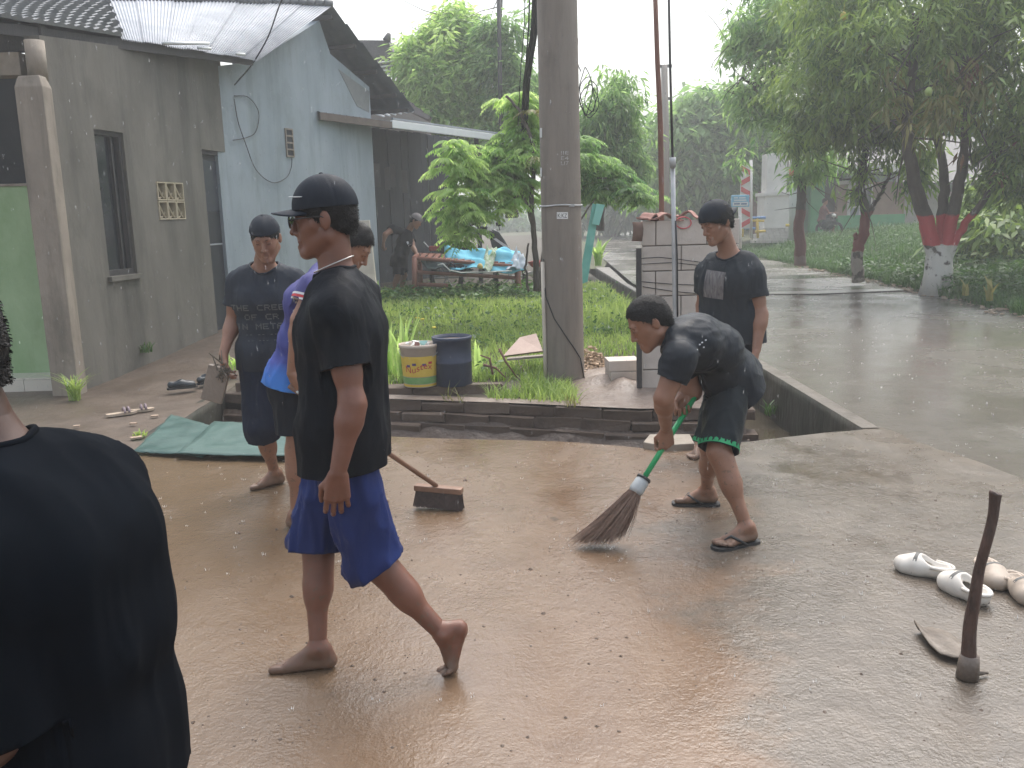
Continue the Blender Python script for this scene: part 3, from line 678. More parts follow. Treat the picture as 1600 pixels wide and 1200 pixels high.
# the earth: one sheet under everything, out to the horizon (it is also the ditch bed)
b = MB(); b.add([(-1500,-300,-.62),(1500,-300,-.62),(1500,2500,-.62),(-1500,2500,-.62)], [(0,1,2,3)]); setp(b.build('ground', M_SOIL), kind='structure')
xs = sorted(set(np.round(np.concatenate([np.linspace(-2.72,1.85,40), [p[0] for p in FAR_EDGE]]), 3)))
jit = lambda x, s=0: .035*float(vnoise(np.array([[x*3.1, s, 0]]), 4)[0])
strip_mesh('yard_ground', xs, lambda x: interp(x, FAR_EDGE), lambda x: 60, lambda x, y: zf(x, y)-.004, M_SOIL, 60, 1.7)
strip_mesh('earth_path', np.linspace(-16,-2.72,50), lambda x: 5.9, lambda x: 60, lambda x, y: zf(x, y)-.004+.012*float(vnoise(np.array([[x*2,y*2,0]]),2)[0])*(y > 6.6), M_PATH, 70, 1.6)
strip_mesh('lawn_beyond', np.linspace(-60,-16,12), lambda x: -3, lambda x: 120, lambda x, y: -.05, M_VERGE, 4)
xs2 = sorted(set(np.round(np.concatenate([np.linspace(-2.72,2.5,90), [p[0] for p in SLAB_EDGE]]), 3)))
V = []; F = []
for x in [-16,-10,-6,-4,-3.2]+xs2:
    e = 5.9 if x < -2.72 else interp(x, SLAB_EDGE)+(jit(x) if x < 2.4 else 0)
    for y in (-6, 2, e): V.append((x, y, 0))
    V.append((x, e, -.14))
n = len(V)//4
for i in range(n-1):
    for j in range(3): k = i*4+j; F.append((k, k+4, k+5, k+1))
# right part of the slab, up to the road seam
SEAM0 = [(6.26,2.60),(5.75,2.74),(4.8,3.0),(3.6,3.35),(2.0,3.9),(-6,5.6)]
SEAM = [(interp(y, SEAM0[::-1])+.05*float(fbm(np.array([[y*2.3,0,0]]), 3)[0]), y) for y in list(np.linspace(6.26,1.8,60))+[-6]]
k0 = len(V); prev = None
V += [(2.5, y, 0) for _, y in SEAM]+[(x, y, 0) for x, y in SEAM]; q = len(SEAM)
F += [(k0+i, k0+i+1, k0+q+i+1, k0+q+i) for i in range(q-1)]
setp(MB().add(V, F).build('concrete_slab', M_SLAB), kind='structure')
RL = [(-6,5.0),(2,3.5),(3.6,2.9),(4.8,2.6),(5.75,2.5),(6.21,2.5),(6.28,2.58),(9,2.58),(20,2.75),(32,3.3),(50,5.4),(75,9.5),(110,17)]
RR = [(-6,7.1),(8,7.1),(12.6,7.3),(17.5,7.75),(28,8.1),(40,9.0),(55,11.2),(80,16),(110,24)]
ys = np.concatenate([np.linspace(-6,9,30), np.linspace(9.5,30,40), np.linspace(31,110,30)])
V = []; F = []
for y in ys:
    a, c = interp(y, RL), interp(y, RR)
    for j in range(9): V.append((a+(c-a)*j/8, y, -.004 if y < 6.3 else .0))
for i in range(len(ys)-1):
    for j in range(8): k = i*9+j; F.append((k, k+1, k+10, k+9))
setp(MB().add(V, F).build('road', M_ROAD), kind='structure')
b = MB(); b.add([(2.5,6.24,.006),(2.62,6.24,.006),(2.62,9,.006),(2.62,20,.006),(2.9,26,.006),(2.5,26,.006)], [(0,1,2,3,4,5)]); setp(b.build('road_edge', M_EDGE), kind='structure')
def bank_z(x, y): e = interp(y, RR); return .46*ss((x-e)/3.2)+.22*ss((x-e-3)/3)+.06*float(vnoise(np.array([[x*.8, y*.8, 0]]), 9)[0])*ss((x-e)/1.0)
V = []; F = []
ys = np.concatenate([np.linspace(-6,12,12), np.linspace(12.5,40,45), np.linspace(43,110,16)]); off = [0,.2,.5,.9,1.4,2,2.8,3.8,5.5,8,12,20,45]
for y in ys:
    for o in off: x = interp(y, RR)+o; V.append((x, y, bank_z(x, y)+(.012 if o == 0 else 0)))
for i in range(len(ys)-1):
    for j in range(len(off)-1): k = i*len(off)+j; F.append((k, k+1, k+len(off)+1, k+len(off)))
setp(link('grass_bank', mesh('grass_bank', V, F, True), M_VERGE), kind='structure')
b = MB(); b.add([(1.85,26,-.03),(2.75,26,-.03),(9.5,75,-.03),(17,112,-.03),(200,112,-.03),(200,600,-.03),(-200,600,-.03),(-200,60,-.03),(1.85,60,-.03)], [tuple(range(9))]); setp(b.build('far_ground', M_VERGE), kind='structure')

# water in the ditch
M_WATER = mat('muddy_water', (.060,.050,.036), (.085,.070,.050), scale=2, rough=.06, bump=.25, bscale=22, bdist=.01, spec=.6)
b = MB(); b.add([(-2.72,5.0,-.44),(2.5,5.0,-.44),(2.5,26,-.44),(1.85,26,-.44),(1.85,8.6,-.44),(-2.72,8.6,-.44)], [(0,1,2,3,4,5)]); setp(b.build('ditch_water', M_WATER), kind='structure')
# ditch walls
def wallstrip(name, pts, label, m, z0=-.62, top=-.0, th=.12, side=1, nz=8):
    V = []; F = []; P = []
    for i in range(len(pts)-1):
        a, c = A(*pts[i]), A(*pts[i+1]); k = max(1, int(np.linalg.norm(c-a)/.12)); P += [a+(c-a)*j/k for j in range(k)]
    P.append(A(*pts[-1])); n = len(P)
    for i, p in enumerate(P):
        d = nrm(P[min(i+1,n-1)]-P[max(i-1,0)]); nn = A(-d[1], d[0])*side
        for j in range(nz+1):
            z = z0+(top-z0)*j/nz; o = .02*float(vnoise(np.array([[p[0]*5, p[1]*5, z*7]]), 3)[0])*(j < nz); V.append((*(p+nn*o), z))
        V.append((*(p-nn*th), top)); V.append((*(p-nn*th), z0))
    w_ = nz+3
    for i in range(n-1):
        for j in range(w_-1): k = i*w_+j; F.append((k, k+w_, k+w_+1, k+1))
    return setp(link(name, MB().add(V, F).mesh(name, True), m), label, 'ditch wall')
wallstrip('ditch_wall', [(2.5,26),(2.5,6.24)], 'mossy concrete ditch wall below the road edge', M_DITCH, top=.004, side=-1)
wallstrip('ditch_wall', [(1.85,7.0),(1.85,26)], 'low dark ditch wall along the plot behind the block wall', M_DITCH, top=.03, side=-1)
wallstrip('ditch_wall', [(-2.72,6.1),(-2.72,8.32)], 'rough earth side of the drain beside the path', M_DITCH, top=-.005, side=-1)
wallstrip('ditch_wall', [(x, y-.02) for x, y in SLAB_EDGE[::-1]], 'rough underside edge of the muddy slab over the drain', M_DITCH, top=-.10, side=-1)
# brick courses that step down into the drain
M_BRK = mat('muddy_brick', (.048,.031,.022), (.095,.064,.046), scale=5, rough=.55, rough2=.8, bump=.7, bscale=40, bdist=.008, contrast=1.3)
M_BRK2 = mat('muddy_brick_pale', (.070,.047,.034), (.125,.088,.064), scale=5, rough=.5, rough2=.8, bump=.7, bscale=40, bdist=.008, contrast=1.3)
edge_t = thing('brick_edging', 'stepped courses of muddy bricks lining the far side of the drain', 'brick edging', (-.5,7.6,-.3))
rs = np.random.RandomState(4)
def brick_mesh(name, L_, W_, H_, rs, amp=.006):
    b = MB().box((0,0,0), (L_, W_, H_)); me = b.mesh(name); bm = bmesh.new(); bm.from_mesh(me)
    bmesh.ops.bevel(bm, geom=bm.edges[:], offset=.008, segments=1, affect='EDGES')
    for v in bm.verts: v.co += Vector(rs.uniform(-amp, amp, 3))
    bm.to_mesh(me); bm.free(); return me
BM = [brick_mesh('brick', .400, .17, .088, rs, .008) for _ in range(5)]
for me in BM: me.materials.append(M_BRK)
BM2 = [me.copy() for me in BM]
for me in BM2: me.materials.clear(); me.materials.append(M_BRK2)
for row, (zc, fw) in enumerate(((-.046,.0),(-.135,.055),(-.225,.10),(-.315,.13))):
    s = -2.5+(.2 if row % 2 else 0)
    while s < 1.85:
        y = interp(s, FAR_EDGE); y2 = interp(s+.1, FAR_EDGE); jz = rs.uniform(-.004,.004); a = math.atan2(y2-y, .1)
        p = A(s, y-fw+.075+rs.uniform(-.006,.006), zc)
        link('brick', (BM if (rs.rand() < .75) else BM2)[rs.randint(5)], None, edge_t, loc=p-A(-.5,7.6,-.3), rot=(rs.uniform(-.03,.03), rs.uniform(-.02,.02), a+rs.uniform(-.03,.03))); s += .404*math.cos(a)
# mud washed over the lower courses
V = []; F = []; xs3 = np.linspace(-2.72,1.85,70)
for x in xs3:
    y = interp(x, FAR_EDGE)
    for j in range(8):
        t = j/7; V.append((x, y-.060-.34*t+.03*float(vnoise(np.array([[x*6, t*4, 0]]), 1)[0]), -.155-.30*t**.8+.025*float(vnoise(np.array([[x*7, t*5, 3]]), 2)[0])))
for i in range(len(xs3)-1):
    for j in range(7): k = i*8+j; F.append((k, k+8, k+9, k+1))
setp(link('mud_bank', MB().add(V, F).mesh('mud_bank', True), mat('wet_mud', (.045,.029,.020), (.090,.062,.044), scale=6, rough=.45, rough2=.6, bump=.8, bscale=25, bdist=.02)), kind='structure')
# haze: rain in the air
hz = MB(); hz.box((0, 170, 13.2), (500, 420, 28.6)); ho = hz.build('haze', None); setp(ho, kind='stuff')
hm = bpy.data.materials.new('rain_haze'); hm.use_nodes = True; t = hm.node_tree; t.nodes.clear(); vo = t.nodes.new('ShaderNodeVolumePrincipled'); vo.inputs['Color'].default_value = (.93,.95,.97,1); vo.inputs['Density'].default_value = .0046; vo.inputs['Anisotropy'].default_value = .3
oo = t.nodes.new('ShaderNodeOutputMaterial'); t.links.new(vo.outputs[0], oo.inputs['Volume']); ho.data.materials.append(hm)
# ================================================================ the house on the left
M_RENDER = mat('grey_render', (.100,.094,.080), (.165,.154,.132), stain=.5, stain_c=(.050,.050,.042), scale=1.6, rough=.7, rough2=.9, bump=.45, bscale=30, bdist=.008, stretch=(1,1,.4), contrast=1.2)
M_BLUEW = mat('pale_blue_render', (.235,.285,.325), (.345,.395,.44), stain=.42, stain_c=(.15,.19,.19), stain_s=1.3, scale=1.5, rough=.7, bump=.3, bscale=24, bdist=.008, stretch=(1,1,.4))
M_PILLAR = mat('bare_cement', (.20,.17,.14), (.32,.275,.225), stain=.45, stain_c=(.09,.08,.06), stain_s=2, scale=2.5, rough=.75, bump=.5, bscale=22, bdist=.01, stretch=(1,1,.5))
M_GREENW = mat('green_wall_paint', (.20,.33,.15), (.36,.50,.29), stain=.35, stain_c=(.13,.20,.08), scale=1.8, rough=.6, bump=.2, bscale=20, stretch=(1,1,.6), contrast=1.1)
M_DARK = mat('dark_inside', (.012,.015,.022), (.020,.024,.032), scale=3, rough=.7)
M_TILEW = mat('white_floor_tile', (.52,.50,.44), (.62,.58,.50), scale=5, rough=.22, bump=.05)
M_METAL = mat('galvanised_sheet', (.24,.265,.30), (.36,.38,.42), scale=1.8, rough=.5, rough2=.65, bump=.1, bscale=8, metal=.35, stretch=(1,1,1))
M_RTILE = mat('weathered_roof_tile', (.105,.115,.12), (.20,.205,.205), scale=6, rough=.6, bump=.5, bscale=30, bdist=.008)
M_WOODD = mat('dark_stained_wood', (.025,.025,.028), (.050,.046,.044), scale=8, rough=.6, bump=.4, bscale=40, stretch=(6,6,1))
M_CABLE = mat('black_cable', (.012,.013,.015), rough=.5)
WA = (-4.20,8.60); WB = (-3.60,12.0)
wd = nrm(A(WB[0]-WA[0], WB[1]-WA[1], 0)); wn = A(wd[1], -wd[0], 0)    # outward normal, to the right
def on(x, y): return VP(x, y, WA, WB)
def tz(x, y): p = on(x, y); return float(np.dot(p[:2]-A(*WA), wd[:2])), float(p[2])
def P3(t, z, o=0.): q = A(WA[0], WA[1], 0)+wd*t+wn*o; return A(q[0], q[1], z)
house = thing('house', 'grey rendered house with pale blue gable wall and corrugated metal roof', 'house', (WA[0], WA[1], 0))
Lw = float(np.linalg.norm(A(*WB)-A(*WA)))
def slab(t0, t1, z0, z1, o0, o1, bmb=None, z1b=None):
    bb = bmb or MB(); z1b = z1 if z1b is None else z1b
    V = [P3(t0,z0,o0),P3(t1,z0,o0),P3(t1,z0,o1),P3(t0,z0,o1),P3(t0,z1,o0),P3(t1,z1b,o0),P3(t1,z1b,o1),P3(t0,z1,o1)]
    return bb.add(V, [(0,1,2,3),(7,6,5,4),(0,4,5,1),(1,5,6,2),(2,6,7,3),(3,7,4,0)])
(wt0, wz1), (wt1, _), (_, wz0) = tz(146,201), tz(203,300), tz(190,430)
wt1 = tz(212,400)[0]
(dt0, dz1), (dt1, _) = tz(315,233), tz(366,400)
dt1 = min(dt1, Lw-.03); (ct0, cz1), (ct1, cz0) = tz(243,283), tz(290,343)
TOP0, TOP1 = tz(80,60)[1], tz(362,100)[1]
topz = lambda t: TOP0+(TOP1-TOP0)*t/Lw
wb = MB(); cuts_ = [0, wt0, wt1, ct0, ct1, dt0, dt1, Lw]; th_ = -.16
for i in range(7):
    a, c = cuts_[i], cuts_[i+1]
    holes = {1: (wz0, wz1), 3: (cz0, cz1), 5: (-.3, dz1)}.get(i)
    if holes is None: slab(a, c, -.3, topz(a), th_, 0, wb, topz(c))
    else:
        if holes[0] > -.29: slab(a, c, -.3, holes[0], th_, 0, wb)
        slab(a, c, holes[1], topz(a), th_, 0, wb, topz(c))
wb.build('wall', M_RENDER, house)
# window: frame, dark panes, sill
fm = MB(); f_ = .045
slab(wt0, wt0+f_, wz0, wz1, -.12, -.03, fm); slab(wt1-f_, wt1, wz0, wz1, -.12, -.03, fm); slab(wt0+f_, wt1-f_, wz1-f_, wz1, -.12, -.03, fm); slab(wt0+f_, wt1-f_, wz0, wz0+f_*1.3, -.12, -.03, fm)
mid = wt0+(wt1-wt0)*.70; slab(mid-.012, mid+.012, wz0+f_, wz1-f_, -.11, -.05, fm)
win = fm.build('window', M_WOODD, house)
gl = mat('dark_window_glass', (.012,.018,.024), (.03,.035,.04), scale=2, rough=.08, spec=.6)
slab(wt0+f_, mid-.012, wz0+f_, wz1-f_, -.09, -.084).build('pane', gl, win); slab(mid+.012, wt1-f_, wz0+f_, wz1-f_, -.09, -.084).build('pane', gl, win)
slab(wt0-.04, wt1+.04, wz0-.05, wz0-.003, -.1, .05).build('sill', M_RENDER, win)
# door
df = MB(); slab(dt0, dt0+.05, -.2, dz1, -.13, -.03, df); slab(dt1-.05, dt1, -.2, dz1, -.13, -.03, df); slab(dt0+.05, dt1-.05, dz1-.05, dz1, -.13, -.03, df); df.build('door_frame', M_WOODD, house)
dm = mat('blue_grey_door', (.010,.014,.021), (.020,.026,.036), scale=4, rough=.45, bump=.15, stretch=(1,1,.3))
door = slab(dt0+.052, dt1-.052, -.2, dz1-.052, -.11, -.075).build('door', dm, house)
mz = dz1-.75; slab(dt0+.10, dt1-.10, mz, dz1-.12, -.076, -.070).build('upper_panel', mat('door_glass', (.045,.052,.068), rough=.2), door); slab(dt0+.09, dt1-.09, mz-.42, mz-.40, -.076, -.066).build('door_rail', M_METAL, door)
# cast vent blocks
M_VENT = mat('cream_cast_block', (.36,.31,.22), (.46,.40,.29), scale=9, rough=.7, bump=.3)
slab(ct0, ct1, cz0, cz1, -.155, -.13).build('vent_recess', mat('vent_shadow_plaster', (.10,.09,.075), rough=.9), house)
hz_ = (cz1-cz0)/2; wz_ = (ct1-ct0)/3
for r in range(2):
    for c in range(3):
        a0 = ct0+c*wz_+.004; z0 = cz0+r*hz_+.004; a1 = a0+wz_-.008; z1 = z0+hz_-.008; vb = MB(); e = .014
        slab(a0, a0+e, z0, z1, -.12, .012, vb); slab(a1-e, a1, z0, z1, -.12, .012, vb); slab(a0+e, a1-e, z0, z0+e, -.12, .012, vb); slab(a0+e, a1-e, z1-e, z1, -.12, .012, vb)
        pts = [P3(a0+e+(a1-a0-2*e)*k/8, z0+(z1-z0)*(.5+.36*math.cos(math.pi*k/8)), -.02) for k in range(9)]; vb.tube(pts, .011, 6)
        pts = [P3(a0+e+(a1-a0-2*e)*k/8, z0+(z1-z0)*(.42-.30*math.sin(math.pi*k/8)), -.03) for k in range(9)]; vb.tube(pts, .010, 6)
        vb.build('vent_block', M_VENT, house)
# corner pillar, lintel, green porch wall, tiled steps
pl = MB(); pc = P3(-.13, 0, -.05); pw = .29
xL = float(U(50,300,8.45)[0]); xR = float(U(93,300,8.45)[0]); xl2 = float(U(88,600,8.4)[0])
ptop = float(U(50,118,8.45)[2])
prof = [(xL-.02,8.40),(xR-.02,8.40),(xR-.02,8.58),(xL-.02,8.74)]
V = [(x, y, -.25) for x, y in prof]+[(x, y, ptop-.10) for x, y in prof]+[(x+(.03 if i in (0,3) else -.03), y+(.03 if i < 2 else -.03), ptop) for i, (x, y) in enumerate(prof)]
pl.add(V, [(0,1,2,3)]+[(i,(i+1)%4,4+(i+1)%4,4+i) for i in range(4)]+[(4+i,4+(i+1)%4,8+(i+1)%4,8+i) for i in range(4)]+[(8,9,10,11)]); pl.build('pillar', M_PILLAR, house, bevel=.012)
MB().tube([(xL+.12,8.58,ptop-.02),(xL+.12,8.58,TOP0-.05)], .085, 12).build('roof_post', M_PILLAR, house, True)
MB().box((-6.6,8.78,float(U(20,100,8.7)[2])), (4.3,.2,.20)).build('lintel', M_PILLAR, house)
gt = float(U(20,291,9.1)[2]); gb = float(U(40,577,9.1)[2])
MB().box((-6.6,8.90,(TOP0+float(U(20,84,8.7)[2]))/2+.1), (4.6,.1,TOP0-float(U(20,84,8.7)[2])+.1)).build('eave_board', M_WOODD, house)
MB().box((-6.6,9.17,(gt+gb)/2-.05), (4.4,.14,gt-gb+.1)).build('porch_wall', M_GREENW, house)
MB().box((-6.6,9.17,gt+.012), (4.4,.17,.024)).build('wall_coping', M_PILLAR, house)
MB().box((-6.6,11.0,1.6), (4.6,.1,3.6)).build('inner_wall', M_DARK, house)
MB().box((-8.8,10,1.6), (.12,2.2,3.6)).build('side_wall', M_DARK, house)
tb = mat('beige_tile_nosing', (.42,.34,.25), (.5,.42,.32), rough=.3)
for k, (y0, z0, z1) in enumerate(((8.66,-.1,gb-.02),(8.30,-.12,gb-.17),(7.98,-.14,gb-.31))):
    x1 = (-4.36,-4.52,-4.72)[k]; st = MB().box(((-9+x1)/2, (y0+9.1)/2, (z0+z1)/2-.01), (9+x1, 9.1-y0, z1-z0-.02)).build('step', tb if k else M_TILEW, house)
    n = 9
    for i in range(n):
        w0 = .42; cx = x1-w0*(i+.5); MB().box((cx, y0+.17, z1-.008), (w0-.006, .33, .016)).build('floor_tile', M_TILEW, st); MB().box((cx, y0-.006, z1-.075), (w0-.006, .012, .115)).build('floor_tile', M_TILEW, st)
# pale blue gable wall
GA = (WB[0]+.02, WB[1]+.02); GB = (GA[0]+1.03*1.6, GA[1]+2.9*1.6)
gn = nrm(A(2.9,-1.03,0))
def onb(x, y, o=0.): return VP(x, y, (GA[0]+gn[0]*o, GA[1]+gn[1]*o), (GB[0]+gn[0]*o, GB[1]+gn[1]*o))
ol = [onb(363,505), onb(363,112), onb(398,97), onb(499,32), onb(516,84), onb(577,136), onb(577,420)]
ol[0][2] = -.1; ol[6][2] = -.1; ol[1][:2] = ol[0][:2]; ol[6][:2] = ol[5][:2]
MB().prism(ol, -gn*.15).build('gable_wall', M_BLUEW, house)
MB().prism([onb(529,108,.006), onb(577,143,.006), onb(577,176,.006), onb(558,166,.006)], -gn*.004).build('bare_plaster', mat('grey_brown_plaster', (.17,.18,.18), (.24,.25,.25), rough=.8), house)
q0, q1 = onb(444,200,.0), onb(459,246,.0); vv = MB()
gd = nrm(A(1.03,2.9,0)); vl = float(np.dot((q1-q0)[:2], gd[:2])); vz0, vz1 = q1[2], q0[2]
def bx2(bm_, s0, s1, z0, z1, o0, o1):
    V = [A(*(q0[:2]+gd[:2]*s+gn[:2]*o), z) for z in (z0, z1) for s, o in ((s0,o0),(s1,o0),(s1,o1),(s0,o1))]
    return bm_.add(V, [(0,1,2,3),(7,6,5,4),(0,4,5,1),(1,5,6,2),(2,6,7,3),(3,7,4,0)])
bx2(vv, 0, .02, vz0, vz1, 0, .02); bx2(vv, vl-.02, vl, vz0, vz1, 0, .02)
for k in range(5): z = vz0+(vz1-vz0-.02)*k/4; bx2(vv, .02, vl-.02, z, z+.022, 0, .02)
vt = vv.build('wall_vent', M_PILLAR, house); bx2(MB(), .02, vl-.02, vz0, vz1, .001, .006).build('vent_opening', M_DARK, vt)
# roof: left slope as tiles and corrugated sheets on a slightly twisted frame
E0 = U(-60,24,8.15); E1 = onb(401,94,.40); R1 = onb(519,6,.40); R0 = U(-150,-6,12.6)
def RP(u, v, o=0.):
    a = E0+(E1-E0)*u; c = R0+(R1-R0)*u; p = a+(c-a)*v; nn = nrm(np.cross((E1-E0), (c-a))); nn = nn if nn[2] > 0 else -nn; return p+nn*o
roof = MB(); V = [RP(u/8, v/4, -.035) for u in range(9) for v in range(5)]; roof.add(V, [(u*5+v, u*5+v+1, (u+1)*5+v+1, (u+1)*5+v) for u in range(8) for v in range(4)]); roof_o = roof.build('roof', M_WOODD, house)
ucut = .44; ns = 7
for s in range(ns):
    u0 = ucut+(1-ucut)*s/ns-(.004 if s else 0); u1 = ucut+(1-ucut)*(s+1)/ns+.004; n = 60; V = []; F = []
    for i in range(n+1):
        u = u0+(u1-u0)*i/n
        for j in range(4): V.append(RP(u, -.012+1.03*j/3, .009*math.cos(2*math.pi*i/6)+.012*(s % 2)+.01))
    for i in range(n):
        for j in range(3): k = i*4+j; F.append((k, k+1, k+5, k+4))
    link('roof_sheet', MB().add(V, F).mesh('roof_sheet', True), M_METAL, roof_o)
rs = np.random.RandomState(8); nr, nc = 11, 15
for r in range(nr):
    v0 = r/nr*1.0-.02; v1 = v0+1/nr+.03
    for c in range(nc):
        u0 = ucut*(c+(.5 if r % 2 else 0))/nc; u1 = min(u0+ucut/nc-.0007, ucut+.01); 
        if u0 > ucut-.005: continue
        o = rs.uniform(0,.008); bb = MB(); V = []
        for u in (u0, (u0+u1)/2, u1):
            hh = .030 if u not in (u0, u1) else .008
            V += [RP(u, v0, .055+hh+o), RP(u, v1, .015+hh+o), RP(u, v0, .035+o), RP(u, v1, .0+o)]
        bb.add(V, [(0,1,5,4),(4,5,9,8),(2,6,7,3),(6,10,11,7),(0,4,6,2),(4,8,10,6),(1,3,7,5),(5,7,11,9),(0,2,3,1),(8,9,11,10)]); bb.build('roof_tile', M_RTILE, roof_o, fix=False)
rc = MB(); 
for i in range(46):
    u = i/46; a = RP(u, .985, .03); c = RP(u+.0215, .985, .03); rc.tube([a, c], [.065,.055], 8)
setp(rc.build('ridge_cap', M_RTILE, roof_o, True), kind='stuff')
fb = MB(); fb.bar(RP(0,-.01,-.06), RP(1,-.01,-.06), .03, .10); fb.build('fascia', M_WOODD, roof_o)
# right slope, seen from below at the gable
Q1 = onb(646,172,.26); Q0 = Q1-gn*2.6; S1 = onb(517,12,.26); S0 = S1-gn*2.6
def RQ(u, v, o=0.):
    a = S1+(S0-S1)*u; c = Q1+(Q0-Q1)*u; p = a+(c-a)*v; nn = nrm(np.cross(Q1-S1, S0-S1)); nn = nn if nn[2] > 0 else -nn; return p+nn*o
nsx = 6
for s in range(nsx):
    v0 = s/nsx-.004; v1 = (s+1)/nsx+.02; V = []; F = []; n = 40
    for i in range(n+1):
        for j in range(2): V.append(RQ(i/n, (v0, v1)[j], .016*math.cos(2*math.pi*i/4)+(.045 if j == 0 else .0)-.01*0))
    for i in range(n): k = i*2; F.append((k, k+1, k+3, k+2))
    bm_ = MB().add(V, F); o = link('roof_sheet', bm_.mesh('roof_sheet', True), mat('dark_roof_underside', (.075,.095,.115), (.13,.15,.17), scale=3, rough=.6), roof_o)  # sheets of this slope get a darker tone than the left slope
rb = MB()
for v in (.05,.3,.55,.8,.97): rb.bar(RQ(0.02,v,-.05), RQ(.95,v,-.05), .05, .06)
setp(rb.build('rafter', M_WOODD, roof_o), kind='stuff')
# pipes lying on the eave
for a, c, r in (((250,72),(322,72),.018),((305,79),(325,80),.016),((365,88),(378,89),.016)):
    pa, pc_ = VP(a[0], a[1], E0, E1), VP(c[0], c[1], E0, E1); setp(MB().tube([pa+A(.05,-.05,.02), pc_+A(.05,-.05,.02)], r, 8).build('plastic_pipe', PRINT_PIPE if 0 else mat('white_plastic_pipe', (.6,.62,.63), rough=.4), None, True), {250: 'long white plastic pipe lying on the eave of the grey house', 305: 'short white pipe end just right of the long pipe on the eave', 365: 'small white pipe stub at the eave corner by the blue wall'}[a[0]], 'pipe')
def cable(pts, r, label, m=None, sm=True):
    P = [A(*p) for p in pts]; Q = []
    for i in range(len(P)-1):
        p0 = P[max(i-1,0)]; p1 = P[i]; p2 = P[i+1]; p3 = P[min(i+2, len(P)-1)]
        for k in range(6):
            t = k/6; Q.append(.5*((2*p1)+(-p0+p2)*t+(2*p0-5*p1+4*p2-p3)*t*t+(-p0+3*p1-3*p2+p3)*t**3))
    Q.append(P[-1]); return setp(MB().tube(Q, r, 6).build('cable', m or M_CABLE, None, True), label, 'cable')
cable([onb(x, y, .03) for x, y in ((366,150),(388,152),(404,175),(400,205),(385,215),(364,219))], .006, 'thin black cable looped on the upper left of the blue wall')
cable([onb(x, y, .03) for x, y in ((366,155),(372,190),(384,225),(400,265),(425,285),(447,278),(455,262),(456,247))], .006, 'thin black cable hanging in a long curve below the blue wall vent')
cable([U(450,-20,11.5), U(436,10,11.6), U(420,55,11.8), onb(402,88,.45), onb(388,108,.2), onb(366,133,.05)], .009, 'black service wire coming down over the metal roof to the wall')
# ================================================================ lean-to beside the house
M_BOARD = mat('dark_weathered_board', (.014,.019,.027), (.034,.041,.052), scale=5, rough=.7, bump=.5, bscale=30, stretch=(5,5,.6))
PF0 = onb(499,176,.05); PF1 = U(800,216,19.5)
lean = thing('lean_to', 'dark board-walled lean-to with white-edged sloping roof beside the blue wall', 'shed', (-1.2,17.5,.2))
pn = nrm(A(-(PF1-PF0)[1], (PF1-PF0)[0], 0)); back = pn*3.4
PB0, PB1 = PF0+back+A(0,0,.45), PF1+back+A(0,0,.45)
V = []; F = []; n = 150
for i in range(n+1):
    a = PF0+(PF1-PF0)*i/n; c = PB0+(PB1-PB0)*i/n; o = A(0,0,.018*math.cos(2*math.pi*i/4)); V += [a+o, c+o]
F = [(2*i, 2*i+1, 2*i+3, 2*i+2) for i in range(n)]
lr = link('roof', MB().add(V, F).mesh('roof', True), mat('lean_to_sheet', (.10,.115,.13), (.17,.185,.20), scale=3, rough=.5), lean)
a = PF0+(PF1-PF0)*.30
MB().bar(PF0+A(0,0,-.05), a+A(0,0,-.05), .04, .11).build('fascia', mat('brown_fascia', (.10,.075,.065), (.15,.12,.10), scale=6, rough=.7), lr)
MB().bar(a+A(0,-.01,-.03), PF1+A(0,-.01,-.03), .05, .13).build('gutter', mat('white_gutter', (.72,.75,.77), (.82,.84,.85), scale=2, rough=.35), lr, bevel=.01)
MB().bar(a+A(0,.10,.07), PF1+A(0,.10,.07), .05, .03).build('flashing', M_METAL, lr)
bw0 = PF0+pn*2.2; bw1 = PF1+pn*2.2; bl = np.linalg.norm((bw1-bw0)[:2]); nb = 30; rs = np.random.RandomState(5)
for i in range(nb):
    t0 = i/nb*1.22; t1 = (i+1)/nb*1.22-.012/bl; p = bw0+(bw1-bw0)*t0; q = bw0+(bw1-bw0)*t1; o = pn*rs.uniform(-.02,.02); h_ = min(p[2], q[2])+.25
    V = [A(*(p+o)[:2], -.1), A(*(q+o)[:2], -.1), A(*(q+o+pn*.03)[:2], -.1), A(*(p+o+pn*.03)[:2], -.1)]; V += [A(v[0], v[1], h_+rs.uniform(-.04,.0)) for v in V]
    MB().add(V, [(0,1,2,3),(7,6,5,4),(0,4,5,1),(1,5,6,2),(2,6,7,3),(3,7,4,0)]).build('board', M_BOARD, lean)
for t in (.80,): p = PF0+(PF1-PF0)*t+pn*.15; MB().bar((p[0], p[1], -.05), (p[0], p[1], p[2]-.06), .09, .09).build('post', M_WOODD, lean)
for t, z in ((.42,2.2),(.47,2.15),(.50,2.2),(.56,2.1)):      # things hung under the roof
    p = PF0+(PF1-PF0)*t+pn*.9; MB().box((p[0], p[1], z+.15), (.10,.02,.42)).build('hung_strip', mat('dusty_strip', (.12,.11,.11), rough=.8), lean)
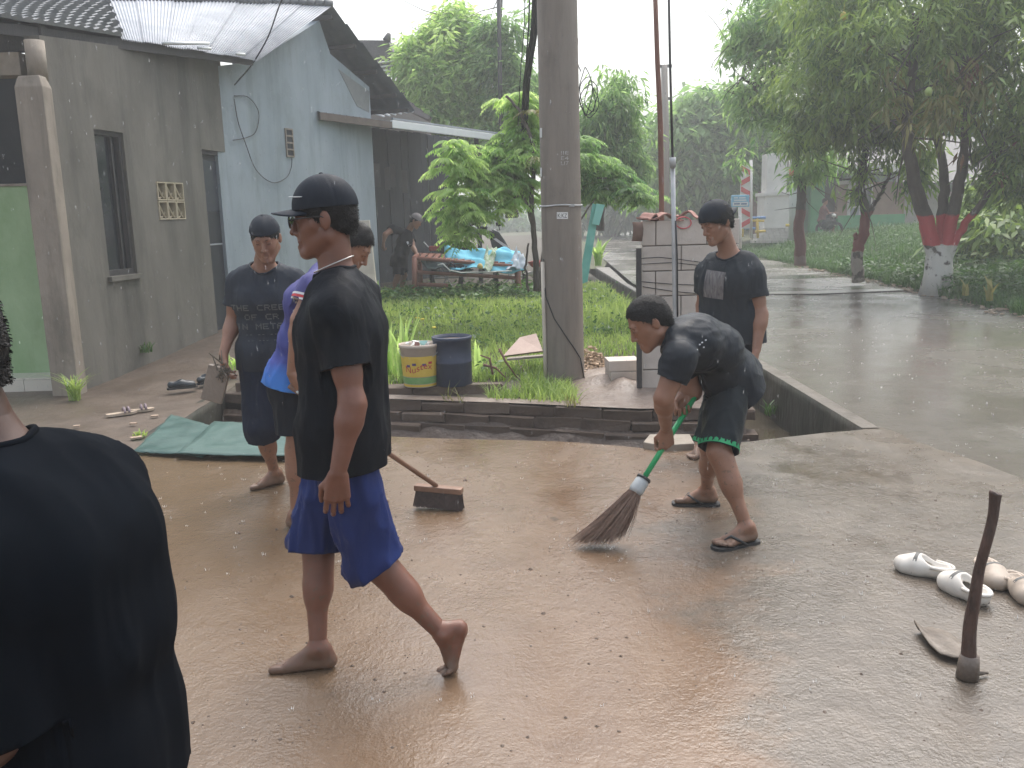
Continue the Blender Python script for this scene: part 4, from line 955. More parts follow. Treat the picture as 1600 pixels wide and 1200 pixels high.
# ================================================================ neighbour behind
nbh = thing('house', 'two-storey brown neighbour house with dark gabled roof above the lean-to', 'house', (-5.2,27,0))
M_NWALL = mat('neighbour_wall', (.24,.21,.19), (.33,.30,.27), scale=1.2, rough=.8); M_NROOF = mat('dark_brown_tiles', (.050,.048,.052), (.09,.085,.088), scale=4, rough=.6, bump=.6, bscale=14, bdist=.03)
def q(x, y, Y): return U(x, y, Y)
YN = 26
MB().prism([q(480,330,YN), q(480,90,YN), q(548,92,YN), q(625,130,YN), q(640,160,YN), q(640,330,YN)], (0,3,0)).build('wall', M_NWALL, nbh)
nr_ = MB().prism([q(500,62,YN-.6), q(606,63,YN-.6), q(631,122,YN-.6), q(596,112,YN-.6), q(560,96,YN-.6), q(500,110,YN-.6)], (0,3.5,.4)).build('roof', M_NROOF, nbh)
MB().tube([q(604,64,YN-.7), q(608,52,YN-.7)], [.12,.05], 8).build('finial', M_NROOF, nr_, True)
# lower tiled skirt roof: rows of tile ends
for r in range(7):
    x0, y0 = 560+13*r, 112+9.5*r; a, c = q(x0, y0, YN-4-.1*r), q(x0+34, y0+17, YN-4-.1*r)
    MB().bar(a, c, .6, .10).build('tile_course', mat('pinkish_tile_course', (.12,.105,.105), (.19,.165,.16), scale=5, rough=.7), nr_)
MB().prism([q(566,125,YN-3.4), q(672,190,YN-3.4), q(672,240,YN-3.4), q(566,240,YN-3.4)], (0,.4,0)).build('skirt_wall', M_NWALL, nbh)
rack = thing('drying_rack', 'white metal drying rails on the upper floor of the brown neighbour house', 'drying rack', q(600,125,YN-1))
for (x0, y0, x1, y1) in ((568,100,622,95),(576,107,622,101),(578,110,622,110),(586,117,622,115),(590,121,622,119)):
    MB().tube([q(x0,y0,YN-1), q(x1,y1,YN-1)], .022, 6).build('rail', mat('white_rail', (.75,.77,.78), rough=.4), rack, True)
MB().box(q(624,110,YN-1), (.16,.16,.62)).build('red_post', mat('dull_red_post', (.28,.08,.07), rough=.7), rack)
for i in range(7):     # pipes lying on the lean-to roof
    a, c = q(570+8*i, 172-2*i, 18.0), q(592+10*i*.9+8, 182-1.5*i, 18.0+.8)
    if i < 6: setp(MB().tube([a, c], .02, 6).build('roof_pipe', mat('grey_pipe', (.5,.52,.55), rough=.5), None, True), ('leftmost','second','third','fourth','fifth','rightmost')[i]+' pale pipe from the left in the bundle lying on the lean-to roof', 'pipe', 'pipes on the lean-to roof')
# ================================================================ vegetation
M_BARK = mat('tree_bark', (.055,.045,.038), (.11,.09,.075), scale=7, rough=.85, bump=.8, bscale=26, bdist=.02, stretch=(1,1,.35))
def leafm(name, a, b_, tr=.35): return mat(name, a, b_, scale=6, rough=.45, spec=.4, attr='tint', transl=tr, contrast=.62)
L_MANGO = leafm('mango_leaf', (.040,.100,.034), (.33,.47,.13)); L_LIME = leafm('light_leaf', (.17,.33,.09), (.52,.68,.27), .6)
L_MID = leafm('mid_leaf', (.07,.17,.06), (.33,.50,.19), .58); L_FAR = leafm('far_leaf', (.04,.10,.05), (.13,.22,.10), .4)
L_YEL = leafm('yellowed_leaf', (.12,.15,.04), (.24,.22,.07)); L_GRASS = leafm('grass_blade', (.13,.23,.045), (.38,.50,.17), .5)
L_WEED = leafm('weed_leaf', (.028,.080,.022), (.085,.18,.045), .35); L_BRN = leafm('brown_leaf', (.10,.05,.025), (.20,.10,.05), .2)
def leaves(C, n, ln, wd, rs, droop=.55, spread=.12, up=0., tint=None, curl=.25):
    """n leaves round each centre in C, each a folded blade of two quads -> V, F, tint"""
    m = len(C); K = m*n; c = np.repeat(C, n, 0); tc_ = np.repeat(rs.rand(m) if tint is None else tint, n)
    az = rs.rand(K)*2*np.pi; el = -droop+.7*rs.randn(K)*.6+up
    d = np.stack([np.cos(az)*np.cos(el), np.sin(az)*np.cos(el), np.sin(el)], 1)
    p = c+d*(rs.rand(K)[:,None]*spread)+rs.randn(K,3)*spread*.35
    L = ln*(.6+.7*rs.rand(K))[:,None]; W = wd*(.7+.5*rs.rand(K))[:,None]
    s = np.cross(d, rs.randn(K,3)*.5+A(0,0,1)); s /= np.linalg.norm(s, axis=1)[:,None]+1e-9; g = A(0,0,-1)
    a = p; mid = p+d*L*.5+g*L*curl*.15; tip = p+d*L+g*L*curl
    V = np.stack([a, mid-s*W*.5, mid+s*W*.5, tip], 1).reshape(-1,3)
    i = np.arange(K)*4; F = np.stack([i, i+1, i+3, i+2], 1)
    return V, F, np.clip(.65*tc_+.35*rs.rand(K), 0, 1)
def crown_pts(blobs, n, rs, hole=.0, nf=1.1, seed=0, shell=.55):
    """points in a union of ellipsoids (centre, radii), thinned by noise so gaps stay open"""
    out = []; vol = np.array([b[1][0]*b[1][1]*b[1][2] for b in blobs])**(.80); w_ = vol/vol.sum()
    for (c, r), ww in zip(blobs, w_):
        k = int(n*ww*2.2)+8; u = rs.randn(k,3); u /= np.linalg.norm(u, axis=1)[:,None]; rr = (shell+(1-shell)*rs.rand(k))**.8*(1+.14*rs.randn(k)); P = A(*c)+u*rr[:,None]*A(*r)
        nz = fbm(P*nf, seed, 3); P = P[nz > hole-.1*rs.rand(len(P))]; out.append(P[:max(4, int(n*ww))])
    return np.concatenate(out)
def foliage(name, m, C, n, ln, wd, rs, parent=None, kind=None, **k):
    V, F, t = leaves(C, n, ln, wd, rs, **k); me = mesh(name, V, F); fattr(me, 'tint', t); o = link(name, me, m, parent); 
    if kind: setp(o, kind=kind)
    return o
def limb(pts, r0, r1, rs, wob=.03, n=8):
    P = [A(*p) for p in pts]; Q = []
    for i in range(len(P)-1):
        p0 = P[max(i-1,0)]; p1 = P[i]; p2 = P[i+1]; p3 = P[min(i+2, len(P)-1)]
        for k in range(5):
            t = k/5; Q.append(.5*((2*p1)+(-p0+p2)*t+(2*p0-5*p1+4*p2-p3)*t*t+(-p0+3*p1-3*p2+p3)*t**3)+rs.randn(3)*wob*(0 if i+k == 0 else 1)*.5)
    Q.append(P[-1]); m = len(Q); return Q, [r0+(r1-r0)*i/(m-1) for i in range(m)], n
def twigs(bmb, P, nper, ln, rs, r=.012):
    for p in P:
        for k in range(nper):
            d = nrm(rs.randn(3)+A(0,0,.3)); q_ = p+d*ln*(.5+rs.rand()); bmb.tube([p, (p+q_)/2+rs.randn(3)*.05, q_], [r, r*.7, r*.3], 4, cap=False)
# painted trunks need their own paint: white below, red above, set by height on the bark
def painted(name, zr, zt, white=(.52,.50,.46), red=(.42,.055,.06)):
    m = mat(name, (.055,.045,.038), (.11,.09,.075), scale=7, rough=.8, bump=.8, bscale=22, bdist=.02, stretch=(1,1,.4)); t = m.node_tree; N = t.nodes; L = t.links; b = N['Principled BSDF']
    g = N.new('ShaderNodeTexCoord'); s = N.new('ShaderNodeSeparateXYZ'); L.new(g.outputs['Object'], s.inputs[0]); nz = N.new('ShaderNodeTexNoise'); nz.inputs['Scale'].default_value = 9; nz.inputs['Detail'].default_value = 6; L.new(g.outputs['Object'], nz.inputs['Vector'])
    ad = N.new('ShaderNodeMath'); ad.operation = 'MULTIPLY_ADD'; ad.inputs[1].default_value = .14; L.new(nz.outputs['Fac'], ad.inputs[0]); L.new(s.outputs['Z'], ad.inputs[2])
    src = b.inputs['Base Color'].links[0].from_socket
    def step(z): n = N.new('ShaderNodeMapRange'); n.inputs['From Min'].default_value = z+.07-.012; n.inputs['From Max'].default_value = z+.07+.012; L.new(ad.outputs[0], n.inputs[0]); return n.outputs[0]
    def mix(f, a, c):
        n = N.new('ShaderNodeMix'); n.data_type = 'RGBA'; L.new(f, n.inputs['Factor'])
        for i, v in (('A', a), ('B', c)):
            if hasattr(v, 'links'): L.new(v, n.inputs[i])
            else: n.inputs[i].default_value = (*v, 1)
        return n.outputs['Result']
    worn = N.new('ShaderNodeMapRange'); worn.inputs['From Min'].default_value = .56; worn.inputs['From Max'].default_value = .62; n2 = N.new('ShaderNodeTexNoise'); n2.inputs['Scale'].default_value = 5; n2.inputs['Detail'].default_value = 8; L.new(g.outputs['Object'], n2.inputs['Vector']); L.new(n2.outputs['Fac'], worn.inputs[0])
    wht = mix(worn.outputs[0], white, src); c = mix(step(zr), wht, red); c = mix(step(zt), c, src); L.new(c, b.inputs['Base Color']); return m
# --- big painted mango tree on the right bank
rs = np.random.RandomState(21); YT = 15.6; t0 = U(1466,440,YT); z0 = t0[2]
t = thing('mango_tree', 'large forked tree with trunk painted white below and red above on the right bank', 'tree', t0, 'trees on the right bank')
zr, zt = U(1465,383,YT)[2], U(1465,336,YT)[2]; MP = painted('painted_bark_a', zr, zt)
tips = []
base = A(t0[0], t0[1], z0-.3)
tk = MB()
for pts, r0, r1 in (([U(1462,450,YT),U(1458,385,YT),U(1444,335,YT),U(1428,280,YT-.2),U(1417,200,YT-.4),U(1425,110,YT-.6),U(1430,20,YT-.8)],.16,.055),
                    ([U(1468,450,YT+.05),U(1470,385,YT+.05),U(1473,335,YT+.1),U(1476,270,YT+.3),U(1462,200,YT+.6),U(1470,100,YT+1)],.125,.045),
                    ([U(1472,450,YT-.05),U(1478,385,YT-.05),U(1489,335,YT-.1),U(1502,270,YT-.2),U(1512,180,YT-.3),U(1508,90,YT-.4),U(1530,0,YT-.5)],.13,.05),
                    ([U(1474,450,YT),U(1486,390,YT-.1),U(1508,350,YT-.2),U(1545,300,YT-.4),U(1552,250,YT-.5),U(1580,200,YT-.7)],.085,.03)):
    Q, R_, n = limb(pts, r0, r1, rs, .02, 10); tk.tube(Q, R_, n); tips += Q[19:]
tk.tube([base, U(1466,430,YT), U(1467,400,YT), U(1468,384,YT)], [.33,.235,.215,.15], 12); tk.build('trunk', MP, t, True)
tw = MB(); twigs(tw, tips[::2], 3, 1.1, rs, .02); setp(tw.build('branches', M_BARK, t), kind='stuff')
def blob(x, y, Y, rx, ry, rz): return (U(x, y, Y), (rx, ry, rz))
B = [blob(1440,60,15.5,1.9,1.8,1.1),blob(1560,80,15.3,1.7,1.8,1.3),blob(1330,90,15.8,1.2,1.5,1.0),blob(1500,-60,15.5,2.6,2,1.1),blob(1590,210,15,.8,1.4,.9),blob(1595,300,15,.6,1,.7),blob(1350,-30,16,1.5,1.6,1),blob(1640,150,15,1.2,1.5,1.6)]
foliage('crown', L_MANGO, crown_pts(B, 3000, rs, .05, 1.6, 3, .45), 9, .20, .050, rs, t, droop=.6, spread=.16)
C = np.array([U(*p) for p in ((1450,170,14.0),(1470,158,13.9),(1490,165,14.0),(1445,185,13.9),(1400,165,14.3),(1410,150,14.4),(1500,140,14.2),(1540,150,14.2),(1555,140,14.3),(1520,110,14.2),(1390,100,14.5),(1480,100,14.2),(1460,180,13.9),(1480,180,14.0))]); foliage('new_leaves', L_YEL, np.repeat(C, 3, 0)+rs.randn(len(C)*3,3)*.12, 9, .26, .05, rs, t, droop=.8, spread=.10)
C = np.array([U(*p) for p in ((1517,90,14.2),(1512,105,14.2),(1520,120,14.2),(1505,240,14.3),(1360,65,14.6),(1597,215,14.4),(1560,270,14.6))]); foliage('dead_leaves', L_BRN, C, 8, .20, .05, rs, t, droop=1.0, spread=.10)
FR = mat('yellow_fruit', (.55,.42,.08), (.62,.55,.16), scale=8, rough=.4); FG = mat('green_fruit', (.24,.34,.09), (.32,.40,.12), scale=8, rough=.4)
# --- second, thinner tree
rs = np.random.RandomState(22); YB = 17.8; t1 = U(1341,432,YB)
t = thing('mango_tree', 'slim leaning tree with faded red paint and a low side branch in mid bank', 'tree', t1, 'trees on the right bank')
MP2 = painted('painted_bark_b', U(1341,392,YB)[2], U(1341,332,YB)[2], red=(.19,.062,.052), white=(.30,.26,.22)); tk = MB(); tips = []
for pts, r0, r1 in (([U(1341,440,YB),U(1339,395,YB),U(1348,365,YB),U(1353,335,YB),U(1344,290,YB),U(1352,240,YB),U(1358,190,YB),U(1350,110,YB)],.13,.05),([U(1351,352,YB),U(1362,325,YB),U(1378,300,YB),U(1392,270,YB)],.06,.025),([U(1341,385,YB),U(1337,372,YB),U(1336,365,YB)],.06,.035),([U(1352,235,YB),U(1375,180,YB),U(1390,120,YB)],.05,.025)):
    Q, R_, n = limb(pts, r0, r1, rs, .02); tk.tube(Q, R_, n); tips += Q[18:]
tk.build('trunk', MP2, t, True); tw = MB(); twigs(tw, tips, 3, .9, rs, .015); setp(tw.build('branches', M_BARK, t), kind='stuff')
B = [blob(1345,165,17.8,1.5,1.4,.9),blob(1300,120,17.5,1.2,1.3,.9),blob(1395,130,17.8,1.1,1.3,.9),blob(1380,285,17.6,.75,.8,.42),blob(1410,255,17.8,.7,.8,.5),blob(1345,60,18,1.6,1.4,.9),blob(1285,205,17.5,.8,.9,.6)]
foliage('crown', L_MANGO, crown_pts(B, 1900, rs, .06, 1.5, 5, .45), 9, .20, .048, rs, t, droop=.7, spread=.16)
# --- third tree, furthest left on the bank
rs = np.random.RandomState(23); YC = 21; t2 = U(1250,409,YC)
t = thing('mango_tree', 'straight reddish-painted tree at the left end of the bank beside the gate', 'tree', t2, 'trees on the right bank')
MP3 = painted('painted_bark_c', U(1250,400,YC)[2], U(1250,328,YC)[2], red=(.15,.065,.058), white=(.20,.14,.12)); tk = MB(); tips = []
for pts, r0, r1 in (([U(1250,415,YC),U(1249,360,YC),U(1251,300,YC),U(1244,240,YC),U(1240,180,YC),U(1228,110,YC)],.145,.05),([U(1249,265,YC),U(1225,215,YC),U(1190,150,YC),U(1160,120,YC)],.07,.02),([U(1244,235,YC),U(1270,180,YC),U(1290,110,YC)],.07,.025),([U(1210,185,YC),U(1180,165,YC),U(1165,160,YC)],.03,.012),([U(1200,170,YC),U(1170,100,YC),U(1140,70,YC)],.035,.012)):
    Q, R_, n = limb(pts, r0, r1, rs, .03); tk.tube(Q, R_, n); tips += Q[8:]
tk.build('trunk', MP3, t, True); tw = MB(); twigs(tw, tips, 2, 1.0, rs, .014); setp(tw.build('branches', M_BARK, t), kind='stuff')
B = [blob(1235,110,21,1.5,1.4,1.2),blob(1220,30,21,1.3,1.4,.9),blob(1195,95,21,.75,.9,.55),blob(1158,72,21,.42,.6,.20),blob(1260,220,21,1.1,1.1,.8),blob(1215,245,21,1.0,1,.55),blob(1185,135,21,.6,.7,.35),blob(1290,10,21,1.6,1.4,.9),blob(1185,55,21,.55,.6,.3),blob(1230,190,20.6,.7,.8,.5)]
foliage('crown', L_MID, crown_pts(B, 2000, rs, .10, 1.3, 8, .45), 9, .23, .062, rs, t, droop=.6, spread=.2)
for i, (x, y, Y, m, lb) in enumerate(((1318,25,15.2,FR,'larger ripe yellow fruit high in the trees near the top edge'),(1277,61,16.5,FR,'ripe yellow fruit at the upper left of the crowns'),(1343,98,15.0,FG,'green fruit hanging below the ripe pair'),(1288,161,16.4,FG,'green fruit among leaves at mid left of the crowns'),(1336,202,16.5,FG,'lowest green fruit beside the slim tree trunk'),(1368,187,16.5,FG,'green fruit right of the slim tree trunk'),(1451,143,14.0,FG,'green fruit beside the yellowed leaf cluster'))):
    c = U(x, y, Y); f = MB(); 
    f.lathe(c, [(.004,-.075),(.04,-.06),(.058,-.02),(.055,.02),(.03,.055),(.006,.07)], 10); f.tube([c+A(0,0,.06), c+A(.01,0,.2)], .004, 4); setp(f.build('fruit', m, None, True), lb, 'fruit')
# --- light green tree behind the lean-to
rs = np.random.RandomState(24); YD = 25
def q_(x, y, Y=YD): return U(x, y, Y)
t = thing('broadleaf_tree', 'tall light green tree rising behind the lean-to roof, left of the pole', 'tree', U(745,330,YD), 'trees behind the plot')
tk = MB(); tips = []
for pts, r0, r1 in (([q_(750,340),q_(745,250),q_(735,160),q_(705,90),q_(705,20)],.22,.04),([q_(745,250),q_(765,170),q_(775,90),q_(782,-30)],.14,.05),([q_(735,160),q_(690,130),q_(660,110)],.08,.03)):
    Q, R_, n = limb(pts, r0, r1, rs, .05); tk.tube(Q, R_, n); tips += Q[6:]
tk.build('trunk', M_BARK, t, True); tw = MB(); twigs(tw, tips, 2, 1.2, rs, .015); setp(tw.build('branches', M_BARK, t), kind='stuff')
B = [blob(700,60,YD,.85,1,.75),blob(665,110,YD,.75,1,.8),blob(715,130,YD,1.1,1.1,.9),blob(668,190,YD,.8,1,.6),blob(740,200,YD,1.1,1.1,.7),blob(712,22,YD,.35,.5,.35),blob(760,150,YD,.8,1,.8),blob(645,80,YD,.35,.5,.3),blob(690,235,YD,1.0,1,.45)]
foliage('crown', L_LIME, crown_pts(B, 4200, rs, -.25, 1.0, 11, .5), 9, .25, .09, rs, t, droop=.4, spread=.24)
rs = np.random.RandomState(25); t = thing('broadleaf_tree', 'darker tree mixed with cables just left of the concrete pole top', 'tree', U(800,330,24), 'trees behind the plot')
tk = MB(); Q, R_, n = limb([U(800,340,24),U(798,220,24),U(790,120,24),U(785,60,24)], .18, .04, rs, .04); tk.tube(Q, R_, n); tk.build('trunk', M_BARK, t, True)
B = [blob(800,60,24,.55,.8,.5),blob(790,100,24,.75,.9,.7),blob(810,150,24,.8,.9,.7),blob(815,30,24,.5,.6,.4),blob(800,220,24,.8,1,.6),blob(770,45,24,.4,.6,.4)]
foliage('crown', L_MID, crown_pts(B, 1300, rs, .0, 1.0, 12, .3), 9, .24, .075, rs, t, droop=.4, spread=.24)
# --- leafy young tree at the pole, with pinnate bright leaves
rs = np.random.RandomState(26); YE = 12.2
t = thing('young_tree', 'young tree with bright drooping leaf sprays behind the concrete pole', 'tree', U(842,452,YE), 'trees behind the plot')
tk = MB(); tips = []
for pts, r0, r1 in (([U(838,455,YE),U(836,390,YE),U(830,320,YE),U(835,240,YE),U(815,180,YE),U(790,150,YE)],.045,.015),([U(834,360,YE),U(815,300,YE),U(780,282,YE),U(740,285,YE),U(700,300,YE-.2)],.025,.008),([U(832,300,YE),U(790,255,YE),U(745,238,YE),U(700,235,YE-.3)],.022,.008),([U(845,455,YE+.2),U(852,380,YE+.2),U(880,320,YE),U(920,280,YE),U(975,285,YE)],.035,.010),([U(850,380,YE),U(900,350,YE-.3),U(930,310,YE-.3)],.02,.008),([U(826,455,YE+.3),U(822,420,YE+.3),U(826,380,YE+.2)],.02,.012),([U(815,300,YE),U(760,340,YE),U(710,365,YE-.2)],.018,.007)):
    Q, R_, n = limb(pts, r0, r1, rs, .015); tk.tube(Q, R_, n); tips += Q[4:]
tk.build('trunk', M_BARK, t, True)
def spray(cx, cy, Y, rs, n=9, ln=.34, dirx=None):
    """a compound leaf: arching rachis with paired leaflets"""
    c = U(cx, cy, Y); V = []; F = []; 
    for k in range(n):
        a = rs.uniform(0, 2*np.pi); d = A(math.cos(a), math.sin(a)*.8, rs.uniform(-.1,.45)); d = nrm(d); L_ = ln*rs.uniform(.6,1.15)
        for i in range(8):
            s_ = (i+1)/8; p = c+d*L_*s_+A(0,0,-.55*L_*s_*s_)
            tdir = nrm(d+A(0,0,-1.1*s_)); side = nrm(np.cross(tdir, A(0,0,1)))
            for sg in (-1,1):
                ld = nrm(side*sg+tdir*.6+A(0,0,-.45)); ll = .068*(1.15-.5*abs(s_-.45))*rs.uniform(.8,1.2); wv = nrm(np.cross(ld, rs.randn(3)*.25+A(0,0,1)))*.013
                m_ = p+ld*ll*.5; b0 = len(V); V += [p, m_-wv, p+ld*ll+A(0,0,-.02), m_+wv]; F.append((b0, b0+1, b0+2, b0+3))
    return V, F
def sprays(name, m, pts, parent, rs, n=8, ln=.42, jitter=6):
    V = []; F = []; T = []
    for (x, y, Y) in pts:
        v, f = spray(x+rs.randn()*jitter, y+rs.randn()*jitter, Y+rs.randn()*.15, rs, n, ln); k = len(V); V += v; F += [tuple(i+k for i in g) for g in f]; tt = rs.rand(); T += [min(1, max(0, .7*tt+.3*rs.rand())) for _ in f]
    me = mesh(name, V, np.array(F)); fattr(me, 'tint', T); return link(name, me, m, parent)
pts = [(x, y, YE+dy) for x, y, dy in ((700,232,-.3),(690,245,-.3),(715,245,-.2),(730,275,-.2),(755,270,-.1),(775,262,0),(800,268,0),(790,285,0),(820,262,.1),(750,300,0),(775,305,0),(805,300,0),(695,330,-.3),(705,345,-.3),(690,315,-.3),(720,330,-.2),(735,320,0),(708,360,-.1),(780,240,.2),(800,235,.2),(830,285,0),(825,240,0),(765,245,.1),(735,255,-.1),(725,300,0))]
pts = [(x+(16 if x < 712 else 4), y, Y) for x, y, Y in pts]; sprays('leaf_sprays', L_LIME, pts*6, t, rs, 7, .24, 11)
pts = [(x, y, YE) for x, y in ((905,260),(925,250),(945,270),(965,290),(985,300),(920,290),(928,290),(940,300),(995,305),(915,235),(900,220),(960,262))]
sprays('leaf_sprays', L_MID, pts*5, t, rs, 8, .26, 12)
pts = [(x, y, YE+.4) for x, y in ((804,165),(815,150),(798,145),(825,175),(812,190),(832,200),(822,215),(805,195),(835,170),(812,215),(828,235),(800,230),(790,280),(803,312))]
sprays('leaf_sprays', L_LIME, pts*5, t, rs, 8, .24, 11)
sprays('leaf_sprays', L_YEL, [(836,245,YE-.1),(832,255,YE-.1),(828,168,YE)], t, rs, 5, .25, 3)
# --- tree right of the pole
rs = np.random.RandomState(27); YF = 20
t = thing('broadleaf_tree', 'rounded mid-green tree just right of the concrete pole', 'tree', U(935,345,YF), 'trees behind the plot')
tk = MB(); Q, R_, n = limb([U(935,360,YF),U(937,300,YF),U(945,240,YF),U(955,180,YF)], .13, .04, rs, .04); tk.tube(Q, R_, n); tk.build('trunk', M_BARK, t, True)
B = [blob(958,165,YF,.75,.8,.75),blob(930,200,YF,.7,.8,.7),blob(975,215,YF,.65,.8,.6),blob(925,260,YF,.8,.9,.6),blob(965,270,YF,.55,.8,.45),blob(985,240,YF,.5,.6,.5),blob(965,140,YF,.35,.4,.35)]
foliage('crown', L_MID, crown_pts(B, 1700, rs, -.15, 1.2, 14, .3), 9, .19, .055, rs, t, droop=.7, spread=.2)
# --- hazy trees down the road
for i, (bl, n_, lb, Y, mm) in enumerate((
    ([(1115,185,38,2.2,2,1.3),(1080,215,38,1.9,2,1.5),(1150,200,38,2,2,1.5),(1120,260,38,3.1,2,1.8),(1060,260,38,1.8,2,1.6),(1160,280,38,1.8,2,1.3)], 2400, 'broad hazy tree over the road left of the gate banner', 38, L_MID),
    ([(1020,250,55,2.6,2,2.2),(1000,290,55,3,2,1.8),(1035,290,55,3,2,2)], 1300, 'pale hazy tree far down the road above the block wall', 55, L_FAR),
    ([(960,300,60,4,3,1.8),(925,295,60,3,3,2),(985,320,60,3,3,1.0)], 1200, 'faint low tree at the far end of the road', 60, L_FAR),
    ([(1190,270,48,2.4,2,2.6),(1180,180,48,2,2,2)], 900, 'hazy tree standing behind the white gate pillar', 48, L_FAR),
    ([(1420,235,46,4.0,2,1.9),(1360,220,46,3.8,2,2.1),(1480,240,46,3.4,2,1.8),(1560,240,46,4,2,2.6)], 1800, 'dense tree behind the green-walled house on the right', 46, L_FAR),
    ([(1570,340,20,1.3,1,.9),(1600,300,20,1.2,1,1.2),(1545,360,19,.7,.8,.6),(1610,380,18,.9,1,.9)], 1300, 'dark bushy shrub at the right edge behind the painted tree', 20, L_MANGO))):
    rs = np.random.RandomState(40+i); t = thing('broadleaf_tree', lb, 'tree', U(bl[0][0], 350, Y))
    tk = MB(); tk.tube([U(bl[0][0],375,Y), U(bl[0][0],300,Y), U(bl[0][0],bl[0][1],Y)], [.25,.2,.08], 7); tk.build('trunk', M_BARK, t, True)
    foliage('crown', mm, crown_pts([blob(*q) for q in bl], n_, rs, -.3, .7, 20+i, .3), 8, .011*Y+.05, .0045*Y+.02, rs, t, droop=.5, spread=.012*Y)
rs = np.random.RandomState(50); C = np.stack([rs.uniform(-70,110,5200), rs.uniform(82,96,5200), np.abs(rs.randn(5200))*1.9+.3], 1); C[:,2] *= .8+.5*vnoise(C*A(.12,.1,0), 4)
foliage('far_woods', L_FAR, C, 6, 1.1, .5, rs, None, 'stuff', droop=.4, spread=1.0)
# --- grass
def grass(name, pts, h, wd, rs, m, parent=None, lean=.5):
    K = len(pts); az = rs.rand(K)*2*np.pi; hh = h*(.45+.9*rs.rand(K)); d = np.stack([np.cos(az), np.sin(az), 0*az], 1)*(hh*lean*rs.rand(K))[:,None]
    s = np.stack([-np.sin(az+rs.randn(K)*.6), np.cos(az), 0*az], 1)*wd*.5*(.7+.6*rs.rand(K))[:,None]; u = np.stack([0*az, 0*az, hh], 1)
    V = np.stack([pts-s, pts+s, pts+u*.55+d*.35+s*.8, pts+u*.55+d*.35-s*.8, pts+u*.92+d], 1).reshape(-1,3); i = np.arange(K)*5
    F = np.concatenate([np.stack([i, i+1, i+2, i+3], 1)]); T3 = np.stack([i+3, i+2, i+4], 1)
    F = [tuple(f) for f in F.tolist()]+[tuple(f) for f in T3.tolist()]
    me = bpy.data.meshes.new(name); me.from_pydata(V.tolist(), [], F); me.update(); tn = np.clip(.5+.35*vnoise(pts*A(1.5,1.5,0), 6)+.22*rs.randn(K), 0, 1); fattr(me, 'tint', np.concatenate([tn, tn])); o = link(name, me, m, parent); return setp(o, kind='stuff')
rs = np.random.RandomState(60)
def yard_pts(n, y0, y1, x0=-2.4, x1=1.82, thr=-.9):
    X = rs.uniform(x0, x1, n); Y = y0+(y1-y0)*rs.rand(n)**1.15; k = Y > np.interp(X, [p[0] for p in FAR_EDGE], [p[1] for p in FAR_EDGE])+.05
    X, Y = X[k], Y[k]; nz = vnoise(np.stack([X*1.3, Y*1.3, 0*X], 1), 3); bare = (X > .55) & (Y < 9.6) & (nz < .5)|((X > -1.5) & (X < .1) & (Y < 8.45) & (nz > -.6)); k = (nz > thr) & ~bare; X, Y = X[k], Y[k]
    return np.stack([X, Y, [zf(a, c)-.01 for a, c in zip(X, Y)]], 1)
grass('yard_grass', yard_pts(42000, 7.2, 17.2), .105, .010, rs, L_GRASS, lean=1.1)
P = yard_pts(9000, 8.6, 14, thr=.25); grass('tall_grass', P, .22, .011, rs, L_GRASS, lean=.9)
P = yard_pts(9000, 7.36, 9.4, -.7, 1.6); P = P[(fbm(P*A(2.2,2.2,0), 31) > .05) & (rs.rand(len(P)) < np.clip(1.2-np.abs(P[:,0]-.3)*.9, .1, 1))]; grass('edge_grass', P, .15, .008, rs, L_GRASS, lean=1.3)
P = np.stack([rs.uniform(-.6,1.5,260), np.zeros(260), np.zeros(260)], 1); P = P[vnoise(P*4, 5) > .1]; P[:,1] = [interp(x, FAR_EDGE)+rs.uniform(-.03,.05) for x in P[:,0]]; grass('hanging_grass', P, .13, .007, rs, L_YEL, lean=1.8)
C = yard_pts(900, 8.0, 16.8, thr=.1); C[:,2] += .10*rs.rand(len(C)); foliage('yard_weeds', L_WEED, C, 8, .085, .05, rs, None, 'stuff', droop=-.1, spread=.10)
C = np.stack([rs.uniform(-2.1,.9,500), rs.uniform(14.6,16.2,500), .16+.16*rs.rand(500)], 1); foliage('tall_weeds', L_WEED, C, 8, .11, .06, rs, None, 'stuff', droop=-.1, spread=.16)
# right bank
X = rs.rand(52000)**1.5*7; Y = 9+26*rs.rand(52000)**1.2; E = np.interp(Y, [p[1] for p in [(a, y) for y, a in RR]], [0]*len(RR)) if 0 else np.interp(Y, [p[0] for p in RR], [p[1] for p in RR])
P = np.stack([E+X-.12+.12*vnoise(np.stack([0*Y, Y*2, 0*Y], 1), 2), Y, [bank_z(e+x, y)-.02 for e, x, y in zip(E, X, Y)]], 1); grass('bank_grass', P, .22, .016, rs, L_WEED, lean=.9)
X = rs.rand(3400)**1.3*5; Y = 9.5+12*rs.rand(3400); E = np.interp(Y, [p[0] for p in RR], [p[1] for p in RR]); nz = vnoise(np.stack([X*.9, Y*.9, 0*X], 1), 8); k = nz > -.25; X, Y, E, nz = X[k], Y[k], E[k], nz[k]
C = np.stack([E+X, Y, [bank_z(e+x, y) for e, x, y in zip(E, X, Y)]+(.05+.32*rs.rand(len(X))*np.clip(nz+.4, 0, 1))], 1); foliage('bank_weeds', L_WEED, C, 9, .13, .055, rs, None, 'stuff', droop=.1, spread=.16)
X = rs.rand(500)*6; Y = 20+14*rs.rand(500); E = np.interp(Y, [p[0] for p in RR], [p[1] for p in RR]); C = np.stack([E+X, Y, [bank_z(e+x, y)+.1 for e, x, y in zip(E, X, Y)]], 1); foliage('bank_herbs', L_WEED, C, 8, .12, .045, rs, None, 'stuff', droop=0, spread=.25)
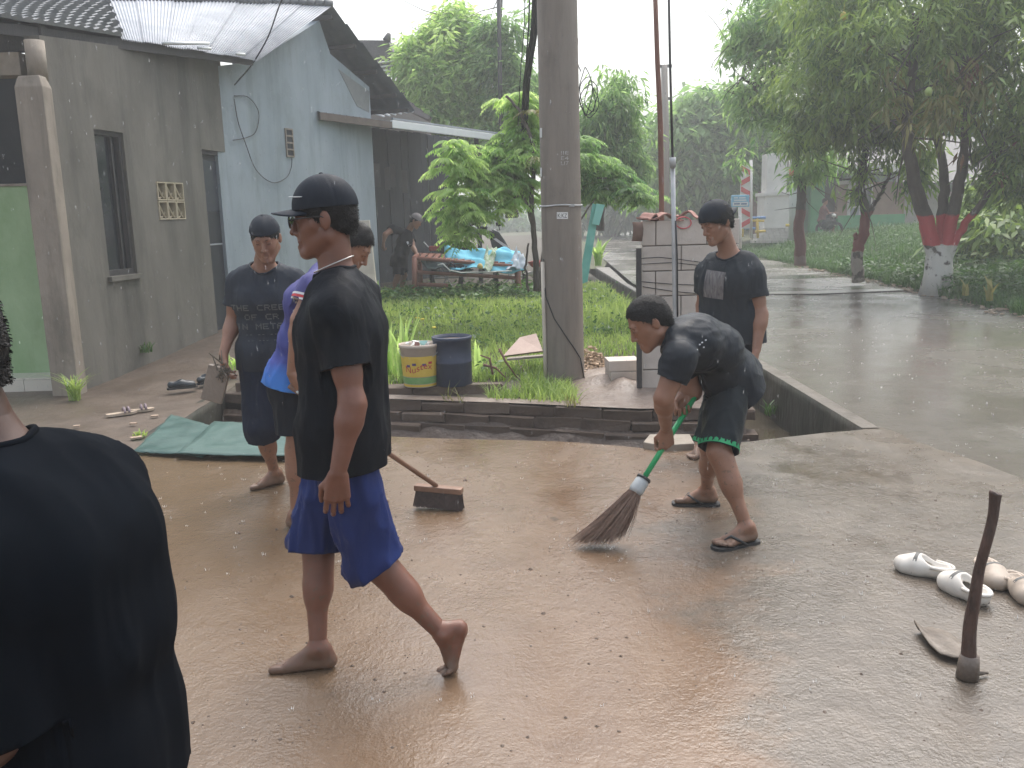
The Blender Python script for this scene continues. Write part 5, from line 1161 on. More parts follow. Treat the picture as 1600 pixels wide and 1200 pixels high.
def plant(name, label, base, n, h, wd, m, rs, lean=.5, cat='plant', group=None, seg=5):
    """a clump of arching blades"""
    V = []; F = []
    for k in range(n):
        a = rs.uniform(0, 2*np.pi); L_ = h*rs.uniform(.55,1.1); d = A(math.cos(a), math.sin(a), 0)*lean*rs.uniform(.2,1); s_ = A(-math.sin(a), math.cos(a), 0)*wd/2; b0 = len(V); p0 = A(*base)+A(*rs.uniform(-.05,.05,2), 0)
        for i in range(seg+1):
            u = i/seg; p = p0+A(0,0,1)*L_*(u-.35*lean*u*u)+d*L_*u*u; w_ = (1-u)**.6*(.5+.9*u if u < .5 else .95); V += [p-s_*w_, p+s_*w_]
        F += [(b0+2*i, b0+2*i+1, b0+2*i+3, b0+2*i+2) for i in range(seg)]
    me = mesh(name, V, np.array(F)); fattr(me, 'tint', rs.rand(len(F))*.5+.4); return setp(link(name, me, m), label, cat, group)
rs = np.random.RandomState(70)
plant('leafy_plant', 'tall broad-bladed green plant beside the yellow paint bucket', G(632,600), 22, .75, .06, L_LIME, rs, .35)
plant('leafy_plant', 'pale upright blades behind the walking man at the edge of the plot', G(612,590), 16, .62, .055, L_LIME, rs, .3)
plant('leafy_plant', 'single pointed green leaf leaning right of the blue drum', G(752,590), 3, .46, .07, L_LIME, rs, .35)
plant('leafy_plant', 'weeds growing at the foot of the cement pillar', G(118,625), 60, .36, .022, L_GRASS, rs, .9)
plant('leafy_plant', 'low weeds at the corner where the grey wall meets the path', G(140,600), 40, .26, .02, L_GRASS, rs, .9)
plant('leafy_plant', 'tuft of weeds against the base of the grey wall', on(222,548)+A(.05,0,-.02), 30, .16, .02, L_WEED, rs, .8)
plant('leafy_plant', 'small flattened weed on the earth path near the teal sheet', G(218,683,.0), 18, .09, .02, L_GRASS, rs, 1.1)
plant('leafy_plant', 'green tuft growing beside the man holding the brick', G(368,578,.1), 26, .22, .025, L_LIME, rs, .8)
plant('leafy_plant', 'weeds sprouting from the mossy ditch wall', A(2.44,8.3,-.36), 22, .2, .03, L_WEED, rs, .8)
plant('leafy_plant', 'tall pale seedling standing at the right edge of the bank', U(1548,470,12.3), 10, .42, .07, L_YEL, rs, .5)
plant('leafy_plant', 'smaller pale seedling left of the tall one at the road edge', U(1508,462,12.9), 8, .3, .06, L_YEL, rs, .6)
plant('leafy_plant', 'leafy weeds beside the teal plank at the road', U(935,415,14.5), 26, .55, .08, L_LIME, rs, .7)
plant('leafy_plant', 'weed with rounded leaves near the leaning beige boards', U(590,470,14.6), 20, .4, .08, L_LIME, rs, .7)
for i, (x, y) in enumerate(((652,497),(660,499),(678,512))): 
    c = G(x, y, .32); setp(MB().lathe(c, [(.004,-.01),(.03,0),(.022,.012),(.004,.014)], 8).build('flower', mat('yellow_petal', (.65,.55,.06), rough=.6), None, True), ('leftmost tiny yellow flower in the plot grass','tiny yellow flower just right of the leftmost one','lowest tiny yellow flower in the plot grass')[i], 'flower')
# ================================================================ pole, wall and things on the plot
M_POLE = mat('pole_concrete', (.185,.157,.132), (.270,.232,.195), stain=.35, stain_c=(.10,.085,.07), stain_s=2.5, scale=2.0, rough=.5, rough2=.75, bump=.35, bscale=40, bdist=.006, stretch=(1.2,1.2,.25), contrast=1.1)
M_RUST = mat('rusty_steel', (.13,.055,.035), (.22,.10,.07), scale=8, rough=.7, bump=.3)
M_GALV = mat('grey_pipe_steel', (.34,.35,.36), (.50,.50,.50), scale=8, rough=.45, metal=.3)
PX, PY = float(U(882,580,8.45)[0]), 8.45
pole = thing('concrete_pole', 'thick concrete utility pole standing in the grass plot', 'pole', (PX, PY, 0))
HP = 9.0; leanx = float(U(870,0,PY)[0]-U(882,590,PY)[0])/float(U(870,0,PY)[2])
MB().tube([(PX+leanx*z, PY, z) for z in (-.3,0,1,2,3,4,6,9)], [.193,.190,.187,.184,.181,.178,.170,.16], 32).build('shaft', M_POLE, pole, True)
def onpole(x, y, r=.186): 
    d = ray(x, y); o = A(0,0,CAM_H); z = float(U(x, y, PY)[2]); cx = PX+leanx*z; a = d[0]**2+d[1]**2; bb = 2*(d[0]*(o[0]-cx)+d[1]*(o[1]-PY)); c = (o[0]-cx)**2+(o[1]-PY)**2-r*r; D = bb*bb-4*a*c
    if D < 0: return None
    return o+d*((-bb-math.sqrt(D))/(2*a))
zb = float(U(878,321,PY-.18)[2]); MB().tube([(PX+leanx*zb+.193*math.cos(a), PY+.193*math.sin(a), zb+.004*math.sin(3*a)) for a in np.linspace(0, 2*math.pi, 33)], .008, 6, cap=False).build('steel_band', M_GALV, pole, True)
MB().box(onpole(893,321)+A(0,-.008,0), (.05,.016,.022)).build('band_clip', M_GALV, pole)
def patch(name, x0, y0, x1, y1, m, parent, nx=6, ny=3, r=.1905):
    V = [onpole(x0+(x1-x0)*i/nx, y0+(y1-y0)*j/ny, r) for j in range(ny+1) for i in range(nx+1)]; F = [(j*(nx+1)+i, j*(nx+1)+i+1, (j+1)*(nx+1)+i+1, (j+1)*(nx+1)+i) for i in range(nx) for j in range(ny)]
    return link(name, mesh(name, V, F), m, parent)
M_WHT = mat('white_sticker', (.70,.70,.68), rough=.5); M_INK = mat('dark_ink', (.03,.03,.035), rough=.6); M_CHALK = mat('stencil_white', (.50,.49,.47), (.30,.28,.26), scale=60, rough=.8, contrast=2)
st = patch('sticker', 870, 331.5, 887.5, 342, M_WHT, pole)
def pole_text(name, txt, x, y, w, h, m, parent, r=.1912):
    Vt, Ft = outline_text(txt, 1.0); X = [v[0] for v in Vt]; Y_ = [v[1] for v in Vt]; sx = w/(max(X)-min(X)); sy = h/(max(Y_)-min(Y_)); V = []
    for a, c in Vt: V.append(onpole(x+(a-min(X))*sx, y-(c-min(Y_))*sy, r))
    if any(v is None for v in V): return
    return link(name, mesh(name, V, Ft), m, parent)
pole_text('sticker_text', 'K:KZ', 871.5, 340.2, 14.5, 6.6, M_INK, st)
for k, (tx, yy) in enumerate((('IIE', 242), ('E4', 250), ('LI7', 258))): pole_text('stencil_mark', tx, 876.5, yy, 12, 6.0, M_CHALK, pole)
patch('pale_scuff', 843.5, 200, 847, 215, M_WHT, pole, 2, 3); patch('pale_scuff', 844.0, 262, 846.6, 276, M_WHT, pole, 2, 3)
dz = float(U(850,410,PY-.19)[2]); MB().tube([(PX+leanx*z-.186, PY-.085, z) for z in (-.02,.3,.7,dz)], .019, 8).build('conduit', mat('cream_conduit', (.52,.46,.38), (.6,.54,.46), rough=.5), pole, True)
MB().tube([onpole(849,405,.196), onpole(848.5,430,.198), onpole(853,465,.198), onpole(866,498,.196), onpole(884,525,.196), onpole(898,545,.198), onpole(907,560,.20), A(PX+.185,PY-.07,.02)], .006, 6).build('ground_wire', M_CABLE, pole, True)
for i in range(4):    # coiled wire hanging behind the pole on the right
    cx, cy, rx_, ry_ = ((918,150,11,30),(921,158,13,26),(915,143,9,38),(924,150,9,24))[i]; pts = [U(cx+rx_*math.cos(a)+2*math.sin(3*a+i), cy+ry_*math.sin(a), PY+.22+.02*i) for a in np.linspace(0, 2*math.pi, 30)]
    setp(MB().tube(pts, .0045, 5).build('wire_coil', M_CABLE, None, True), ('widest','tilted second','tallest narrow','small outermost')[i]+' loop of the dark spare wire hanging on the pole', 'wire', 'spare wire loops on the pole')
cable([U(903,60,PY+.15), U(902,85,PY+.2), U(903,100,PY+.22), U(908,112,PY+.22)], .005, 'short wire running down the right edge of the pole to the coil')
for i, (x0, x1, w_) in enumerate(((838,822,.022),(834,818,.014),(829,820,.010),(842,826,.016),(822,812,.006))):
    cable([U(x0,-60,11), U(x0-3,40,11.3), U((x0+x1)/2-2,90,11.6), U(x1,140,12.0), U(x1-4,230,12.6)], w_, ('thickest black cable hanging left of the pole','second black cable left of the pole, close to the thickest','thin cable in the bundle left of the pole','black cable nearest the left edge of the pole','thin lone wire furthest left in the hanging bundle')[i])
tp = thing('thin_pole', 'dark slim pole standing among the light green tree behind the lean-to', 'pole', U(782,260,23)); MB().tube([U(785,330,23), U(781,100,23), U(778,-60,23)], [.06,.055,.05], 8).build('shaft', M_WOODD, tp, True)
# block wall
M_AAC = mat('pale_block', (.47,.41,.36), (.60,.535,.48), scale=5, rough=.75, bump=.5, bscale=45, bdist=.006)
WY = 7.80; wx0 = float(U(1003,500,WY)[0]); rows = 7; BH = .2165; WALLW = .84
bwall = thing('block_wall', 'short unplastered wall of pale lightweight blocks at the corner of the plot', 'wall', (wx0, WY, 0))
rs = np.random.RandomState(9); MORT = mat('mortar', (.20,.17,.145), rough=.9)
MB().box((wx0+WALLW/2, WY+.055, rows*BH/2-.03), (WALLW-.03, .075, rows*BH-.02)).build('mortar_core', MORT, bwall)
for r in range(rows):
    cutsx = [0,.12,.56,WALLW] if r % 2 == 0 else [0,.34,WALLW-.10,WALLW]
    if r == 0: cutsx = [0,.17,.55,WALLW]
    for i in range(3):
        a, c = cutsx[i]+.004, cutsx[i+1]-.004; b = MB().box((wx0+(a+c)/2, WY+.05+rs.uniform(-.004,.004), (r+.5)*BH-.02), (c-a, .105, BH-.010)); b.build('block', M_AAC, bwall, bevel=.006)
setp(MB().bar(U(998,388,WY-.05), U(999,606,WY-.05), .045, .03, (0,1,0)).build('wooden_post', M_WOODD), 'dark wooden post at the left end of the block wall', 'post')
Tz = rows*BH-.02; M_TERR = mat('broken_terracotta', (.26,.125,.10), (.36,.20,.165), scale=7, rough=.8, bump=.3)
for i, (x, y, w_, d_, a, lb) in enumerate(((.20,.06,.30,.20,.1,'largest broken red roof tile on top of the block wall'),(.42,.08,.22,.16,-.4,'broken red tile in the middle of the wall top'),(.07,.03,.17,.15,.6,'red tile shard overhanging the left end of the wall top'),(.62,.05,.20,.12,.2,'thin pinkish board scrap on the right of the wall top'))):
    b = MB(); n = 8; V = []
    for j in range(n+1):
        u = j/n-.5; z = .028*math.cos(u*math.pi*2.5)
        for sv in (-.5,.5):
            V += [A(u*w_, sv*d_, z), A(u*w_, sv*d_, z+.012)]
    F = []
    for j in range(n):
        k = 4*j; F += [(k+1, k+3, k+7, k+5), (k, k+4, k+6, k+2), (k, k+1, k+5, k+4), (k+2, k+6, k+7, k+3)]
    F += [(0,2,3,1), (4*n, 4*n+1, 4*n+3, 4*n+2)]; b.add(V, F); o = b.build('roof_tile_piece', M_TERR if i < 3 else M_PILLAR); o.location = (wx0+x, WY+y, Tz+.025+.012*(i == 1)); o.rotation_euler = (rs.uniform(-.12,.12), rs.uniform(-.12,.12), a); setp(o, lb, 'roof tile')
cloth_ = MB(); V = []; 
for j in range(7):
    for i in range(5): V.append(U(988+8*i+1.5*math.sin(j*1.3), 347+10*j, WY-.07+.012*math.sin(i*2+j)))
# sack flap at wall corner
Fc = [(j*5+i, j*5+i+1, (j+1)*5+i+1, (j+1)*5+i) for j in range(3) for i in range(2)]; cloth_.add(V, Fc)
o = cloth_.build('torn_sack', mat('brown_sack', (.13,.08,.06), (.22,.15,.12), rough=.9), None, True, fix=False); md = o.modifiers.new('s', 'SOLIDIFY'); md.thickness = .004; setp(o, 'torn brown sack scrap hanging at the upper left corner of the block wall', 'sack')
# poles and wires by the wall
for lb, P, r, m in (('rusty brown steel pole rising behind the block wall', [U(1034,345,8.3), U(1032,200,8.3), U(1027,90,8.3), U(1022,-60,8.3)], [.024,.024,.022,.02], M_RUST),):
    t = thing('steel_pole', lb, 'pole', (P[0][0], P[0][1], 0)); MB().tube([A(P[0][0], P[0][1], 0)]+P, [r[0]]+r, 8).build('shaft', m, t, True)
t = thing('steel_pole', 'thin pole in front of the block wall, pale below and black above', 'pole', U(1056,505,7.70))
MB().tube([A(U(1056,600,7.68)[0], 7.68, 0), U(1055,505,7.68), U(1053,380,7.68), U(1051,248,7.68)], .020, 10).build('lower_pipe', M_GALV, t, True)
MB().tube([U(1051,250,7.68), U(1047,100,7.68), U(1044,-60,7.68)], .0105, 8).build('upper_rod', M_WOODD, t, True)
MB().tube([U(1059,505,7.66), U(1058,400,7.66), U(1056,345,7.66)], .007, 6).build('taped_cable', M_CABLE, t, True)
MB().tube([U(1051,246,7.66), U(1051,252,7.66), U(1051.5,262,7.66)], .027, 10).build('joint', M_GALV, t, True)
hb = thing('far_pole', 'distant utility pole with two crossbars seen through the rain', 'pole', U(1038,330,34)); MB().tube([U(1040,345,34), U(1039,200,34), U(1038,102,34)], [.17,.15,.12], 8).build('shaft', M_POLE, hb, True)
MB().bar(U(1024,104,34), U(1050,103,34), .1, .1).build('crossbar', M_WOODD, hb); MB().bar(U(1029,155,34), U(1049,154,34), .1, .1).build('crossbar', M_WOODD, hb)
for i, pts in enumerate((((1000,404),(1030,402),(1060,405),(1104,411)), ((1000,413),(1050,410),(1104,416)), ((1000,440),(1050,444),(1104,446)), ((1004,448),(1050,455),(1104,460)))):
    setp(MB().tube([U(x, y, WY-.012) for x, y in pts], .0035, 5).build('tie_wire', M_CABLE, None, True), ('upper wire tied across the block wall','wire just under the upper one on the block wall','third wire down across the block wall','lowest wire sagging across the block wall')[i], 'wire')
rng_ = MB().tube([U(1068+12*math.cos(a), 348+9*math.sin(a), WY-.008) for a in np.linspace(0, 2*math.pi, 24)], .006, 5, cap=False); rng_.build('painted_ring', mat('red_marker', (.55,.12,.13), rough=.7), bwall, True)
# loose blocks
for (cx, cy, z, w_, lb) in ((976,603,.082,.28,'lower of the two loose pale blocks beside the block wall'),(975,603,.186,.29,'upper of the two loose pale blocks beside the block wall')):
    p = G(cx, cy); b = MB().box((p[0], p[1]+.13, z), (w_, .26, .098), _rz(.12 if z < .1 else .06)); setp(b.build('loose_block', M_AAC, None, bevel=.006), lb, 'block')
M_SLABT = mat('pink_tile', (.34,.24,.20), (.44,.33,.28), scale=6, rough=.6, bump=.2)
o = MB().prism([G(787,560,.02)+A(0,0,.02), G(846,550,.02)+A(0,0,.05), G(843,519,.02)+A(0,.05,.26), G(790,548,.02)+A(0,.05,.22)], (0,.03,.0)).build('leaning_slab', M_SLABT); 
bpy.data.objects.remove(o); a0 = U(786,556,8.9); a1 = U(848,548,8.8); a2 = U(838,521,9.15); a3 = U(812,527,9.2)
setp(MB().prism([a0, a1, a2, a3], (0,.035,-.02)).build('tile_slab', M_SLABT), 'broken pinkish floor slab propped beside the concrete pole', 'slab')
setp(MB().bar(U(793,561,8.7), U(850,556,8.65), .10, .02).build('board', M_PILLAR), 'thin grey board lying under the pinkish slab', 'board')
V = []; rs = np.random.RandomState(12)      # heap of wood shavings / rubble
c = U(924,540,9.2); b = MB()
for i in range(420):
    p = c+A(rs.randn()*.13, rs.randn()*.12, 0); hh = max(0, .22-1.1*math.hypot(p[0]-c[0], p[1]-c[1])); z = .03+hh*rs.rand(); s_ = rs.uniform(.008,.028); b.box((p[0], p[1], z), (s_*2, s_, s_*.5), _rz(rs.uniform(0,6))@_rx(rs.uniform(-1,1)))
setp(b.build('sawdust_heap', mat('pale_chips', (.36,.25,.16), (.5,.38,.27), scale=20, rough=.8)), 'heap of pale chips behind the right side of the pole', 'heap', kind='stuff')
V = []; F = []; n = 22
for i in range(n+1):
    for j in range(n+1): x = .50+1.25*i/n; y = 7.35+1.75*j/n; u, v = i/n*2-1, j/n*2-1; V.append((x, y, zf(x, y)+.012+.09*max(0, 1-(u*u+v*v))*(.6+.6*float(fbm(np.array([[x*5, y*5, 0]]), 3)[0]))))
for i in range(n):
    for j in range(n): k = i*(n+1)+j; F.append((k, k+n+1, k+n+2, k+1))
setp(link('mud_patch', MB().add(V, F).mesh('mud_patch', True), mat('pinkish_wet_mud', (.15,.11,.09), (.24,.19,.155), scale=5, rough=.4, rough2=.65, bump=.8, bscale=30, bdist=.015)), kind='structure')
V = []; F = []      # muddy lip along the plot edge
xs_ = np.linspace(-1.9,1.84,60)
for x in xs_:
    e = interp(x, FAR_EDGE); wdt = .20+.25*ss((x-.4)/.6)
    for j in range(4): V.append((x, e+wdt*j/3, .012+.012*math.sin(j*1.1)))
for i in range(59):
    for j in range(3): k = i*4+j; F.append((k, k+4, k+5, k+1))
setp(link('plot_lip', MB().add(V, F).mesh('plot_lip', True), MATS['pinkish_wet_mud']), kind='structure')
for i, (pts, lb) in enumerate(((((755,570),(775,575),(790,590)),'reddish root curling on the soil left of the pole'),(((780,545),(790,565),(808,590)),'pale split stick standing below the pink slab'),(((770,585),(765,560),(750,555)),'short red-brown root end beside the drum'))):
    setp(MB().tube([U(x, y, 8.45) for x, y in pts], [.014,.011,.006], 6).build('stick', mat('root_bark', (.16,.08,.06), (.26,.15,.12), rough=.8), None, True), lb, 'stick')
# brick plinth with the bucket and drum
for i in range(3):
    c = A(-1.10+.405*i, 8.02, .030); setp(link('brick', BM2[i % 5], None, None, loc=c, rot=(0,0,rs.uniform(-.06,.06))), ('muddy brick under the left side of the paint bucket','muddy brick between the bucket and the drum, under both','muddy brick under the right side of the blue drum')[i], 'brick', 'bricks under the bucket and drum')
for i in range(3):
    for k in range(1):
        c = A(-2.42+.24*k+.04*i, 8.42+.02*i, .045+.088*i); setp(link('brick', BM2[(i+k) % 5], None, None, loc=c, rot=(0,0,rs.uniform(-.06,.06))), ('lowest','middle','topmost')[i]+' muddy brick of the small stepped pile at the drain end', 'brick', 'bricks piled at the drain end')
bk = G(656,606, .07); bk = A(bk[0], 8.02, .075); bx_, by_, bz_ = bk
buc = thing('paint_bucket', 'full yellow-labelled paint bucket standing on bricks beside the drain', 'bucket', bk)
MB().lathe(bk, [(.145,0),(.150,.01),(.172,.33),(.178,.335),(.178,.352),(.184,.355),(.184,.385),(.176,.387),(.170,.36),(.16,.335)], 32, cap=False).build('body', mat('dirty_white_plastic', (.42,.34,.28), (.52,.44,.37), scale=5, rough=.5), buc, True)
MB().lathe(bk, [(.001,.33),(.165,.335)], 24, cap=False).build('rubbish', mat('litter', (.35,.36,.34), (.55,.5,.46), scale=30, rough=.7, bump=.8), buc)
def ring_patch(c, r0, r1, z0, z1, a0, a1, m, name, parent, n=20):
    V = []; 
    for i in range(n+1):
        a = a0+(a1-a0)*i/n; V += [A(c[0]+r0*math.cos(a), c[1]+r0*math.sin(a), c[2]+z0), A(c[0]+r1*math.cos(a), c[1]+r1*math.sin(a), c[2]+z1)]
    return link(name, mesh(name, V, [(2*i, 2*i+2, 2*i+3, 2*i+1) for i in range(n)], True), m, parent)
rr = lambda z: .150+.022*z/.33+.0015
MY = mat('yellow_label', (.62,.42,.05), (.70,.50,.09), scale=7, rough=.45); MGn = mat('green_label', (.12,.30,.09), (.25,.40,.16), scale=14, rough=.5); MRd = mat('red_label_print', (.50,.05,.05), rough=.5); MPu = mat('purple_label_print', (.10,.06,.18), rough=.5)
ring_patch(bk, rr(.10), rr(.285), .10, .285, -math.pi, 0, MY, 'label', buc); ring_patch(bk, rr(.035), rr(.095), .035, .095, -math.pi, 0, MGn, 'label_band', buc); ring_patch(bk, rr(.01), rr(.03), .01, .03, -math.pi, 0, MY, 'label_band', buc)
Vt, Ft = outline_text('Nustex', .085); V = []
for x, y in Vt: a = -math.pi/2+x/.158; z = .155+y+x*.12+.012*math.sin(x*30); V.append(A(bk[0]+(rr(z)+.0015)*math.cos(a), bk[1]+(rr(z)+.0015)*math.sin(a), bk[2]+z))
link('label_text', mesh('label_text', V, Ft), MRd, buc)
for a0, z0, m in ((-2.25,.19,MPu),(-1.9,.205,MPu),(-1.35,.20,MPu),(-1.0,.215,MRd)): ring_patch(bk, rr(z0)+.001, rr(z0+.022)+.001, z0, z0+.022, a0, a0+.22, m, 'label_print', buc, 5)
lg = MB(); rs = np.random.RandomState(3)
for (x, y, w_, c_) in ((-.05,0,.09,'white_litter'),(.03,.02,.08,'aqua_litter'),(.07,-.03,.06,'white_litter'),(.0,-.05,.06,'brown_litter'),(-.10,-.04,.05,'white_litter'),(.06,.05,.08,'white_litter'),(-.03,.07,.08,'white_litter')):
    m = mat(c_, {'white_litter': (.6,.6,.58), 'aqua_litter': (.35,.6,.55), 'brown_litter': (.25,.12,.10)}[c_], rough=.5)
    V = [A(bk[0]+x+rs.uniform(-w_,w_)*.6, bk[1]+y+rs.uniform(-w_,w_)*.6, bk[2]+.335+rs.uniform(.01,.075)) for _ in range(7)]; bm_ = bmesh.new(); [bm_.verts.new(v) for v in V]; bmesh.ops.convex_hull(bm_, input=bm_.verts); me = bpy.data.meshes.new('litter_piece'); bm_.to_mesh(me); bm_.free(); link('litter_piece', me, m, buc)
hd = MB().tube([A(bk[0]-.178*math.cos(a), bk[1]-.178*math.sin(a)*.5-.05, bk[2]+.345-.10*math.sin(a)) for a in np.linspace(0.05, math.pi-.05, 16)], .003, 5); hd.build('handle', M_GALV, buc, True)
dr = A(-.535, 8.06, .07); drum = thing('blue_drum', 'dark blue plastic drum full of dirt beside the paint bucket', 'drum', dr)
MB().lathe(dr, [(.165,0),(.172,.01),(.172,.20),(.176,.205),(.176,.22),(.172,.225),(.175,.41),(.183,.415),(.183,.44),(.172,.445),(.166,.40)], 32, cap=False).build('body', mat('dirty_blue_plastic', (.015,.026,.060), (.035,.048,.085), scale=3, rough=.5, bump=.2, bscale=30), drum, True)
MB().lathe(dr, [(.001,.43),(.08,.42),(.168,.405)], 20, cap=False).build('dirt', mat('dark_compost', (.06,.045,.035), (.13,.10,.075), scale=30, rough=.9, bump=1), drum, True)
# teal plank leaning by the road
M_TEAL = mat('teal_paint', (.10,.36,.30), (.18,.48,.41), scale=5, rough=.5); YP = 11.8
t = thing('teal_plank', 'teal painted boards leaning beside the road behind the pole', 'board', U(905,440,YP)); 
MB().prism([U(926,318,YP), U(937,321,YP), U(918,440,YP), U(904,446,YP)], (0,.05,0)).build('board', M_TEAL, t); MB().prism([U(932,318,YP-.06), U(945,320,YP-.06), U(936,352,YP-.06), U(925,350,YP-.06)], (0,.04,0)).build('board', mat('pale_teal_paint', (.22,.52,.45), rough=.5), t)
# ================================================================ bamboo bench, laundry, motorbike
M_BAM = mat('reddish_bamboo', (.17,.065,.045), (.27,.115,.08), scale=7, rough=.5, bump=.3)
YB_ = 15.3; gz = zf(-1.5, YB_)
bn = thing('bamboo_bench', 'low reddish bamboo bench frame in the yard piled with laundry', 'bench', (-1,YB_,gz))
def ub(x, y, dy=0): return U(x, y, YB_+dy)
for x0, y0, x1, y1, dy in ((648,402,647,462,0),(806,415,814,460,0),(655,398,657,452,.75),(812,405,806,448,.75)): p = ub(x1, y1, dy); MB().tube([ub(x0,y0,dy), A(p[0], p[1], gz-.03)], .048, 10).build('leg', M_BAM, bn, True)
for x0, y0, x1, y1, dy in ((648,425,806,434,0),(650,444,700,446,0),(645,403,810,416,.0),(655,398,812,404,.75)): MB().tube([ub(x0,y0,dy), ub(x1,y1,dy)], .032, 8).build('rail', M_BAM, bn, True)
for i in range(16): t_ = i/15; a = ub(648+158*t_, 405+10*t_, 0); c = ub(655+156*t_, 399+6*t_, .75); MB().bar(a+A(0,0,.035), c+A(0,0,.035), .09, .02).build('slat', M_BAM, bn)
def drape(name, label, quad, m, rs, nx=26, ny=14, sag=.03, th=.01, cat='towel', mats=None):
    V = []; F = []; p00, p10, p11, p01 = quad
    for j in range(ny+1):
        for i in range(nx+1):
            u, v = i/nx, j/ny; p = (p00*(1-u)+p10*u)*(1-v)+(p01*(1-u)+p11*u)*v; n_ = float(fbm(np.array([[u*5, v*3, 1.]]), 7)[0]); V.append(p+A(.01*n_, -.02*n_, sag*n_))
    for j in range(ny):
        for i in range(nx): k = j*(nx+1)+i; F.append((k, k+1, k+nx+2, k+nx+1))
    o = link(name, MB().add(V, F).mesh(name, True), m); md = o.modifiers.new('s', 'SOLIDIFY'); md.thickness = th; return setp(o, label, cat)
M_TOW = cloth_mat('aqua_towel', (.14,.44,.58), (.20,.52,.66), rough=.85)
drape('towel', 'light blue towel with a printed band draped over the bamboo bench', [ub(693,387,.3), ub(812,390,.3), ub(822,423,-.12), ub(705,424,-.12)], M_TOW, rs, sag=.06)
drape('towel_print', 'printed green and white band across the blue towel', [ub(760,387,.24), ub(778,388,.24), ub(768,423,-.17), ub(752,423,-.17)], mat('towel_band', (.55,.58,.5), (.12,.25,.10), scale=20, rough=.8, contrast=1.6), rs, 6, 12, .05, cat='towel band')
drape('white_cloth', 'white patterned cloth hanging off the right end of the bench', [ub(806,389,.2), ub(820,402,.1), ub(824,417,-.12), ub(790,424,-.14)], cloth_mat('white_cloth_m', (.5,.55,.6), (.3,.36,.42)), rs, 14, 10, .05, cat='cloth')
drape('grey_trousers', 'grey-green trousers lying over the left of the bench', [ub(655,400,.2), ub(668,402,.2), ub(740,424,-.1), ub(672,421,-.12)], cloth_mat('greygreen_cloth', (.10,.14,.14), (.06,.085,.09)), rs, 16, 10, .06, cat='trousers')
drape('dark_cloth', 'dark crumpled cloth in the middle of the bench', [ub(688,402,.3), ub(715,404,.3), ub(732,422,-.1), ub(692,416,-.12)], SH_NAVY if 0 else cloth_mat('dark_laundry', (.02,.026,.035), (.035,.045,.05)), rs, 14, 10, .07, cat='clothes')
setp(MB().tube([ub(684,414,-.15), ub(692,412,-.18), ub(702,422,-.16), ub(720,426,-.16), ub(760,425,-.16), ub(800,423,-.16)], .012, 6).build('cord', mat('white_cord_m', (.6,.62,.6), rough=.6), None, True), 'white piping cord trailing along the front of the bench', 'cord')
c = ub(750,416,-.18); setp(MB().lathe(c, [(.005,-.05),(.045,-.03),(.05,0),(.03,.04),(.005,.05)], 10).build('yellow_cloth_knot', mat('mustard_cloth', (.55,.40,.14), rough=.8), None, True), 'small mustard-coloured knot of cloth on the blue towel', 'cloth')
# motorbike behind the bench
YM = 16.4; M_MB = mat('motorbike_black', (.012,.016,.022), (.02,.026,.034), rough=.22, coat=.5); mb = thing('motorbike', 'dark step-through motorbike parked behind the bamboo bench', 'motorbike', U(740,440,YM))
def um(x, y, dy=0.): return U(x, y, YM+dy)
MB().prism([um(764,367), um(770,358), um(779,362), um(790,378), um(797,392), um(789,420), um(778,412), um(770,392)], (0,.18,0)).build('front_fairing', M_MB, mb, bevel=.02)
MB().prism([um(770,373,-.01), um(775,372,-.01), um(798,388,-.01), um(795,391,-.01)], (0,.02,0)).build('fairing_stripe', mat('silver_stripe', (.6,.62,.65), rough=.3), mb)
MB().tube([um(756,366,-.35), um(764,362,-.1), um(772,363,.1), um(777,360,.45)], .022, 8).build('handlebar', M_CABLE, mb, True)
for x, y, dy in ((757,358,-.3),(779,352,.45)): MB().tube([um(x+2,y+8,dy), um(x,y,dy)], .008, 5).build('mirror_stem', M_CABLE, mb, True); MB().lathe(um(x,y-2,dy), [(.003,-.045),(.05,-.03),(.055,.01),(.03,.04),(.003,.045)], 10).build('mirror', M_CABLE, mb, True)
MB().prism([um(690,383), um(710,378), um(742,385), um(752,392), um(742,398), um(700,398), um(683,392)], (0,.24,0)).build('seat', mat('black_seat', (.015,.016,.018), rough=.5), mb, bevel=.02)
MB().prism([um(688,396,.03), um(742,398,.03), um(755,412,.03), um(720,425,.03), um(690,415,.03)], (0,.2,0)).build('body', M_MB, mb, bevel=.02)
MB().prism([um(752,410,.05), um(785,408,.05), um(785,418,.05), um(752,424,.05)], (0,.2,0)).build('footboard', M_MB, mb)
def wheel(cx, Y, r, parent, m=None):
    c = A(cx, Y, r+gz-.0); w_ = MB(); P = [c+A(r*math.cos(a), 0, r*math.sin(a)) for a in np.linspace(0, 2*math.pi, 29)]; w_.tube(P, .045, 8, cap=False); o = w_.build('wheel', RUB if 0 else mat('tyre_rubber', (.015,.015,.016), rough=.8), parent, True)
    s_ = MB(); 
    for k in range(6): a = k*math.pi/3; s_.tube([c, c+A((r-.04)*math.cos(a), 0, (r-.04)*math.sin(a))], .012, 5)
    s_.build('spokes', M_GALV, o); return o
wheel(float(um(697,430)[0]), YM+.12, .27, mb); wheel(float(um(797,430)[0]), YM+.10, .27, mb); MB().tube([um(694,398,.1), um(668,385,.1), um(662,378,.1)], .014, 6).build('tail_bracket', M_GALV, mb, True)
MB().box(um(680,388,.1), (.22,.2,.09)).build('tail_lamp', mat('tail_red', (.25,.03,.03), rough=.3), mb, bevel=.02)
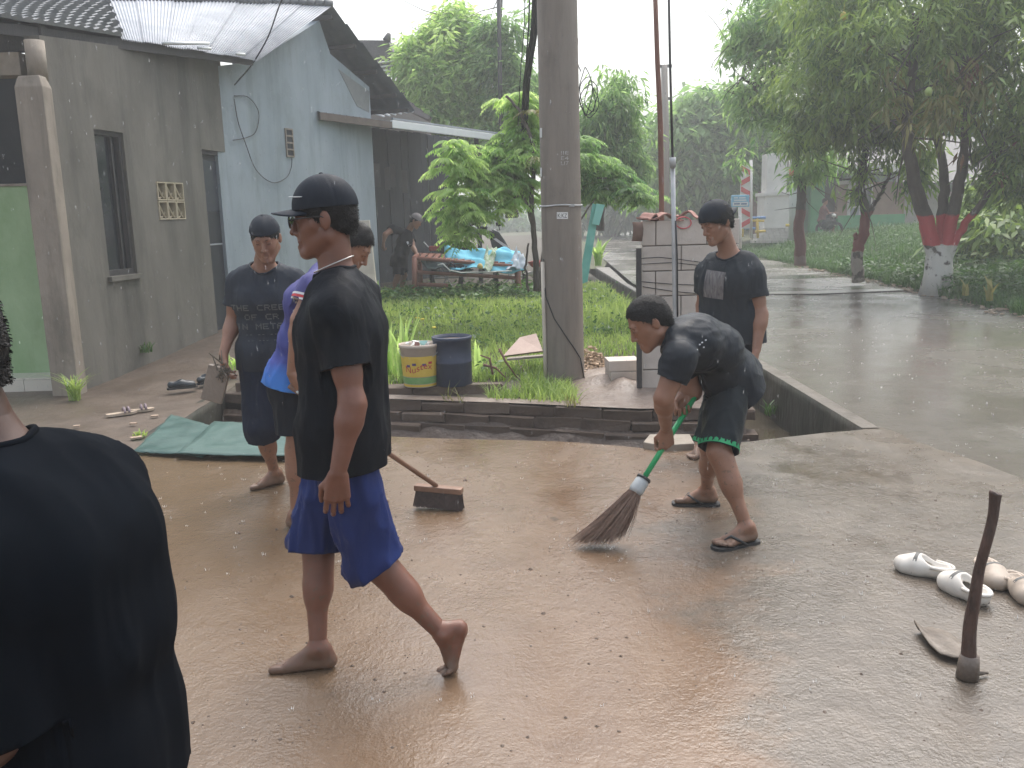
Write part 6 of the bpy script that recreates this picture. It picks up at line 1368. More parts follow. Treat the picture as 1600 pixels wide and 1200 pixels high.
# leaning boards by the blue wall
M_BEIGE = mat('beige_board', (.42,.38,.32), (.52,.48,.41), scale=3, rough=.6); Yb = 13.6
setp(MB().prism([U(540,346,Yb), U(577,344,Yb), U(590,462,Yb-.4), U(556,466,Yb-.4)], (0,.07,0)).build('beige_panel', M_BEIGE, bevel=.008), 'taller beige panel leaning near the blue wall behind the men', 'panel')
setp(MB().prism([U(573,411,Yb-.2), U(582,411,Yb-.2), U(594,472,Yb-.5), U(576,474,Yb-.5)], (0,.07,0)).build('beige_panel', M_BEIGE, bevel=.006), 'short beige panel in front of the taller leaning one', 'panel')
setp(MB().prism([U(586,505,9.3), U(596,503,9.3), U(602,545,9.2), U(592,548,9.2)], (0,.05,0)).build('board_end', M_PILLAR), 'greyish board end showing behind the walking man near the plot', 'board')
for i, (x, y, c_, lb) in enumerate(((838,412,(.35,.10,.10),'reddish cloth scrap at the foot of the young tree'),(830,428,(.45,.42,.42),'pale cloth scrap in the pile left of the pole'),(842,432,(.10,.10,.14),'dark bag in the litter pile left of the pole'))):
    c = U(x, y, 13.4); V = [c+A(*(np.random.RandomState(i).uniform(-1,1,3)*A(.12,.1,.07))) for _ in range(1)]; rr_ = np.random.RandomState(i+5); bm_ = bmesh.new(); [bm_.verts.new(c+rr_.uniform(-1,1,3)*A(.13,.1,.08)) for _ in range(14)]; bmesh.ops.convex_hull(bm_, input=bm_.verts); me = bpy.data.meshes.new('litter'); bm_.to_mesh(me); bm_.free(); setp(link('litter', me, mat('litter_'+('red','pale','dark')[i], c_, rough=.8)), lb, 'litter')
# ================================================================ the people
SK1 = skin_mat('skin_tan', (.235,.118,.075), (.30,.155,.100)); SK2 = skin_mat('skin_brown', (.145,.060,.038), (.20,.086,.056))
SK3 = skin_mat('skin_dark', (.055,.028,.020), (.085,.043,.030))  # deepest brown of the three skin tones
HAIR = mat('black_hair', (.006,.0055,.006), (.012,.011,.011), scale=90, spec=.25, rough=.5, bump=.6, bscale=260, bdist=.006)
TEE_BLACK = cloth_mat('black_cotton', (.0055,.008,.013), (.003,.005,.008)); TEE_CHAR = cloth_mat('charcoal_cotton', (.036,.044,.058), (.024,.030,.040))
TEE_WET = cloth_mat('wet_black_cotton', (.026,.031,.038), (.015,.019,.025), rough=.55); TEE_WORN = cloth_mat('worn_black_cotton', (.030,.036,.043), (.020,.025,.031))
CAP_BLK = cloth_mat('cap_twill', (.020,.026,.036), (.014,.018,.026), bump=.1); CAP_GREY = cloth_mat('grey_cap_cloth', (.16,.15,.15), (.22,.20,.20), bump=.15)
SH_BLUE = cloth_mat('blue_polyester', (.020,.038,.150), (.012,.022,.090), rough=.6); SH_NAVY = cloth_mat('navy_shorts_cloth', (.016,.024,.046), (.009,.014,.028))
SH_BLACK = cloth_mat('black_shorts_cloth', (.014,.018,.026), (.009,.012,.018)); SH_WET = cloth_mat('wet_black_shorts', (.018,.024,.028), (.010,.014,.017), rough=.5)
JER = None
PRINT_W = mat('white_print', (.62,.64,.66), rough=.7); PRINT_G = mat('faded_grey_print', (.13,.14,.13), (.075,.085,.082), scale=60, rough=.8, contrast=1.5)
RUB_BLK = mat('black_rubber', (.018,.02,.022), (.03,.032,.034), scale=20, rough=.5)

def flipflop(p, q, m):
    J, s = p.J, p.s; an = J['an'+q]; f = nrm(J['ft'+q]*A(1,1,0)); l = np.cross(f, A(0,0,1))*(1 if q == 'L' else -1); sw = .044
    P = []
    for t, wd in ((-.072,.018),(-.06,.034),(-.03,.040),(.02,.036),(.07,.043),(.12,.050),(.155,.044),(.178,.030),(.186,.012)):
        P.append((t, wd))
    out = [an*A(1,1,0)+f*t+l*(wd+.004) for t, wd in P]+[an*A(1,1,0)+f*t-l*(wd-.003) for t, wd in P[::-1]]
    z0 = an[2]-.098*s
    b = MB(); b.prism([A(o[0], o[1], z0) for o in out], (0,0,.020)); sole = b.build('flip_flop', m, p.t)
    b = MB(); toe = an+f*.118+l*.010-A(0,0,.060)
    for sg in (1,-1):
        mid = an+f*.070+l*sg*.036-A(0,0,.046); b.tube([toe+A(0,0,.004), (toe+mid)/2+A(0,0,.022), mid, an+f*.02+l*sg*.042-A(0,0,.078)], [.006,.0075,.0075,.006], 6)
    b.build('strap', m, sole, True)

# --- walking man in the middle -------------------------------------------------
def walker():
    P0 = A(-.590,3.0,.89)
    J = dict(P=P0, N=A(-.568,3.0,1.400), lp=A(0,-1,0), fp=A(-1,0,0), lc=A(.05,-1,0), fc=A(-1,-.05,0), wo=A(.0,0,0), co=A(.012,0,0),
             shL=A(-.548,2.835,1.292), shR=A(-.54,3.17,1.31), elL=U(551,632,2.77), wrL=U(528,738,2.73), elR=A(-.565,3.22,1.06), wrR=A(-.60,3.2,.81),
             H=U(507,341,3.0), hf=A(-1,-.06,-.07), hu=A(-.07,0,1),
             knR=U(494,850,3.08), anR=G(497,1012,.078), ftR=A(-1,0,-.02), knL=U(586,880,2.93), anL=A(-.266,2.92,.143), ftL=A(-.30,-.06,-.95), fuL=A(-.95,-.1,.30), toeL=A(-.85,-.35,-.25))
    p = Person('tall man walking barefoot across the mud in black cap, black T-shirt and blue shorts', J, 1.0, h=.006, hf=.003, skin=SK2, thick=1.0,
               hand={'L': dict(d=A(-.10,.03,-1), pn=A(-.15,1,0), side=-1, curl=.55, thumb=.35, sc=1.0), 'R': dict(d=A(0,0,-1), pn=A(0,-1,0), side=1, curl=.5)})
    p.shirt(TEE_BLACK, box=.012, g=.026, hem=.135, sleeve=.60, sr=.078, flare=.012, down=A(.03,0,-1), neck=.076, fold=.008, seed=3, hemn=A(.05,0,-1))
    p.shorts(SH_BLUE, g=.022, hem={'L': 1.06, 'R': 1.06}, r0=.106, r1=.090, fold=.015, seed=5, fs=(17,17,4))
    p.hair(HAIR, slope=.55, off=-.020, puff=.005, back=.93, lng=.5)
    c = p.cap_hat(CAP_BLK, 1, low=.034, blen=.082, droop=.006, crown=.006, puff=.013)
    # short white curved line on the cap front
    L = p.HL; bar = MB(); pts = []
    for i in range(9):
        a = math.radians(70-i*5.0); pts.append(L(-.0945*math.cos(a)*1.0, -.008+.1155*math.sin(a), .078-.0007*i))
    bar.tube(pts, [.0008]+[.0016]*7+[.0006], 6); bar.build('cap_logo', PRINT_W, c, True)
    p.face(HAIR, None, None)
    GL = mat('dark_lens', (.01,.012,.014), rough=.12, spec=.6)
    f = MB()
    for q in (-1,1):
        V = []; n = 10
        for j in range(2):
            for i in range(n):
                a = 2*math.pi*i/n; x = q*.033+.026*math.cos(a); z = -.003+.019*math.sin(a)*(1 if math.sin(a) > 0 else 1.1); V.append(L(x, .108-.004*abs(x)*10*.6+j*.003, z))
        f.add(V, [tuple(range(n)), tuple(range(2*n-1, n-1, -1))]+[(i, (i+1)%n, n+(i+1)%n, n+i) for i in range(n)])
    g = f.build('sunglasses', GL, p.t)
    b = MB(); 
    for q in (-1,1): b.tube([L(q*.060,.102,.004), L(q*.074,.07,.006), L(q*.083,.0,.006), L(q*.084,-.02,-.004)], .0022, 6)
    b.tube([L(-.01,.111,.002), L(.01,.111,.002)], .002, 6); b.build('frame', mat('black_plastic', (.015,.015,.017), rough=.3), g, True)
    nb = MB(); ring = []
    for i in range(25): a = 2*math.pi*i/24; ring.append(J['N']+A(.066*math.cos(a)-.012, .066*math.sin(a), .034+.026*math.cos(a)))
    nb.tube(ring, .0022, 6); nb.build('necklace', mat('silver_chain', (.6,.58,.55), rough=.3, metal=.8), p.t, True)
    return p
walk = walker()

# --- man with printed grey tee, looking down ------------------------------------
def tee_man():
    J = dict(P=A(-1.43,5.24,.83), N=A(-1.412,5.22,1.325), lp=A(1,.1,0), fp=A(.1,-1,0), lc=A(1,.08,0), fc=A(.08,-1,0),
             shR=A(-1.572,5.235,1.232), shL=A(-1.250,5.25,1.232), elR=A(-1.625,5.24,1.005), wrR=U(349,553,5.12), elL=A(-1.20,5.30,1.00), wrL=A(-1.19,5.2,.78),
             H=U(415,372,5.11), hf=A(.06,-.92,-.36), hu=A(0,-.3,.95), fat=1.08,
             knR=U(409,668,5.14), anR=G(429,738,.078), ftR=A(-.84,-.62,0), knL=A(-1.30,5.22,.44), anL=A(-1.27,5.42,.078), ftL=A(.1,-1,0))
    p = Person('man in faded charcoal lettered T-shirt and backwards cap looking down beside the teal sheet', J, .97, h=.008, hf=.0042, skin=SK1, thick=1.02,
               hand={'R': dict(d=A(.0,-.12,-1), pn=A(1,0,-.05), side=1, curl=.75, thumb=.6), 'L': dict(d=A(0,0,-1), pn=A(-1,0,0), side=-1, curl=.5)})
    p.shirt(TEE_CHAR, box=.0, g=.020, hem=.10, sleeve=.58, sr=.074, flare=.01, neck=.088, fold=.007, seed=11)
    p.shorts(SH_NAVY, g=.02, hem={'L': 1.10, 'R': 1.22}, r0=.102, r1=.098, fold=.010, seed=8, fs=(16,16,3))
    p.hair(HAIR, slope=.84, off=-.030, puff=.005, lng=.6)
    p.cap_hat(CAP_BLK, -1, low=.052, blen=.07, droop=.02, puff=.013); p.face(HAIR, None, None)
    S = p.shirt_bvh; org = A(-1.41,5.0,1.115); rows = [("THE CREEP", .034, 0), ("OF CR", .034, -.055), ("IN METAL", .034, -.11), ("-- -- ---", .020, -.165), ("-- --- --", .018, -.20)]
    for t, hgt, y in rows:
        wd = hgt/5*.98; tw = len(t)*6*wd; p.decal(S, 0, 'shirt_lettering', PRINT_G, text_polys(t, -tw/2, y, hgt, wd), org, A(1,.08,0), A(0,0,1), A(-.08,1,0)) if 0 else decal_rows(p, S, t, -tw/2, y, hgt, wd, org)
    return p
def decal_rows(p, S, t, x, y, hgt, wd, org): return setp(p.decal(S, 'shirt_lettering', PRINT_G, text_polys(t, x, y, hgt, wd), org, A(1,.08,0), A(0,0,1), A(-.08,1,0)), kind='stuff')
Person.decal = (lambda f: (lambda p, bvh, name, m, polys, org, right, upv, nd, **k: f(p, bvh, name, m, polys, org, right, upv, nd, **k)))(Person.decal)
tee = tee_man()

# --- person in purple and blue jersey with the push broom ------------------------
def jersey_man():
    P0 = U(462,585,4.56); N0 = U(527,421,4.50)
    J = dict(P=P0, N=N0, lp=A(-.15,1,0), fp=A(1,.15,0), lc=A(-.15,1,.0), fc=A(1,.15,-.35), co=A(-.045,0,.03),
             shR=N0+A(-.075,-.160,-.085), shL=N0+A(.0,.160,-.08), H=U(550,384,4.52), hf=A(.78,-.10,-.60), hu=A(.6,0,.8),
             elR=U(468,500,4.30), wrR=U(456,583,4.31), elL=U(540,520,4.72), wrL=U(560,600,4.66),
             knR=U(464,690,4.47), anR=G(463,802,.078), ftR=A(.97,-.2,0), knL=A(-.93,4.72,.46), anL=A(-.88,4.85,.078), ftL=A(1,0,0))
    m = bpy.data.materials.new('jersey_cloth'); m.use_nodes = True; t = m.node_tree; Nn = t.nodes; L = t.links; b = Nn['Principled BSDF']; b.inputs['Roughness'].default_value = .6
    g = Nn.new('ShaderNodeTexCoord'); sx = Nn.new('ShaderNodeSeparateXYZ'); L.new(g.outputs['Object'], sx.inputs[0])
    rp = Nn.new('ShaderNodeValToRGB'); z0, z1 = P0[2]-.12, N0[2]; ad = Nn.new('ShaderNodeMapRange'); ad.inputs['From Min'].default_value = z0; ad.inputs['From Max'].default_value = z1
    nz = Nn.new('ShaderNodeTexNoise'); nz.inputs['Scale'].default_value = 16; nz.inputs['Detail'].default_value = 3; L.new(g.outputs['Object'], nz.inputs['Vector'])
    L.new(sx.outputs['Z'], ad.inputs[0]); mm = Nn.new('ShaderNodeMath'); mm.operation = 'MULTIPLY_ADD'; mm.inputs[1].default_value = .16; L.new(nz.outputs['Fac'], mm.inputs[0]); L.new(ad.outputs[0], mm.inputs[2])
    L.new(mm.outputs[0], rp.inputs[0]); r = rp.color_ramp; r.elements[0].position = 0; r.elements[0].color = (.03,.22,.62,1); r.elements[1].position = 1; r.elements[1].color = (.040,.038,.17,1)
    e = r.elements.new(.30); e.color = (.03,.16,.55,1); e = r.elements.new(.42); e.color = (.030,.045,.26,1)
    L.new(rp.outputs[0], b.inputs['Base Color'])
    p = Person('person in purple and blue football jersey bending over the push broom behind the walking man', J, .97, h=.008, hf=.0042, skin=SK1,
               hand={'R': dict(d=A(.30,.05,-.95), pn=A(.5,.6,.2), side=-1, curl=1.15, thumb=.9), 'L': dict(d=A(.3,-.1,-.9), pn=A(.5,-.6,.2), side=1, curl=1.15, thumb=.9)})
    p.shirt(m, g=.034, hem=.05, sleeve=.50, sr=.075, neck=.076, fold=.010, seed=21, fs=(12,12,6), down=A(-.1,0,-1), hemn=A(-.2,0,-1))
    p.shorts(SH_BLACK, g=.018, hem={'L': .80, 'R': .84}, r0=.108, r1=.105, fold=.008, seed=22)
    p.hair(HAIR, slope=.84, off=-.008, puff=.014, back=1.08); p.face(HAIR, None, None)
    S = p.shirt_bvh
    for i, (mm_, y0, y1) in enumerate(((PRINT_W, .0, .011), (mat('red_print', (.55,.04,.05), rough=.6), -.013, -.001), (PRINT_W, -.024,-.014))):
        org = N0+A(-.10,-.5,-.045); p.decal(S, 'shoulder_stripe', mm_, grid_polys(-.10, y0, .10, y1, .006), org, A(1,0,-.32), A(.32,0,1), A(0,1,-.25), off=.003+.0003*i)
    rs = np.random.RandomState(5); polys = []
    for k in range(46):
        y = -.16-.30*rs.rand(); x = -.135+.012*rs.randn()-.12*(y+.16)*.3+ .03*(rs.rand() < .3); a = .004+.007*rs.rand(); bb = .004+.010*rs.rand(); polys += [[(x,y),(x+a,y),(x+a*.7,y+bb),(x+.1*a,y+bb*.8)]]
    setp(p.decal(S, 'jersey_print', PRINT_W, polys, N0+A(.0,-.5,0), A(1,0,-.05), A(.25,0,1), A(0,1,0), off=.003), kind='stuff')
    b = MB(); q = J['wrR']+nrm(A(.30,.05,-.95))*.10; b.tube([q+A(-.010,-.014,.004), q+A(-.002,-.020,0), q+A(.006,-.014,.0)], .006, 8); b.build('ring', mat('pale_stone_ring', (.6,.68,.68), rough=.3), p.t, True)
    return p
jers = jersey_man()

# --- bending sweeper ---------------------------------------------------------------
BR_TOP = U(1085,621,4.32); BR_LASH = U(1000,757,4.12); BR_TIP = G(932,852,.01)
_bd = nrm(BR_LASH-BR_TOP)
def bender():
    P0 = U(1138,585,4.42); N0 = U(1050,529,4.16); g1 = BR_TOP+_bd*.285; g2 = BR_TOP+_bd*.06
    J = dict(P=P0, N=N0, lp=A(-.30,-.95,0), fp=A(-.65,.15,-.75), lc=A(-.25,-.97,.0), fc=A(-.5,.1,-.85), co=A(.01,0,.055), wo=A(.03,0,.045),
             shL=N0+A(.01,-.160,-.065), shR=N0+A(.06,.155,-.09), H=U(1014,503,4.14), hf=A(-.86,-.06,-.50), hu=A(-.5,0,.86), fat=1.05,
             elL=U(1037,622,3.98), wrL=g1+A(.0,-.03,.085), elR=U(1082,612,4.36), wrR=g2+A(-.01,.04,.07),
             knL=U(1122,706,4.16), anL=G(1166,822,.090), ftL=A(-.93,-.37,0), knR=U(1110,700,4.46), anR=G(1104,764,.090), ftR=A(-.97,.16,0))
    p = Person('man in wet black T-shirt bending to sweep mud with a green-handled broom', J, .98, h=.008, hf=.004, skin=SK1, thick=1.04,
               hand={'L': dict(d=A(.05,.10,-1), pn=A(-.3,.9,0), side=-1, curl=1.25, thumb=1.0), 'R': dict(d=A(-.1,-.2,-1), pn=A(-.3,-.9,0), side=1, curl=1.25, thumb=1.0)})
    p.shirt(TEE_WET, g=.026, hem=.115, sleeve=.55, sr=.074, neck=.080, fold=.0065, seed=31, fs=(9,9,20), sm=4, down=A(.55,.2,-.75), flare=.01)
    p.shorts(SH_WET, g=.020, hem={'L': .97, 'R': .97}, r0=.112, r1=.094, fold=.009, seed=32, fs=(14,14,4))
    p.hair(HAIR, slope=.90, off=-.002, puff=.009, back=1.0, lng=.8); p.face(HAIR, None, None)
    GP = mat('green_print', (.02,.30,.12), rough=.7)
    # green patterned band round the hem of each leg
    nv = len(p.J['N']); sh = [o for o in p.t.children if o.name.startswith('shorts')][0]; co = np.array([v.co for v in sh.data.vertices])
    for q in 'LR':
        a, b = p.J['hip'+q], p.J['kn'+q]; d = nrm(b-a); Lh = np.linalg.norm(b-a)*.97; oth = 'R' if q == 'L' else 'L'
        V = []; F = []; n = 64; u1 = nrm(np.cross(d, A(0,1,0))); u2 = np.cross(d, u1)
        for i in range(n):
            an = 2*math.pi*i/n; dr = u1*math.cos(an)+u2*math.sin(an)
            for z in (.004, .012+.007*math.sin(i*2.4), .026+.004*math.sin(i*3.7)):
                o = a+d*(Lh-z)+dr*.22; hit = p.shorts_bvh.ray_cast(Vector(o), Vector(-dr)); V.append(A(*hit[0])+dr*.003 if hit[0] is not None else a+d*(Lh-z)+dr*.1)
        for i in range(n):
            k, k2 = 3*i, 3*((i+1) % n); F.append((k, k2, k2+1, k+1))
            if i % 3 != 1: F.append((k+1, k2+1, k2+2, k+2))
        link('hem_band', mesh('hem_band', V, F), GP, sh)
    rs = np.random.RandomState(3); polys = []
    for x, y in ((0,0),(.012,.010),(.03,.022),(-.02,-.03),(.02,-.012)): polys.append([(x,y),(x+.009,y+.002),(x+.008,y+.008),(x,y+.007)])
    p.decal(p.shirt_bvh, 'back_print', PRINT_W, polys, N0+A(.10,-.5,.10), A(1,0,0), A(0,0,1), A(0,.8,-.25))
    for q in 'LR': flipflop(p, q, RUB_BLK)
    return p
bend = bender()

# --- man standing by the block wall ------------------------------------------------
def stander():
    P0 = A(1.395,5.62,.86); N0 = U(1141,396,5.62)
    J = dict(P=P0, N=N0, lp=A(.88,-.47,0), fp=A(-.47,-.88,0), lc=A(.82,-.57,0), fc=A(-.57,-.82,0), shL=N0+A(.118,-.085,-.115), shR=N0+A(-.118,.085,-.115),
             H=U(1119,347,5.56), hf=A(-.80,-.42,-.34), hu=A(-.28,-.1,.95),
             elL=U(1189,492,5.48), wrL=U(1182,547,5.42), elR=U(1098,478,5.76), wrR=U(1100,540,5.70),
             knL=A(1.40,5.56,.45), anL=A(1.31,5.58,.078), ftL=A(-.5,-.9,0), knR=A(1.30,5.66,.45), anR=A(1.23,5.70,.078), ftR=A(-.6,-.8,0))
    p = Person('young man by the block wall in backwards cap and black T-shirt with square print', J, 1.0, h=.008, hf=.004, skin=SK1,
               hand={'L': dict(d=A(-.05,-.05,-1), pn=A(-.9,.3,0), side=-1, curl=.55, thumb=.5), 'R': dict(d=A(0,0,-1), pn=A(.9,-.4,0), side=1, curl=.5)})
    p.shirt(TEE_WORN, box=.004, g=.018, hem=.11, sleeve=.60, sr=.070, neck=.084, fold=.008, seed=41)
    p.shorts(SH_BLACK, g=.02, hem=.95, r0=.108, r1=.105, fold=.008, seed=42)
    p.hair(HAIR, slope=.60, off=-.020, puff=.016, back=1.05); p.cap_hat(CAP_BLK, -1, low=.034, blen=.075, droop=.012, puff=.016); p.face(HAIR, None, None)
    PS = mat('pale_square_print', (.20,.19,.19), (.085,.08,.085), scale=26, rough=.8, stretch=(3,3,.6), contrast=1.6)
    org = A(*U(1118,440,5.3)); fcv = nrm(p.J['fc']); rt = nrm(p.J['lc'])
    c = N0+fcv*.5-A(0,0,.185)-rt*.05
    p.decal(p.shirt_bvh, 'chest_print', PS, grid_polys(-.066,-.085,.066,.085,.012), c, rt+A(0,0,-.12), A(0,0,1)+rt*.12, -fcv)
    return p
stan = stander()

# --- man bending at the bamboo bench, far off ---------------------------------------
def far_man():
    Y = 16.1; gz = zf(-2., 16.1)
    J = dict(P=U(624,406,Y), N=U(637,362,Y), lp=A(-.3,.95,0), fp=A(.95,.3,0), lc=A(-.3,.95,0), fc=A(.85,.2,-.4),
             H=U(650,345,Y-.1), hf=A(.82,-.25,-.5), hu=A(.45,0,.9), shR=U(614,358,Y-.15), shL=U(641,370,Y+.05),
             elR=U(602,366,Y-.3), wrR=U(599,380,Y-.25), elL=U(646,388,Y-.1), wrL=U(653,401,Y-.25),
             knR=U(622,432,Y-.1), anR=A(-2.08,Y-.05,gz+.08), ftR=A(.8,-.6,0), knL=U(632,430,Y+.1), anL=A(-1.98,Y+.15,gz+.08), ftL=A(1,-.2,0))
    J = {k: v for k, v in J.items()}
    p = Person('man in grey backwards cap reaching over the bamboo bench in the yard', J, 1.0, h=.012, hf=.007, skin=SK1, loc=(-2.05,Y,gz),
               hand={'R': dict(d=A(-.1,0,-1), pn=A(.6,.6,0), side=-1, curl=1.2, thumb=.9), 'L': dict(d=A(.4,-.3,-.9), pn=A(-.5,-.6,0), side=1, curl=.7)})
    p.shirt(TEE_BLACK, g=.028, hem=.12, sleeve=.40, sr=.075, neck=.08, fold=.008, h=.016, seed=51, down=A(-.1,0,-1))
    p.shorts(SH_BLACK, g=.02, hem=.85, h=.016, seed=52, r0=.11, r1=.105); p.hair(HAIR, slope=.84, off=-.02, puff=.008)
    p.cap_hat(CAP_GREY, -1, low=.03, blen=.06, puff=.016)
    c = p.J['N']+A(.02,-.5,-.22); p.decal(p.shirt_bvh, 'chest_print', PRINT_W, [[(-.03,.05),(.0,.06),(.02,.02),(-.01,.0)],[(.0,-.01),(.05,.01),(.04,-.05),(.01,-.06)]], c, A(1,0,0), A(0,0,1), A(0,1,0), off=.004)
    return p
farm = far_man()

# --- man, cut by the left edge ---------------------------------------
def fore_man():
    J = dict(P=A(-.735,1.33,.80), N=A(-.785,1.31,1.235), lp=A(0,-1,0), fp=A(-1,0,0), lc=A(-.1,-1,0), fc=A(-1,.1,-.1), co=A(.045,0,.01), wo=A(.03,0,0),
             H=A(-.858,1.31,1.405), hf=A(-1,0,-.25), hu=A(-.25,0,1), shL=A(-.745,1.145,1.135), shR=A(-.72,1.475,1.145),
             elL=U(-25,1150,1.12), wrL=A(-1.06,1.0,.82), elR=A(-.80,1.55,.95), wrR=A(-.98,1.5,.85),
             knL=A(-.78,1.25,.44), anL=A(-.74,1.24,.078), ftL=A(-1,0,0), knR=A(-.78,1.43,.44), anR=A(-.72,1.44,.078), ftR=A(-1,0,0))
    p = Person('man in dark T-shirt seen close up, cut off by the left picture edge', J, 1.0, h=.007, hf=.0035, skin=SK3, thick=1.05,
               hand={'L': dict(d=A(-.9,0,-.3), pn=A(0,1,0), side=1, curl=.6), 'R': dict(d=A(-.9,0,-.3), pn=A(0,-1,0), side=-1, curl=.6)})
    p.shirt(mat('near_black_cotton', (.0035,.0055,.009), (.002,.0035,.006), scale=7, rough=.95, spec=.06, bump=.10, bscale=10, bdist=.01), g=.030, hem=.17, sleeve=1.0, sr=.086, neck=.084, fold=.0045, seed=61, flare=.0, h=.009)
    p.shorts(SH_BLACK, g=.030, hem=.95, r0=.118, r1=.11, fold=.006, seed=62); p.hair(HAIR, slope=.5, off=-.03, puff=.008, back=1.0, lng=.35); p.face(HAIR, None, None)
    return p
fore = fore_man()
# ================================================================ gate, banner, houses across the road
def box3(x0, y0, x1, y1, Y, d, dz=0): # box whose front face spans the two picture corners at depth Y
    a, c = U(x0, y0, Y), U(x1, y1, Y); return MB().box(((a[0]+c[0])/2, Y+d/2, (a[2]+c[2])/2), (abs(c[0]-a[0]), d, abs(a[2]-c[2])))
YG = 33; M_GW = mat('gate_white', (.52,.50,.47), (.66,.64,.60), scale=1.5, rough=.6); M_STN = mat('pale_stone', (.36,.34,.31), (.50,.48,.44), scale=2, rough=.8)
gp = thing('gate_pillar', 'white gate pillar with wider plinth and pale stone footing', 'pillar', U(1214,372,YG))
box3(1199,240,1229,303,YG+.2,.7).build('shaft', M_GW, gp, bevel=.02); box3(1195,303,1233,356,YG,1.0).build('plinth', M_GW, gp, bevel=.03); box3(1193,301,1235,305,YG-.05,1.1).build('cap', M_GW, gp)
rs = np.random.RandomState(1)
for r in range(5):
    n = 5+r//2; xl, xr = 1187-2.2*r, 1236+1.5*r; y0 = 357+4.6*r
    for i in range(n):
        a = xl+(xr-xl)*(i+(.25 if r % 2 else 0))/n; c_ = min(xr, a+(xr-xl)/n-.8); box3(a, y0, c_, y0+4.1, YG-.1-.08*r, .5).build('stone', M_STN, gp)
sp = thing('street_post', 'slim pale green-white post with red painted top beside the gate pillar', 'post', U(1241,372,YG-3))
MB().tube([U(1240,375,YG-3), U(1241,300,YG-3), U(1242,238,YG-3)], [.17,.15,.14], 10).build('shaft', mat('pale_post', (.50,.54,.52), rough=.6), sp, True)
MB().tube([U(1241,275,YG-3), U(1241,262,YG-3)], .16, 10).build('red_band', MRd, sp, True); MB().tube([U(1241,262,YG-3), U(1241,250,YG-3)], .16, 10).build('white_band', M_GW, sp, True)
MB().tube([U(1239,352,YG-3), U(1228,352,YG-3)], .05, 6).build('yellow_arm', mat('yellow_paint', (.6,.45,.05), rough=.5), sp, True)
# red and white banner
bnn = thing('banner', 'tall narrow banner with red and white slanting stripes by the gate', 'banner', U(1165,365,YG-2))
box3(1158,258,1172,357,YG-2,.05).build('white_cloth', M_GW, bnn)
ns = 6
for k in range(ns):
    y = 258+k*99/ns; pts = [(1158,y+ (8 if k%2 else 0)),(1172,y+(0 if k%2 else 8)),(1172,y+(8 if k%2 else 16)),(1158,y+(16 if k%2 else 8))]
    MB().prism([U(px, min(py,357), YG-2.03) for px, py in pts], (0,.02,0)).build('red_stripe', MRd, bnn)
MB().tube([U(1173.5,250,YG-2), U(1173.5,372,YG-2)], .05, 6).build('banner_pole', M_GW, bnn, True)
# blue sign on a post
YS = 27; sg = thing('street_sign', 'small light blue sign board on a white post left of the banner', 'sign', U(1157,385,YS))
box3(1143,305,1171,323,YS,.06).build('board', mat('sign_blue', (.18,.42,.58), rough=.5), sg, bevel=.02); MB().tube([U(1157,388,YS+.1), U(1156,323,YS+.1)], .045, 8).build('post', M_GW, sg, True)
box3(1145,316,1169,321.5,YS-.012,.01).build('white_panel', mat('sign_white', (.6,.64,.66), rough=.5), sg)
for (x, y, w_) in ((1147,308,6),(1155,308,10),(1147,312,19)): box3(x, y, x+w_, y+2, YS-.012, .01).build('sign_lettering', mat('sign_print', (.55,.62,.66), rough=.5), sg)
for (x, y, w_) in ((1147,317.5,9),(1158,317.5,9)): box3(x, y, x+w_, y+2, YS-.024, .01).build('sign_lettering', mat('sign_ink', (.12,.18,.30), rough=.5), sg)
br = thing('barrier', 'yellow and blue tubular gate barrier between banner and white pillar', 'barrier', U(1175,370,YG-1)); MYy = mat('barrier_yellow', (.60,.42,.06), rough=.5); MBl = mat('barrier_blue', (.08,.20,.42), rough=.5)
for x0, y0, x1, y1, m in ((1158,341,1196,340,MBl),(1160,356,1180,357,MBl),(1170,345,1194,345,MYy),(1160,341,1160,370,MYy),(1183,341,1184,372,MYy),(1180,362,1196,361,MYy)): MB().tube([U(x0,y0,YG-1), U(x1,y1,YG-1)], .05, 6).build('bar', m, br, True)
setp(box3(1176,300,1197,372,YG+3,.3).build('brick_pier', mat('dark_red_pier', (.16,.10,.09), (.22,.15,.13), scale=4, rough=.8)), 'dim reddish pier behind the barrier', 'pier')
# the green-walled house
YH = 36; hg = thing('house', 'green-skirted house with brown wall and white window frames behind the painted trees', 'house', U(1350,365,YH)); M_GR = mat('bright_green_wall', (.07,.30,.12), (.11,.38,.16), scale=2, rough=.6); M_BRN = mat('brown_house_wall', (.24,.15,.10), (.32,.21,.15), scale=2, rough=.7)
box3(1310,337,1412,378,YH-.1,.3).build('green_skirt', M_GR, hg); box3(1310,286,1412,338,YH,.3).build('wall', M_BRN, hg); box3(1268,285,1286,378,YH+.1,.3).build('green_wall', M_GR, hg); box3(1240,270,1270,378,YH+1,.2).build('green_wall', mat('pale_green_wall', (.16,.33,.22), rough=.7), hg); box3(1286,270,1312,376,YH+.8,.2).build('doorway', M_DARK, hg)
wf = box3(1326,288,1345,341,YH-.06,.06).build('window', M_GW, hg); box3(1329,296,1342,322,YH-.08,.02).build('pane', gl, wf); box3(1329,325,1342,338,YH-.08,.02).build('pane', mat('grey_pane', (.25,.28,.30), rough=.3), wf)
wf = box3(1346,288,1362,341,YH-.06,.06).build('window', M_GW, hg); box3(1348,294,1360,338,YH-.08,.02).build('pane', gl, wf)
rf = MB().prism([U(1230,262,YH-1.5), U(1425,262,YH-1.5), U(1425,256,YH-1.5), U(1395,205,YH+3), U(1260,205,YH+3), U(1230,256,YH-1.5)], (0,.3,.0)).build('roof', M_NROOF, hg)
